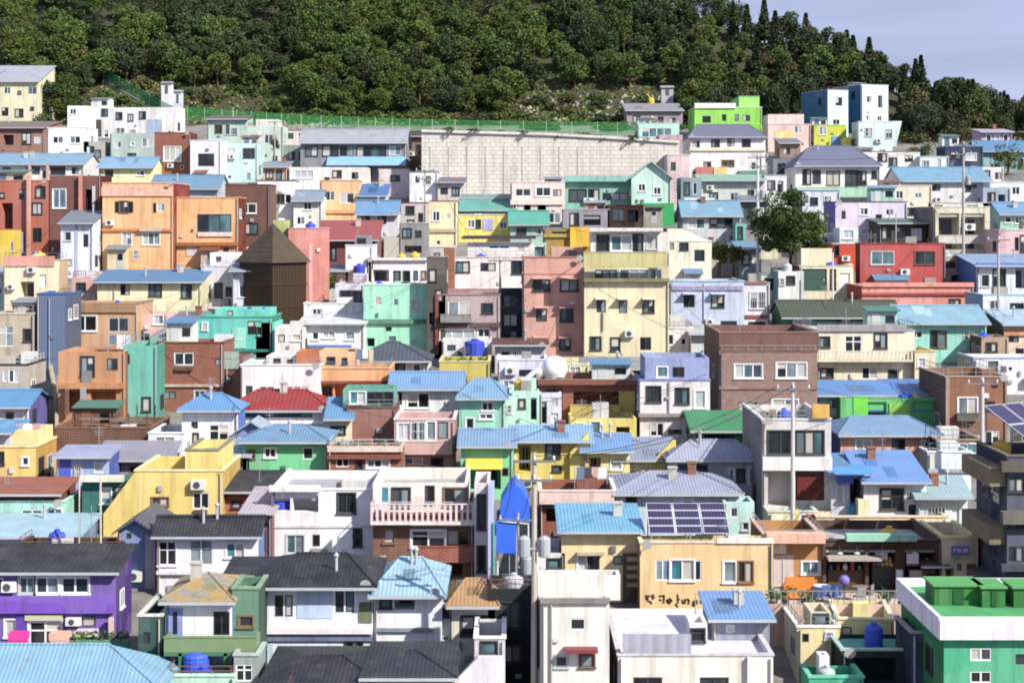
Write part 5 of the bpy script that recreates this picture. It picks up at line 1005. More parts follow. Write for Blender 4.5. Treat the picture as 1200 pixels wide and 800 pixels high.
# ------------------------------------------------------------------ the ground: one sheet to the horizon
def landmat():
    m, t, b = _new('concrete_and_soil')
    geo = t.nodes.new('ShaderNodeNewGeometry'); sp = t.nodes.new('ShaderNodeSeparateXYZ'); t.links.new(geo.outputs['Position'], sp.inputs[0])
    mp = geo.outputs['Position']
    n1 = noise(t, mp, .35, 8, .7); n2 = noise(t, mp, 1.6, 6, .7)
    con = mixrgb(t, 'MIX', ramp(t, n1, .4, .65), (0.21, 0.20, 0.185, 1), (0.10, 0.095, 0.085, 1))
    soil = mixrgb(t, 'MIX', ramp(t, n2, .4, .62), (0.030, 0.038, 0.014, 1), (0.055, 0.045, 0.026, 1))
    ad = N(t, 'Math', operation='ADD'); t.links.new(sp.outputs[1], ad.inputs[0]); ml = N(t, 'Math', operation='MULTIPLY'); ml.inputs[1].default_value = 8
    t.links.new(n1, ml.inputs[0]); t.links.new(ml.outputs[0], ad.inputs[1])
    mr = t.nodes.new('ShaderNodeMapRange'); mr.inputs['From Min'].default_value = 257; mr.inputs['From Max'].default_value = 259
    t.links.new(ad.outputs[0], mr.inputs['Value'])
    o = mixrgb(t, 'MIX', mr.outputs[0], con, soil); t.links.new(o, b.inputs['Base Color']); b.inputs['Roughness'].default_value = .95
    bump(t, b, n2, .15, .6)
    return m
def grid():
    xs = [-2500, -1200, -600, -350, -260] + [-210 + 3 * i for i in range(141)] + [260, 350, 600, 1200, 2500]
    ys = [-60, 0, 40] + [60 + 3 * i for i in range(100)] + [380, 420, 480, 560, 700, 1000, 1800, 4000]
    v = []; f = []
    for y in ys:
        for x in xs:
            z = ground(max(-210, min(210, x)), y) if y < 380 else ground(max(-210, min(210, x)), 380) - (y - 380) * .25
            v.append((x, y, max(z, -4)))
    n = len(xs)
    for j in range(len(ys) - 1):
        for i in range(n - 1): f.append((j * n + i, j * n + i + 1, (j + 1) * n + i + 1, (j + 1) * n + i))
    me = bpy.data.meshes.new('hillside'); me.from_pydata(v, [], f); me.materials.append(landmat()); me.polygons.foreach_set('use_smooth', [True] * len(f))
    o = bpy.data.objects.new('hillside_ground', me); col.objects.link(o); o['kind'] = 'structure'
grid()
# ------------------------------------------------------------------ retaining wall, road and the green fence
def cribmat():
    m, t, b = _new('weathered_concrete_blocks')
    tc = t.nodes.new('ShaderNodeTexCoord'); sp = t.nodes.new('ShaderNodeSeparateXYZ'); t.links.new(tc.outputs['Object'], sp.inputs[0])
    cb = t.nodes.new('ShaderNodeCombineXYZ'); t.links.new(sp.outputs[0], cb.inputs[0]); t.links.new(sp.outputs[2], cb.inputs[1])
    br = N(t, 'TexBrick', Scale=1.0); br.inputs['Brick Width'].default_value = .8; br.inputs['Row Height'].default_value = .45; br.inputs['Mortar Size'].default_value = .05
    br.inputs['Color1'].default_value = (.62, .575, .52, 1); br.inputs['Color2'].default_value = (.55, .51, .46, 1); br.inputs['Mortar'].default_value = (.47, .435, .39, 1)
    t.links.new(cb.outputs[0], br.inputs['Vector'])
    n = ramp(t, noise(t, coords(t, (1.4, 1, .18), False), .9, 8, .75), .46, .70, 0, .8)
    o = mixrgb(t, 'MIX', n, br.outputs[0], (.30, .27, .24, 1)); t.links.new(o, b.inputs['Base Color']); b.inputs['Roughness'].default_value = .95
    bump(t, b, br.outputs['Fac'], -.05, .5); return m
D0 = depth_of(238)
rw = empty('retaining_wall', at(494, 238, D0)); tag(rw, 'huge weathered concrete block retaining wall under the green fence', 'retaining wall')
k = D0 / FP; m = MB(); L = 302 * k
m.prism([(0, -3), (L, -3), (L, 70 * k), (L * .8, 74 * k), (L * .5, 79 * k), (0, 83 * k)], 'y', 0, 42); m.build('wall', cribmat(), rw)
m = MB()
for i in range(9): m.box(L * (i + .5) / 14 - .08, L * (i + .5) / 14 + .08, -.06, -.004, -3, 66 * k)
m.build('buttress_ribs', M('D4CAC4'), rw)
m = MB(); m.prism([(0, 83 * k + .003), (L * .5, 79 * k + .003), (L * .8, 74 * k + .003), (L, 70 * k + .003), (L, 70 * k + .3), (L * .8, 74 * k + .3), (L * .5, 79 * k + .3), (0, 83 * k + .3)], 'y', -.25, .5)
m.build('coping', M('E0DAD0'), rw)
# road along the top, following the fence line in the photo (column, row of the kerb)
LINE = [(85, 122), (140, 131), (200, 140), (260, 145), (330, 150), (400, 154), (480, 157), (560, 159), (640, 160), (700, 161), (770, 162), (800, 163)]
def onhill(px, py):
    D = depth_of(py); return Vector(((px - 600) / FP * D, D, ground((px - 600) / FP * D, D)))
P = [onhill(*q) for q in LINE]
m = MB()
for a, b in zip(P, P[1:]):
    u = Vector((0, -0.6, .25)); v = Vector((0, 4.0, .25))
    m.face(a + u, b + u, b + v, a + v); m.face(a + u - Vector((0, 0, 1.2)), b + u - Vector((0, 0, 1.2)), b + u, a + u)
r_ = m.build('road', M('f:B4B0AA')); r_['kind'] = 'structure'
FG = plain('3CA858', .5)
for gi, (i0, i1, lb) in enumerate(((0, 4, 'green mesh fence along the sloping upper left road'), (4, 7, 'green mesh fence over the long grey roofed hall'), (7, 11, 'green mesh fence along the top of the retaining wall'))):
    fr = empty('mesh_fence', P[i0]); tag(fr, lb, 'fence', 'green fences along the upper road')
    mm = MB(); rr = MB()
    for a, b in zip(P[i0:i1 + 1], P[i0 + 1:i1 + 1]):
        a = a - P[i0] + Vector((0, -.2, .3)); b = b - P[i0] + Vector((0, -.2, .3)); Ln = (b - a).length; n = int(Ln / 2.6)
        for j in range(n):
            p = a.lerp(b, j / n); pp = MB(); pp.tube(p, p + Vector((0, 0, 1.9)), .06, n=5); pp.build('post', M('p:A8C0A8'), fr)
        n = int(Ln / .18)
        for j in range(n):
            p = a.lerp(b, j / n); mm.box(p.x - .028, p.x + .028, p.y - .02, p.y + .02, p.z + .12, p.z + 1.72)
        for h in (.15, .95, 1.78): rr.tube(a + Vector((0, 0, h)), b + Vector((0, 0, h)), .045, n=4)
    mm.build('mesh_panel', FG, fr); rr.build('rail', FG, fr)

# ------------------------------------------------------------------ trees
def leafmat(name, c0, c1):
    m, t, b = _new(name)
    tc = t.nodes.new('ShaderNodeTexCoord'); oi = t.nodes.new('ShaderNodeObjectInfo')
    n = noise(t, coords(t), 0.9, 3); f = ramp(t, n, .35, .65)
    o = mixrgb(t, 'MIX', f, c0, c1)
    hs = t.nodes.new('ShaderNodeHueSaturation'); mr = t.nodes.new('ShaderNodeMapRange'); mr.inputs['To Min'].default_value = .72; mr.inputs['To Max'].default_value = 1.18
    t.links.new(oi.outputs['Random'], mr.inputs['Value']); t.links.new(mr.outputs[0], hs.inputs['Value']); t.links.new(o, hs.inputs['Color'])
    t.links.new(hs.outputs[0], b.inputs['Base Color']); b.inputs['Roughness'].default_value = .65; b.inputs['Specular IOR Level'].default_value = .25
    return m
LEAF = {'olive': leafmat('olive_leaves', (.105, .130, .026, 1), (.055, .080, .018, 1)), 'dark': leafmat('dark_leaves', (.028, .050, .018, 1), (.052, .075, .026, 1)),
        'green': leafmat('green_leaves', (.045, .090, .018, 1), (.085, .125, .028, 1)), 'brown': leafmat('browning_leaves', (.10, .085, .035, 1), (.065, .072, .025, 1)),
        'grey': leafmat('greyish_leaves', (.065, .075, .036, 1), (.038, .05, .024, 1)), 'pine': leafmat('needles', (.025, .040, .016, 1), (.045, .062, .022, 1))}
BARK = plain('6A5A48', .9)
def crown_mesh(rnd, kind, nl=2300, R_=2.6, Hh=7.0):
    m = MB()
    if kind == 'pine':
        for i in range(nl):
            t = rnd.random() ** .8; z = 1.2 + (Hh - 1.0) * t; tier = (z * 1.6) % 1.0
            r = (1 - t) * R_ * .75 * (.45 + .55 * (1 - tier)) + .12; a = rnd.random() * 6.283; rr = r * math.sqrt(rnd.random())
            leafq(m, Vector((rr * math.cos(a), rr * math.sin(a), z - rr * .25)), .30, rnd)
        return m
    cl = []
    n = rnd.randint(22, 30)
    for i in range(n):
        a = rnd.random() * 6.283; u = rnd.random(); el = math.asin(min(.999, u * 1.75 - .75))
        rr = R_ * (.55 + .35 * rnd.random())
        cl.append((Vector((rr * math.cos(a) * math.cos(el), rr * math.sin(a) * math.cos(el), Hh * .54 + rr * 1.15 * math.sin(el))), rnd.uniform(.65, 1.15)))
    for i in range(nl):
        c, r = rnd.choice(cl)
        d = Vector((rnd.gauss(0, 1), rnd.gauss(0, 1), rnd.gauss(0, 1))).normalized() * r * (.72 + .36 * rnd.random()); d.z *= .75
        leafq(m, c + d, rnd.uniform(.17, .29), rnd)
    return m
def trunk_mesh(rnd, Hh, R_, n=5):
    m = MB(); p = Vector((0, 0, -.8)); q = Vector((rnd.uniform(-.3, .3), rnd.uniform(-.3, .3), Hh * .45)); m.tube(p, q, .17, .11, 6)
    for i in range(n):
        a = 6.283 * i / n + rnd.random(); e = q + Vector((math.cos(a) * R_ * .6, math.sin(a) * R_ * .6, Hh * .25 + rnd.random())); m.tube(q - Vector((0, 0, rnd.random())), e, .08, .02, 5)
    return m
protos = []
rt = random.Random(5)
KINDS_ = [('olive', 'broad'), ('olive', 'broad'), ('dark', 'broad'), ('dark', 'broad'), ('green', 'broad'), ('green', 'broad'), ('brown', 'broad'), ('grey', 'broad'), ('pine', 'pine'), ('pine', 'pine'), ('dark', 'broad')]
for kd, sh in KINDS_:
    Hh = rt.uniform(6.0, 7.5); R_ = rt.uniform(2.2, 2.8)
    cm = crown_mesh(rt, sh, 2900 if sh == 'broad' else 2300, R_, Hh); tm = trunk_mesh(rt, Hh, R_)
    protos.append((kd, sh, cm, tm, Hh, R_))
TL = {'olive': 'olive green broadleaf tree in the wood above the village', 'dark': 'dark green broadleaf tree in the wood above the village', 'green': 'fresh green broadleaf tree in the wood above the village',
      'brown': 'browning autumn tree in the wood above the village', 'grey': 'greyish pale leaved tree in the wood above the village', 'pine': 'dark pointed conifer in the wood above the village'}
first = {}
def tree_at(k, loc, s, rz, label=None, cat='tree', group='trees of the wood above the village'):
    kd, sh, cm, tm, Hh, R_ = protos[k]
    if k not in first:
        r = empty('broadleaf_tree' if sh == 'broad' else 'conifer_tree', (0, 0, 0)); cm.build('crown', LEAF[kd], r); tm.build('trunk', BARK, r); first[k] = r; o = r
    else:
        o = copy_tree(first[k])
    o.location = loc; o.rotation_euler = (0, 0, rz); o.scale = (s, s, s * rt.uniform(.9, 1.15)); tag(o, label or TL[kd], cat, group); return o
def hw(px_of, D): return (px_of - 600) / FP * D
# clearing: rough grass, rocks and vegetable plots above the road and fence
def clearing(px, D):
    return False
pts = []
tries = 0
DMIN = lambda px: 254 if px < 90 else (271 if px < 340 else (262 if px < 600 else (269 if px < 800 else (252 if px < 1040 else 238))))
while tries < 60000:
    tries += 1
    D = rt.uniform(236, 305); x = rt.uniform(-.36, .36) * D; px = x / D * FP + 600
    if D < DMIN(px) + rt.uniform(-1, 1) or clearing(px, D): continue
    if 940 < px < 1065 and D < 264: continue
    sp = 3.3 if px > 850 else 3.5
    if any((x - q[0]) ** 2 + (D - q[1]) ** 2 < sp * sp for q in pts): continue
    z = ground(x, D)
    pyt = YH - (z + 8 - CZ) / D * FP
    if YH - (z - CZ) / D * FP < -25: continue
    pts.append((x, D))
vis = sorted([q for q in pts], key=lambda q: q[1])
near = [q for q in vis if -10 < q[0] / q[1] * FP + 600 < 1210][:285]
ns = set(near); far = [q for q in vis if q not in ns]
def pick(x, D):
    px = x / D * FP + 600; n = mnoise.noise(Vector((x * .03, D * .06, 3))) + rt.gauss(0, .22)
    if px > 860 and D > 278: return rt.choice((8, 9, 8, 9, 8, 2))
    if px > 850: return rt.choice((8, 9, 2, 3, 4, 7, 2, 8, 0, 6))
    if px > 640: n -= .30
    elif px > 340: n += .28
    else: n -= .12
    if n > .22: return rt.choice((0, 1, 0, 4, 5))
    if n > -.12: return rt.choice((0, 4, 5, 7, 4, 1, 2, 0, 5, 3))
    return rt.choice((2, 3, 10, 2, 7, 3, 0, 4))
for x, D in near: tree_at(pick(x, D), (x, D, ground(x, D) - .3), rt.uniform(.66, 1.12) * (.85 if x > 60 or D > 285 else 1) * (.7 if D > 285 and x > 40 else 1), rt.random() * 6.28)
# the rest of the wood, one mass of leaves
import numpy as np
acc = {}
for x, D in far:
    k = pick(x, D); kd = protos[k][0]; cm = protos[k][2]
    A = np.array(cm.v).reshape(-1, 4, 3); A = A[rt.randrange(2)::2]
    a = rt.random() * 6.28; s = rt.uniform(.66, 1.1) * (.66 if x > 40 and D > 280 else 1); ca, sa = math.cos(a) * s, math.sin(a) * s
    B = A.copy(); B[..., 0] = A[..., 0] * ca - A[..., 1] * sa + x; B[..., 1] = A[..., 0] * sa + A[..., 1] * ca + D; B[..., 2] = A[..., 2] * s * 1.0 + ground(x, D) - .3
    acc.setdefault(kd, []).append(B.reshape(-1, 3))
V = []; MI = []; names = list(acc)
for i, kd in enumerate(names):
    a = np.concatenate(acc[kd]); V.append(a); MI += [i] * (len(a) // 4)
V = np.concatenate(V); nf = len(V) // 4
me = bpy.data.meshes.new('wood'); me.vertices.add(len(V)); me.vertices.foreach_set('co', V.ravel()); me.loops.add(nf * 4); me.loops.foreach_set('vertex_index', np.arange(nf * 4))
me.polygons.add(nf); me.polygons.foreach_set('loop_start', np.arange(0, nf * 4, 4)); me.polygons.foreach_set('loop_total', np.full(nf, 4))
for kd in names: me.materials.append(LEAF[kd])
me.polygons.foreach_set('material_index', MI); me.update(); me.validate()
wo = bpy.data.objects.new('distant_wood', me); col.objects.link(wo); tag(wo, 'dense dark wood covering the ridge behind the nearer trees', 'wood', kind='stuff')
print('trees', len(near), 'far', len(far))
# ------------------------------------------------------------------ the weathered timber tower with a pyramid roof
o = empty('timber_tower', at(320, 385, depth_of(385) + 2.5), R(52)); tag(o, 'weathered brown timber tower with a pyramid roof turned corner on', 'tower')
kk = depth_of(385) / FP
S = 28 * kk; zt = (385 - 305) * kk
m = MB()
m.box(-S + .06, S - .06, -S + .06, S - .06, -2.5, zt); m.build('wall', M('p:2E1C12'), o)
m = MB(); n = 15
for i in range(n):
    t0 = -S + 2 * S * i / n + .02; t1 = -S + 2 * S * (i + 1) / n - .02
    for sg in (-1, 1):
        m.box(t0, t1, min(sg * (S - .05), sg * S), max(sg * (S - .05), sg * S), -2.5, zt - .02); m.box(min(sg * (S - .05), sg * S), max(sg * (S - .05), sg * S), t0, t1, -2.5, zt - .02)
m.build('boarding', M('y:6A4A2C') if False else M('p:40301F'), o)
m = MB()
for z in (.2, zt * .33, zt * .66, zt - .2):
    m.box(-S - .05, S + .05, -S - .06, -S - .002, z, z + .12); m.box(-S - .06, -S - .002, -S - .001, S, z, z + .12); m.box(S + .002, S + .06, -S - .001, S, z, z + .12)
m.build('rail', M('p:4A3020'), o)
E = S * 1.16; ap = (0, 0, zt + (308 - 262) * kk); m = MB(); q = [(-E, -E, zt - .05), (E, -E, zt - .05), (E, E, zt - .05), (-E, E, zt - .05)]
for i in range(4): m.face(q[i], q[(i + 1) % 4], ap)
m.face(*reversed(q)); m.build('roof', M('t:5A4A34'), o)
# ------------------------------------------------------------------ white dome tank
o = empty('dome_tank', at(650, 440, 115.5)); tag(o, 'glossy white round dome tank bulging above the rust framed house', 'tank')
m = MB(); r0 = 15 / FP * 115.5
m.lathe([(r0 * .7, -.8)] + [(r0 * math.cos(t), .5 + r0 * math.sin(t)) for t in [i * .157 for i in range(-4, 10)]] + [(.05, .5 + r0)], n=24); m.build('dome', plain('F4F4F6', .3, 0, 'white_gloss'), o, smooth=True)
m = MB(); m.tube((-2.2, 0, -.6), (-.8, 0, .4), .28, .45, 12); m.build('inlet_pipe', plain('F4F4F6', .3, 0, 'white_gloss'), o)
m = MB(); m.lathe([(r0 * .76, -1.6), (r0 * .76, -.6), (r0 * .7, -.58)], n=20); m.build('base', M('C8C4BC'), o)
# ------------------------------------------------------------------ blue tarpaulin
o = empty('tarpaulin_shelter', at(600, 655, 84.0)); tag(o, 'bright blue tarpaulin hung over a pointed frame beside white posts', 'tarpaulin')
k = 84.0 / FP; m = MB()
prof = [(-18, 8), (-18, 44), (-14, 47), (-13, 66), (-5, 80), (4, 87), (13, 81), (20, 66), (20, 43), (5, 41), (5, 8)]
n = 9; V_ = []
for j in range(n + 1):
    t = j / n; sag = math.sin(t * 3.14) * .15
    V_.append([(p[0] * k * (1 + .04 * math.sin(j * 2.1 + i)), t * 3.0 - .1, p[1] * k - sag + .05 * math.sin(i * 1.7 + j * 1.3)) for i, p in enumerate(prof)])
for a, b in zip(V_, V_[1:]):
    for i in range(len(prof) - 1): m.face(a[i], b[i], b[i + 1], a[i + 1])
m.face(*reversed(V_[0])); m.face(*V_[-1]); m.build('sheet', plain('2468E8', .4, 0, 'blue_tarp'), o)
m = MB()
for x in (-17, 5, 19): m.tube((x * k, .3, -3), (x * k, .3, 40 * k), .05, n=5)
m.tube((-14 * k, -.16, 45 * k), (20 * k, -.16, 42 * k), .035, n=5); m.build('frame', M('p:D8D8D8'), o)
m = MB(); m.box(-28 * k, -21 * k, -.1, 1.8, -3, 86 * k); m.build('side_wall', M('B8C0E8'), o)
m = MB(); m.box(-22 * k, -20.4 * k, -.2, -.12, -3, 44 * k); m.build('pipe', M('p:40C8B0'), o)
# ------------------------------------------------------------------ solar panels
def cells():
    m, t, b = _new('solar_cells'); tc = t.nodes.new('ShaderNodeTexCoord')
    br = N(t, 'TexBrick', Scale=1.0); br.offset = 0; br.inputs['Brick Width'].default_value = .165; br.inputs['Row Height'].default_value = .165; br.inputs['Mortar Size'].default_value = .006
    br.inputs['Color1'].default_value = (.022, .016, .055, 1); br.inputs['Color2'].default_value = (.030, .020, .075, 1); br.inputs['Mortar'].default_value = (.12, .11, .16, 1)
    t.links.new(tc.outputs['Object'], br.inputs['Vector']); t.links.new(br.outputs[0], b.inputs['Base Color']); b.inputs['Roughness'].default_value = .18; return m
CELL = cells()
def solar(loc, rz, cols, rows, pw, ph, tilt, label, legh=.6):
    o = empty('solar_array', loc, rz); tag(o, label, 'solar panels')
    ct, st = math.cos(tilt), math.sin(tilt)
    for i in range(cols):
        for j in range(rows):
            x0 = i * (pw + .06); v0 = j * (ph + .04)
            m = MB(); m.mi = 0; m.box(0.03, pw - .03, 0.03, ph - .03, .012, .040); m.mi = 1
            m.box(0, pw, 0, ph, 0, .011); m.box(0, pw, 0, .03, .0115, .045); m.box(0, pw, ph - .03, ph, .0115, .045); m.box(0, .03, .031, ph - .031, .0115, .045); m.box(pw - .03, pw, .031, ph - .031, .0115, .045)
            p = m.build('solar_panel', [CELL, plain('D8D8E0', .4)], o); p.rotation_euler = (tilt, 0, 0); p.location = (x0, v0 * ct, legh + v0 * st)
    m = MB(); W_ = cols * (pw + .06); Ln = rows * (ph + .04)
    for x in (.1, W_ / 2, W_ - .16):
        m.tube((x, .05, -.35), (x, .05, legh), .035, n=5); m.tube((x, Ln * ct - .1, -.35), (x, Ln * ct - .1, legh + Ln * st - .05), .035, n=5); m.tube((x, 0, legh - .05), (x, Ln * ct, legh + Ln * st - .05), .035, n=5)
    m.build('rack', M('p:A0A4A8'), o)
D_ = 83.2
solar(at(761, 629, D_), 0, 3, 4, 1.27, .60, R(26), 'tilted solar array of three dark purple columns on the cream house', .15)
solar(at(1212, 524, 80.5), R(33), 3, 2, 1.25, 1.7, R(27), 'tilted solar panels on the dark shuttered building', .1)
# ------------------------------------------------------------------ utility poles and wires
def pole(px, pyt, pyb, D, label, arms=1, trans=0, r=.14, c_='B4B0A8'):
    b = at(px, pyb, D); k = D / FP; Hh = (pyb - pyt) * k; o = empty('utility_pole', b); tag(o, label, 'utility pole', 'utility poles between the houses')
    m = MB(); m.tube((0, 0, -4), (0, 0, Hh), r, r * .62, 10); m.build('pole', plain(c_, .85), o)
    tips = []
    for i in range(arms):
        z = Hh - .35 - i * .8; w_ = .9 - .15 * i
        m = MB(); m.box(-w_, w_, -.2, -.11, z - .05, z + .05); m.build('crossarm', M('p:7A7C80'), o)
        m = MB()
        for x in (-w_ + .08, 0, w_ - .08): m.lathe([(.03, z + .05), (.06, z + .10), (.04, z + .14), (.06, z + .19), (.03, z + .24)], x, -.155, 7); tips.append(b + Vector((x, -.155, z + .22)))
        m.build('insulators', M('p:E0E0E0'), o)
    for i in range(trans):
        m = MB(); x = -.42 if i % 2 else .42; z = Hh * .62 - (i // 2) * 1.3
        m.lathe([(.2, z), (.26, z + .04), (.26, z + .75), (.2, z + .82), (.06, z + .9)], x, -.1, 12); m.box(min(0, x), max(0, x), -.14, -.04, z + .3, z + .38); m.build('transformer', M('p:A8ACB0'), o)
    return tips
T = {}
T['a'] = pole(498, 196, 304, 166, 'thin grey pole beside the pale yellow slim house', 2, r=.12)
T['b'] = pole(586, 300, 405, 131, 'tall grey pole in front of the mauve grey balcony house', 1, r=.12)
T['c'] = pole(888, 180, 320, 150, 'white pole with crossarms just left of the street tree', 2, 1, .17, 'E0DED8')
T['d'] = pole(1129, 166, 300, 156, 'grey pole in front of the cream picture frame house', 2, 1, .16)
T['e'] = pole(1170, 276, 400, 131, 'pale pole standing by the blue trimmed house', 1, r=.13)
T['f'] = pole(929, 448, 610, 90.5, 'pale concrete pole before the white concrete frame building', 1, 0, .15, 'D0CCC4')
T['g'] = pole(1151, 442, 540, 98.0, 'thick pale pole in front of the orange brown brick house', 1, 0, .17, 'C8C4BC')
T['h'] = pole(626, 530, 850, 71.5, 'tallest concrete pole with grey transformers beside the blue tarpaulin', 2, 2, .16, 'B8B0A4')
T['i'] = pole(607, 600, 790, 79.5, 'shorter pale pole with a white box in the shaded gully', 1, 1, .10, 'A89888')
T['j'] = pole(118, 556, 690, 83.5, 'thin cream pole left of the yellow stair house', 0, r=.06, c_='D8CCB0')
T['k'] = pole(976, 296, 356, 141, 'slim white pole before the rust red garage house', 0, r=.09, c_='E8E4DC')
T['l'] = pole(1050, 250, 300, 160, 'slim pole beside the dark porch house', 0, r=.07)
T['m'] = pole(93, 560, 640, 84.6, 'short cream post against the pale blue cabin', 0, r=.06, c_='D8CCB0')
T['n'] = pole(210, 130, 152, 245, 'lamp pole beside the road above the red brick cube', 0, r=.1)
T['o'] = pole(322, 140, 196, 214, 'small pole in front of the dark cypress by the long hall', 1, r=.1)
def wire(p, q, label, sag=.9):
    m = MB(); n = 14; prev = None
    for i in range(n + 1):
        t = i / n; v = p.lerp(q, t) - Vector((0, 0, sag * 4 * t * (1 - t)))
        if prev is not None: m.tube(prev - p, v - p, .016, n=4, caps=False)
        prev = v
    o = m.build('power_cable', plain('1C1C1E', .6), None); o.location = p; tag(o, label, 'cable', 'power cables between the poles')
for i, (a, b, lb) in enumerate((('h', 'i', 'black power cable from the tallest pole to the shorter gully pole'), ('h', 'f', 'black power cable from the tallest pole to the frame building pole'),
        ('f', 'g', 'black power cable from the frame building pole to the brick house pole'), ('c', 'd', 'black power cable from the white pole past the street tree'),
        ('d', 'e', 'black power cable from the picture frame house pole downhill'), ('a', 'b', 'black power cable from the slim house pole down to the balcony house pole'))):
    wire(T[a][i % 3], T[b][0], lb)
    if i in (0, 1, 3): wire(T[a][(i + 1) % 3], T[b][1], lb.replace('black', 'second'))
# ------------------------------------------------------------------ street tree, cypress, shrubs
def big_tree(px, pyb, D, R_, Hh, label, kind='dark', nl=5200):
    rr = random.Random(int(px)); o = empty('broadleaf_tree', at(px, pyb, D)); m = MB(); cl = []
    for i in range(64):
        a = rr.random() * 6.283; u = rr.uniform(-.8, 1); el = math.asin(u); q = rr.uniform(.25, .86) * R_
        cl.append((Vector((q * math.cos(a) * math.cos(el), q * math.sin(a) * math.cos(el), Hh * .58 + q * 1.05 * math.sin(el))), rr.uniform(.14, .30) * R_))
    for i in range(nl):
        c, r = rr.choice(cl); d = Vector((rr.gauss(0, 1), rr.gauss(0, 1), rr.gauss(0, 1))).normalized() * r * rr.uniform(.7, 1.08); d.z *= .8; leafq(m, c + d, rr.uniform(.10, .18), rr)
    m.build('crown', LEAF[kind], o); trunk_mesh(rr, Hh, R_, 7).build('trunk', BARK, o); tag(o, label, 'tree')
kb = 148 / FP
big_tree(925, 322, 148, 46 * kb, 100 * kb, 'large round dark green street tree among the upper right houses', 'green', 17000)
big_tree(842, 322, 152, 17 * kb, 46 * kb, 'yellowing small tree beside the cream pitched house', 'olive', 2200)
big_tree(864, 318, 150, 12 * kb, 34 * kb, 'low browning tree left of the white pole', 'brown', 1500)
big_tree(385, 365, 142, 12 * kb, 56 * kb, 'dark green creeper covered tree beside the coral gable wall', 'green', 1800)
big_tree(1125, 185, 236, 26 * .118, 46 * .118, 'bare reddish brown tree behind the navy cluttered house', 'brown', 1500)
big_tree(1080, 205, 226, 20 * .113, 40 * .113, 'light green tree beside the pale mint lower block', 'green', 1500)
big_tree(1180, 205, 210, 22 * .105, 34 * .105, 'deep green tree under the long blue roof, far right', 'green', 1500)
big_tree(322, 196, 216, 6 * .108, 46 * .108, 'narrow dark cypress left of the long grey roofed hall', 'dark', 900)
big_tree(48, 160, 246, 12 * .123, 30 * .123, 'bright green bushy tree in front of the pale yellow hall', 'green', 1200)
big_tree(4, 262, 176, 8 * .09, 40 * .09, 'small leafy tree squeezed at the left edge', 'green', 900)
SH = []
rs = random.Random(11)
def shrub_mesh(R_):
    m = MB(); cl = [(Vector((rs.gauss(0, R_ * .5), rs.gauss(0, R_ * .5), R_ * rs.uniform(.2, .8))), R_ * rs.uniform(.35, .6)) for i in range(9)]
    for i in range(420):
        c, r = rs.choice(cl); d = Vector((rs.gauss(0, 1), rs.gauss(0, 1), rs.gauss(0, 1))).normalized() * r; d.z *= .7; leafq(m, c + d, rs.uniform(.16, .3), rs)
    return m
SN = {'olive': 'olive scrub bush on the bank above the upper road', 'green': 'green scrub bush on the bank above the upper road', 'brown': 'rust brown dry bush on the bank above the upper road', 'grey': 'pale greyish bush on the bank above the upper road', 'dark': 'dark scrub bush on the bank above the upper road'}
for kd in SN:
    for j in range(2): SH.append((kd, shrub_mesh(1.3)))
fs = {}
for i in range(420):
    px = rs.uniform(-10, 1190)
    if px < 860:
        top = 95 if px < 300 else (112 if px < 600 else 100); bot = 118 + min(px, 500) * .07 if px < 600 else 152
        if px < 60: continue
    else: top, bot = 150, 178
    D = rs.uniform(254 if px < 600 else (248 if px < 860 else 236), 274 if px < 400 else 268); x = (px - 600) / FP * D
    pyb = YH - (ground(x, D) - CZ) / D * FP
    if pyb > bot + 4 or (940 < px < 1060) or (px > 800 and px < 900 and D < 255): continue
    kd = rs.choice(('olive', 'green', 'brown', 'grey', 'olive', 'green', 'dark')) if px < 900 else rs.choice(('green', 'dark', 'brown'))
    k = [j for j, q in enumerate(SH) if q[0] == kd][rs.randrange(2)]
    if k not in fs: fs[k] = SH[k][1].build('shrub', LEAF[kd], None); o = fs[k]
    else: o = fs[k].copy(); col.objects.link(o)
    s_ = rs.uniform(.5, 1.25); o.location = (x, D, ground(x, D) - .1); o.scale = (s_, s_, s_ * rs.uniform(.7, 1.1)); o.rotation_euler = (0, 0, rs.random() * 6); tag(o, SN[kd], 'shrub', 'scrub on the bank above the road')
# garden plots and little huts on the bank
def hut(px, pyb, w_, h_, c_, D, label):
    o = empty('garden_hut', at(px, pyb, D)); k = D / FP; m = MB(); a = w_ * k / 2; hh = h_ * k; m.box(-a, a, 0, 1.6, -2, hh); m.build('wall', M(c_), o)
    m = MB(); m.prism([(-.25, hh + .003), (.8, hh + .4), (1.85, hh + .003), (.8, hh + .12)], 'x', -a - .15, a + .15); m.build('roof', M('s:A8A8A8'), o); m = MB(); m.box(-a * .3, a * .3, -.03, -.002, 0, hh * .8); m.build('door', M('p:5A5A58'), o); tag(o, label, 'hut')
hut(195, 110, 12, 12, 'E8EAF4', 262, 'small white hut on the scrub bank above the road'); hut(208, 121, 9, 13, 'D8DCEC', 258, 'narrow pale blue hut just below the white hut')
hut(782, 112, 14, 9, 'B8BCC4', 262, 'grey lilac hut at the edge of the wood')
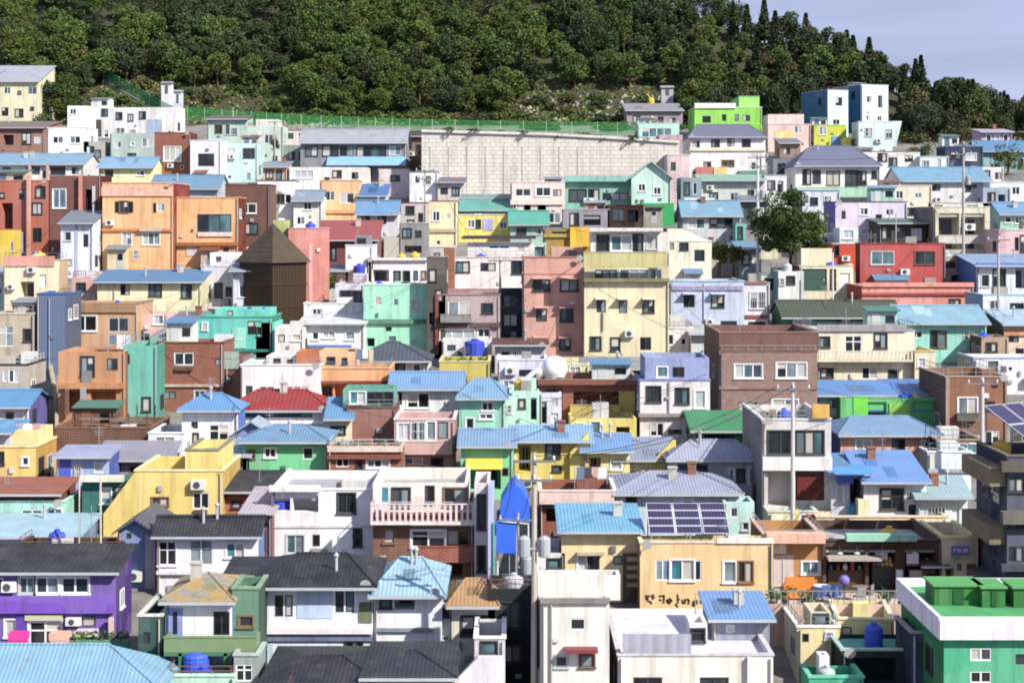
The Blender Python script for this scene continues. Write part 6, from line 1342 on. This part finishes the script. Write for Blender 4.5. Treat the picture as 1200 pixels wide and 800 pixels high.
# yellow excavator-like spot on the bank: a small yellow water drum stack
o = empty('yellow_drum', at(763, 126, 262)); m = MB(); m.lathe([(.5, 0), (.55, .1), (.5, 1.2), (.25, 1.5)]); m.build('drum', M('p:F0C020'), o); m = MB(); m.tube((-.1, 0, 1.4), (-.7, 0, 2.1), .1, n=6); m.build('spout', M('p:F0C020'), o); tag(o, 'yellow drum with a raised spout above the purple grey sheds', 'drum')
m = MB()
for i in range(260):
    px = rs.uniform(610, 800); D = rs.uniform(257, 268); x = (px - 600) / FP * D; s_ = rs.uniform(.12, .4); z = ground(x, D)
    m.prism([(x - s_, z - .2), (x + s_ * .9, z - .2), (x + s_ * .6, z + s_), (x - s_ * .3, z + s_ * 1.3)], 'y', D, D + s_ * 1.6)
for i in range(120):
    px = rs.uniform(300, 400); D = rs.uniform(252, 259); x = (px - 600) / FP * D; s_ = rs.uniform(.1, .35); z = ground(x, D)
    m.prism([(x - s_, z - .2), (x + s_ * .9, z - .2), (x + s_ * .6, z + s_), (x - s_ * .3, z + s_ * 1.3)], 'y', D, D + s_ * 1.6)
tag(m.build('rubble', M('C8BCB0'), None), 'pale stones and rubble scattered on the garden bank', 'rubble', kind='stuff')
m = MB()
for i in range(9000):
    px = rs.uniform(60, 860) if i % 5 else rs.uniform(860, 1200); D = rs.uniform(254, 276) if px < 860 else rs.uniform(238, 252); x = (px - 600) / FP * D
    if 940 < px < 1060: continue
    leafq(m, Vector((x, D, ground(x, D) + .2)), rs.uniform(.2, .45), rs)
tag(m.build('rough_grass', leafmat('grass_blades', (.13, .20, .04, 1), (.17, .17, .06, 1)), None), 'rough dry grass covering the bank above the road', 'grass', kind='stuff')
# ------------------------------------------------------------------ writing on the cream wall, signboards
def strokes(B, segs, x0, y0, sx, sy, th, mat, name='painted_writing', b=0, out=.012):
    m = MB()
    for k, pl in enumerate(segs):
        for (p, q) in zip(pl, pl[1:]):
            a = Vector((B.a(x0 + p[0] * sx), 0, B.c(y0 + p[1] * sy))); c = Vector((B.a(x0 + q[0] * sx), 0, B.c(y0 + q[1] * sy)))
            d = (c - a); d = d.normalized() if d.length > 1e-6 else Vector((1, 0, 0)); nrm = Vector((-d.z, 0, d.x)) * th; a = a - d * th * .5; c = c + d * th * .5; yy = b - out - .0007 * k
            m.face((a.x - nrm.x, yy, a.z - nrm.z), (c.x - nrm.x, yy, c.z - nrm.z), (c.x + nrm.x, yy, c.z + nrm.z), (a.x + nrm.x, yy, a.z + nrm.z))
    return m.build(name, mat, B.root)
Bc = BY['wide cream house with a teal paned window band and painted writing']
seg = [[(0, 0), (.3, 4), (2, 5)], [(2.5, 0), (2.3, 3)], [(2, 6), (5, 7), (5.5, 9)], [(5, 1), (8, -.5)], [(7, 0), (7, 4)], [(7, 2), (9, 2)],
       [(14, 1), (19, .5), (18.5, 8)], [(14, 5), (16, 5)], [(22, 5), (25, 3.5), (27, 5.5), (25, 8), (22.5, 7.5), (22, 5)], [(24.5, 4), (24.5, 9)], [(33, -.5), (33.5, 8)], [(31, 9), (33, 12)],
       [(33.5, 4), (35, 4)], [(38, 5), (38.5, 8), (41, 8)], [(41, 4), (41, 8)], [(43, 4), (45, 5), (44.5, 9)], [(49, 7), (50, 10)], [(50, 6), (52, 8), (50, 11), (48.5, 9)], [(53, 5), (53, 9)], [(57, 6), (58, 8)]]
strokes(Bc, seg, 757, 697, 1.12, 1.12, .045, M('p:4A3428'))
Bp = BY['vivid purple shop house with a continuous upper window strip']
strokes(Bp, [[(0, 0), (0, 3), (2, 3)], [(4, 0), (6, 0), (6, 3)], [(4, 2), (6, 2)], [(9, 0), (9, 3)], [(11, 0), (13, 0), (13, 3), (11, 3), (11, 0)], [(16, 0), (16, 3)], [(16, 1.5), (18, 1.5)], [(20, 0), (22, 3)], [(22, 0), (20, 3)]], 86, 739, 1.1, 1.1, .028, M('p:9A6A9A'), 'sign_writing', out=.135)
# small purple signboard by the cafe
Bt = BY['slim cream tower with a small purple signboard']
m = MB(); m.box(Bt.a(1113), Bt.a(1134), -.35, -.27, Bt.c(648), Bt.c(638)); m.box(Bt.a(1122), Bt.a(1123), -.27, -.002, Bt.c(644), Bt.c(642)); m.build('signboard', M('p:7A68B8'), Bt.root)
strokes(Bt, [[(0, 0), (0, 3)], [(2, 0), (4, 0), (4, 3)], [(6, 0), (6, 3), (8, 3)], [(10, 0), (12, 0), (12, 3), (10, 3), (10, 0)], [(14, 0), (14, 3)]], 1116, 641, 1.1, 1.2, .03, M('p:E8E4F4'), 'sign_writing', out=.36)
# ------------------------------------------------------------------ cafe terrace and things on it
DT = 79.5
tb = at(1000, 716, DT)
o = empty('cafe_terrace', tb); k = DT / FP; tag(o, 'paved cafe terrace with a pink wall edge before the dark cafe', 'terrace')
m = MB(); m.prism([(-104 * k, -.0), (72 * k, 0), (66 * k, 5.2), (-100 * k, 5.2)], 'z', -3.5, 0); m.build('paving', M('f:D8C4B4'), o)
m = MB(); m.box(-104 * k, 72 * k, -.22, -.003, -3.5, .35); m.build('edge_wall', M('D8B8A8'), o)
m = MB()
for i in range(24): x = (-100 + 170 * i / 23) * k; m.box(x - .02, x + .02, -.13, -.09, .353, .95)
m.box(-104 * k, 72 * k, -.14, -.08, .951, 1.0); m.build('railing', M('p:8A8884'), o)
def chair(loc, rz, c_, label):
    o = empty('terrace_chair', loc, rz); m = MB(); m.box(-.22, .22, -.22, .22, .42, .46); m.build('seat', M(c_), o); m = MB(); m.box(-.22, .22, .19, .23, .5, .9); m.build('backrest', M(c_), o)
    for x in (-.19, .19):
        for y in (-.19, .19): m = MB(); m.tube((x, y, 0), (x, y, .42 if y < 0 else .6), .018, n=5); m.build('leg', M('p:B8BCC0'), o)
    tag(o, label, 'chair', 'chairs on the cafe terrace')
def table(loc, c_, label):
    o = empty('terrace_table', loc); m = MB(); m.lathe([(.4, .70), (.42, .72), (.42, .745), (.4, .75)], n=16); m.build('table_top', M(c_), o); m = MB(); m.tube((0, 0, 0), (0, 0, .7), .03); m.build('pedestal', M('p:606468'), o); m = MB(); m.lathe([(.26, 0), (.25, .03), (.05, .05)]); m.build('base', M('p:606468'), o); tag(o, label, 'table', 'tables on the cafe terrace')
LBW = ['first from the left', 'second from the left', 'third from the left', 'fourth from the left', 'fifth from the left', 'rightmost']
for i, px in enumerate((965, 973, 981, 989, 1013, 1026)): chair(tb + Vector(((px - 1000) * k, 1.2 + (i % 2) * .5, 0)), R(160 + 40 * (i % 3)), 'p:3A62A8' if i < 4 else 'p:8A8A90', ('blue chair on the cafe terrace, ' if i < 4 else 'grey chair on the cafe terrace, ') + LBW[i])
table(tb + Vector((-27 * k, 2.2, 0)), 'p:D8D8DC', 'round pale table behind the blue chairs on the cafe terrace'); table(tb + Vector((19 * k, 2.0, 0)), 'p:8A7A6A', 'round brown table between the two grey terrace chairs')
o = empty('garden_ball_lamp', tb + Vector((2 * k, 2.6, 0))); m = MB(); m.tube((0, 0, 0), (0, 0, .7), .05); m.build('stand', M('p:404048'), o); m = MB(); m.lathe([(.26 * math.cos(t) + .01, .9 + .26 * math.sin(t)) for t in [i * .26 - 1.57 for i in range(13)]], n=16); m.build('globe', plain('7A6CB8', .6), o, smooth=True); tag(o, 'violet globe on a short stand on the cafe terrace', 'globe')  # plain violet ball on a stand, gives no light
o = empty('orange_sofa', tb + Vector((-50 * k, 2.6, 0))); m = MB(); m.box(-.7, .7, -.3, .4, .1, .45); m.build('seat', M('p:E08828'), o); m = MB(); m.box(-.7, .7, .401, .58, .1, .95); m.build('backrest', M('p:E08828'), o)
for x in (-.86, .702): m = MB(); m.box(x, x + .16, -.3, .58, .1, .65); m.build('armrest', M('p:D07818'), o)
tag(o, 'orange sofa against the brown house by the cafe', 'sofa')
for i, px in enumerate((908, 925, 946, 1044, 1060)): plant(tb + Vector(((px - 1000) * k, .5 + (i % 2) * .6, 0)), rs, 'potted plant on the cafe terrace edge')
# things in front of the purple shop
Bz = depth_of(775) - .2
for px, c_, lb, nm in ((22, 'p:E830A0', 'magenta plastic crate stack before the purple shop', 'crate_stack'), (70, 'p:F0B8A0', 'peach plastic crate stack before the purple shop door', 'crate_stack')):
    o = empty(nm, at(px, 775, Bz - .9)); tag(o, lb, 'crates', 'crates before the purple shop')
    for j in range(4):
        m = MB()
        w_ = .36 + .05 * (j % 2); 
        m.box(-w_, w_, -.3, .3, j * .34, j * .34 + .04); m.box(-w_, w_, -.3, -.26, j * .34 + .041, j * .34 + .32); m.box(-w_, w_, .26, .3, j * .34 + .041, j * .34 + .32); m.box(-w_, -w_ + .04, -.259, .259, j * .34 + .041, j * .34 + .32); m.box(w_ - .04, w_, -.259, .259, j * .34 + .041, j * .34 + .32); m.build('crate', M(c_), o)
o = empty('planter_wall', at(120, 775, Bz - .6)); m = MB(); m.box(-1.4, 1.2, -.2, .2, -1.5, 1.0); m.build('trough', M('5A9A78'), o); m = MB()
for i in range(120): leafq(m, Vector((rs.uniform(-1.3, 1.15), rs.gauss(0, .12), 1.0 + rs.random() * .35)), .13, rs)
m.build('foliage', LEAF['green'], o); tag(o, 'sea green planter with leafy plants beside the purple shop', 'planter')
# green boxes on the emerald roof
Be = BY['emerald green corner house with a broad white parapet']
for x0, x1, yt, yb, b_, lb in ((1095, 1150, 694, 722, 3.6, 'broad dark green roof shed on the emerald corner house'), (1151, 1178, 699, 724, 3.2, 'small green roof shed right of the broad one'), (1188, 1240, 699, 726, 3.2, 'third green roof shed at the right edge of the emerald roof')):
    A = Be.a(x0, b_); A_ = Be.a(x1, b_); zt = Be.c(yt, b_); z0 = Be.deck[4]; L = Be.root.location
    o = empty('roof_shed', L + Vector((A, b_, z0))); w_ = A_ - A; hh = max(.8, zt - z0); m = MB(); m.box(0, w_, 0, 1.6, .003, hh); m.build('wall', M('3C8040'), o); m = MB(); m.box(-.08, w_ + .08, -.1, 1.7, hh + .002, hh + .08); m.build('roof', M('p:5AA85C'), o); m = MB(); m.box(w_ * .4, w_ * .62, -.04, -.002, .05, hh * .85); m.build('door', M('p:1E5A28'), o); tag(o, lb, 'roof shed', 'green sheds on the emerald roof')
# diagonal pipes and steps in the shaded gully
o = empty('stone_steps', at(52, 566, 90)); L0 = o.location; m = MB(); w2 = MB()
for i in range(60):
    t = i / 59; py = 566 - 140 * t; D = depth_of(py); D2 = depth_of(566 - 140 * (i + 1) / 59); k = D / FP; px = 50 + 8 * math.sin(t * 3.1) - 6 * t; x = (px - 600) * k - L0.x; z = CZ + (YH - py) * k - L0.z
    m.box(x - 9 * k, x + 9 * k, D - L0.y, D2 - L0.y, z - 2.5, z); w2.box(x + 9.2 * k, x + 11.5 * k, D - L0.y, D2 - L0.y, z - 2.5, z + .9)
m.build('steps', M('A8A488'), o); w2.build('side_wall', M('C4BCA4'), o); tag(o, 'mossy grey stairway climbing between houses at the left', 'stairway')
o = empty('steel_stair', at(600, 800, 80)); k = 80 / FP; m = MB()
m.tube((-18 * k, 0, 0), (12 * k, .4, 62 * k), .07, n=6); m.tube((-12 * k, .3, -10 * k), (18 * k, .7, 52 * k), .07, n=6)
for i in range(9): t = i / 9; m.box((-18 + 30 * t) * k, (-8 + 30 * t) * k, 0, .7, (62 * t) * k - .02, (62 * t) * k + .03)
m.build('treads', M('p:7A8084'), o); m = MB(); m.tube((-18 * k, 0, .9), (12 * k, .4, 62 * k + .9), .03, n=5); m.tube((-22 * k, 0, 76 * k), (8 * k, 0, 76 * k), .06, n=6); m.tube((-22 * k, 0, 60 * k), (-22 * k, 0, 76 * k), .05, n=6); m.build('handrail', M('p:9AA0A4'), o); tag(o, 'grey steel stair in the dark gully left of the off white house', 'stairs')
o = empty('meter_cabinet', at(620, 710, 79.0)); m = MB(); m.box(-.22, .22, -.15, .1, 0, 1.0); m.build('cabinet', M('p:E8F0F0'), o); m = MB(); m.box(-.16, .16, -.17, -.152, .55, .9); m.build('door', M('p:C8D0D4'), o); tag(o, 'white meter cabinet fixed beside the tallest pole', 'cabinet')
# timber pile on the rust brown roof terrace
Bq = BY['rust brown roof terrace house full of stacked timber']
L = Bq.root.location; dk = Bq.deck0
o = empty('timber_pile', L + Vector(((dk[0] + dk[1]) / 2, (dk[2] + dk[3]) / 2, dk[4]))); m = MB(); w_ = (dk[1] - dk[0]) * .42
for i in range(46):
    x = rs.uniform(-w_, w_ * .7); y = rs.uniform(-.9, 1.4); z = rs.uniform(0, 1.3); l = rs.uniform(.5, 1.8); m.box(x, min(x + l, w_), y, y + .12, z, z + .08)
m.build('planks', M('p:8A7A6A'), o); m = MB()
for i in range(5): x = -w_ + 2 * w_ * i / 4; m.tube((x, -1.0, 0), (x, -1.0, 1.7), .05, n=5); m.tube((x, 1.4, 0), (x, 1.4, 2.0), .05, n=5)
m.build('posts', M('p:6A5040'), o); tag(o, 'untidy pile of planks and posts on the rust brown roof terrace', 'timber pile')

# ------------------------------------------------------------------ service cables sagging from roof to roof, hanging over the lanes
rk = random.Random(21); bl = [B for B in BY.values() if B.h.yb > 300 and B.h.x1 - B.h.x0 > 30]
nc = 0
for B in bl:
    cand = [q for q in bl if q is not B and 8 < abs((q.h.x0 + q.h.x1) / 2 - (B.h.x0 + B.h.x1) / 2) < 170 and abs(q.h.D - B.h.D) < 16]
    if not cand or rk.random() < .55 or nc > 44: continue
    q = rk.choice(cand); nc += 1
    def corner(b_):
        x = b_.W * rk.choice((.05, .95)); return b_.root.location + Vector((x * b_.cs, x * b_.sn, b_.main[5] + rk.uniform(-.3, .5))) + Vector((0, -.1, 0))
    wire(corner(B), corner(q), 'thin black service cable from the %s' % trim(B.h.label, 9), rk.uniform(.2, .6))

# ledges and barred windows down the left flank of the dark building
Bd = BY['dark shuttered four-storey building at the right edge']; a0, a1, b0, e0, c0, c1, cr = Bd.main
for i, z in enumerate((c1 - .9, c1 - 3.6, c1 - 6.3)):
    m = MB(); m.box(a0 - .75, a0 - .003, b0 + .2, e0 - .1, z - .5, z + .35); m.build('ledge', M('8A7E64' if i != 2 else '5A5C60'), Bd.root)
for z in (c1 - 2.4, c1 - 5.1, c1 - 7.8):
    for y in (b0 + 1.0, b0 + 2.9):
        m = MB(); m.mi = 0; m.box(a0 - .06, a0 - .003, y, y + 1.1, z, z + 1.3); m.mi = 1; m.box(a0 - .07, a0 - .061, y + .07, y + .52, z + .07, z + 1.23); m.box(a0 - .07, a0 - .061, y + .58, y + 1.03, z + .07, z + 1.23); m.build('window', ['p:6A7080', 'g:1A2226'], Bd.root)

# shelves, counter, menu boards and lamps of the open cafe
Bk = BY['dark open cafe house with a mint fascia']
for x0, x1, y0, y1, c_, nm, b_ in ((970, 1012, 668, 690, 'p:5A4434', 'counter', .35), (1022, 1048, 664, 690, 'p:4A4440', 'counter', .4), (972, 988, 644, 652, 'p:B8B0A8', 'menu_board', .2), (1026, 1040, 646, 656, 'p:C8C0B8', 'menu_board', .2), (1066, 1086, 668, 676, 'p:D8C0B8', 'menu_board', .2), (992, 1010, 656, 657, 'p:C8C4BC', 'shelf', .5), (1024, 1046, 660, 661, 'p:C8C4BC', 'shelf', .5), (1062, 1090, 662, 663, 'p:C8C4BC', 'shelf', .5)):
    m = MB(); m.box(Bk.a(x0, b_), Bk.a(x1, b_), b_, b_ + .3, Bk.c(y1, b_), Bk.c(y0, b_)); m.build(nm, M(c_), Bk.root)
rc_ = random.Random(3)
for x0, x1, y, b_ in ((992, 1010, 656, .5), (1024, 1046, 660, .5), (1062, 1090, 662, .5), (970, 1012, 668, .35), (1022, 1048, 664, .4)):
    for i in range(5):
        px = x0 + (x1 - x0) * (i + .5) / 5; X, Z = Bk.a(px, b_), Bk.c(y, b_); L = Bk.root.location; o = empty('jar', L + Vector((X, b_ + .12, Z + .002))); q = rc_.uniform(.07, .12); hh = rc_.uniform(.18, .36)
        cc, cn = rc_.choice((('E8E4DC', 'pale'), ('A84838', 'red'), ('4A78B0', 'blue'), ('D8B860', 'yellow'), ('6A9A70', 'green')))
        m = MB(); m.lathe([(q * .8, 0), (q, .03), (q, hh * .7), (q * .5, hh * .85), (q * .5, hh)], n=8); m.build('body', M('p:' + cc), o)
        tag(o, 'small %s jar lined up inside the dark open cafe' % cn, 'jar', 'jars inside the cafe')
for px in (984, 1004, 1034, 1072):
    X, Z = Bk.a(px, .1), Bk.c(646, .1); m = MB(); m.tube((X, .1, Z), (X, .1, Z + .5), .012, n=4); m.lathe([(.16, Z - .1), (.15, Z - .06), (.04, Z + .03)], X, .1, 10); m.build('hanging_lamp_shade', M('p:D8D4CC'), Bk.root)

# weeds and creepers spilling over the top of the retaining wall
kw_ = D0 / FP; L0 = rw.location
for i in range(34):
    px = rs.uniform(497, 792); t = (px - 494) / 302; zt_ = 83 - 13 * t ** 1.3; kd = rs.choice(('green', 'olive', 'grey', 'brown')); k = [j for j, q in enumerate(SH) if q[0] == kd][rs.randrange(2)]
    if k not in fs: fs[k] = SH[k][1].build('shrub', LEAF[kd], None); o = fs[k]
    else: o = fs[k].copy(); col.objects.link(o)
    s_ = rs.uniform(.25, .6); o.location = (L0.x + (px - 494) * kw_, L0.y + rs.uniform(.3, 1.8), L0.z + zt_ * kw_ + rs.uniform(-.2, .1)); o.scale = (s_ * 1.5, s_, s_ * .8); o.rotation_euler = (0, 0, rs.random() * 6)
    tag(o, '%s weed clump spilling over the retaining wall top' % {'green': 'green', 'olive': 'olive', 'grey': 'pale grey', 'brown': 'brown'}[kd], 'shrub', 'weeds on the retaining wall')
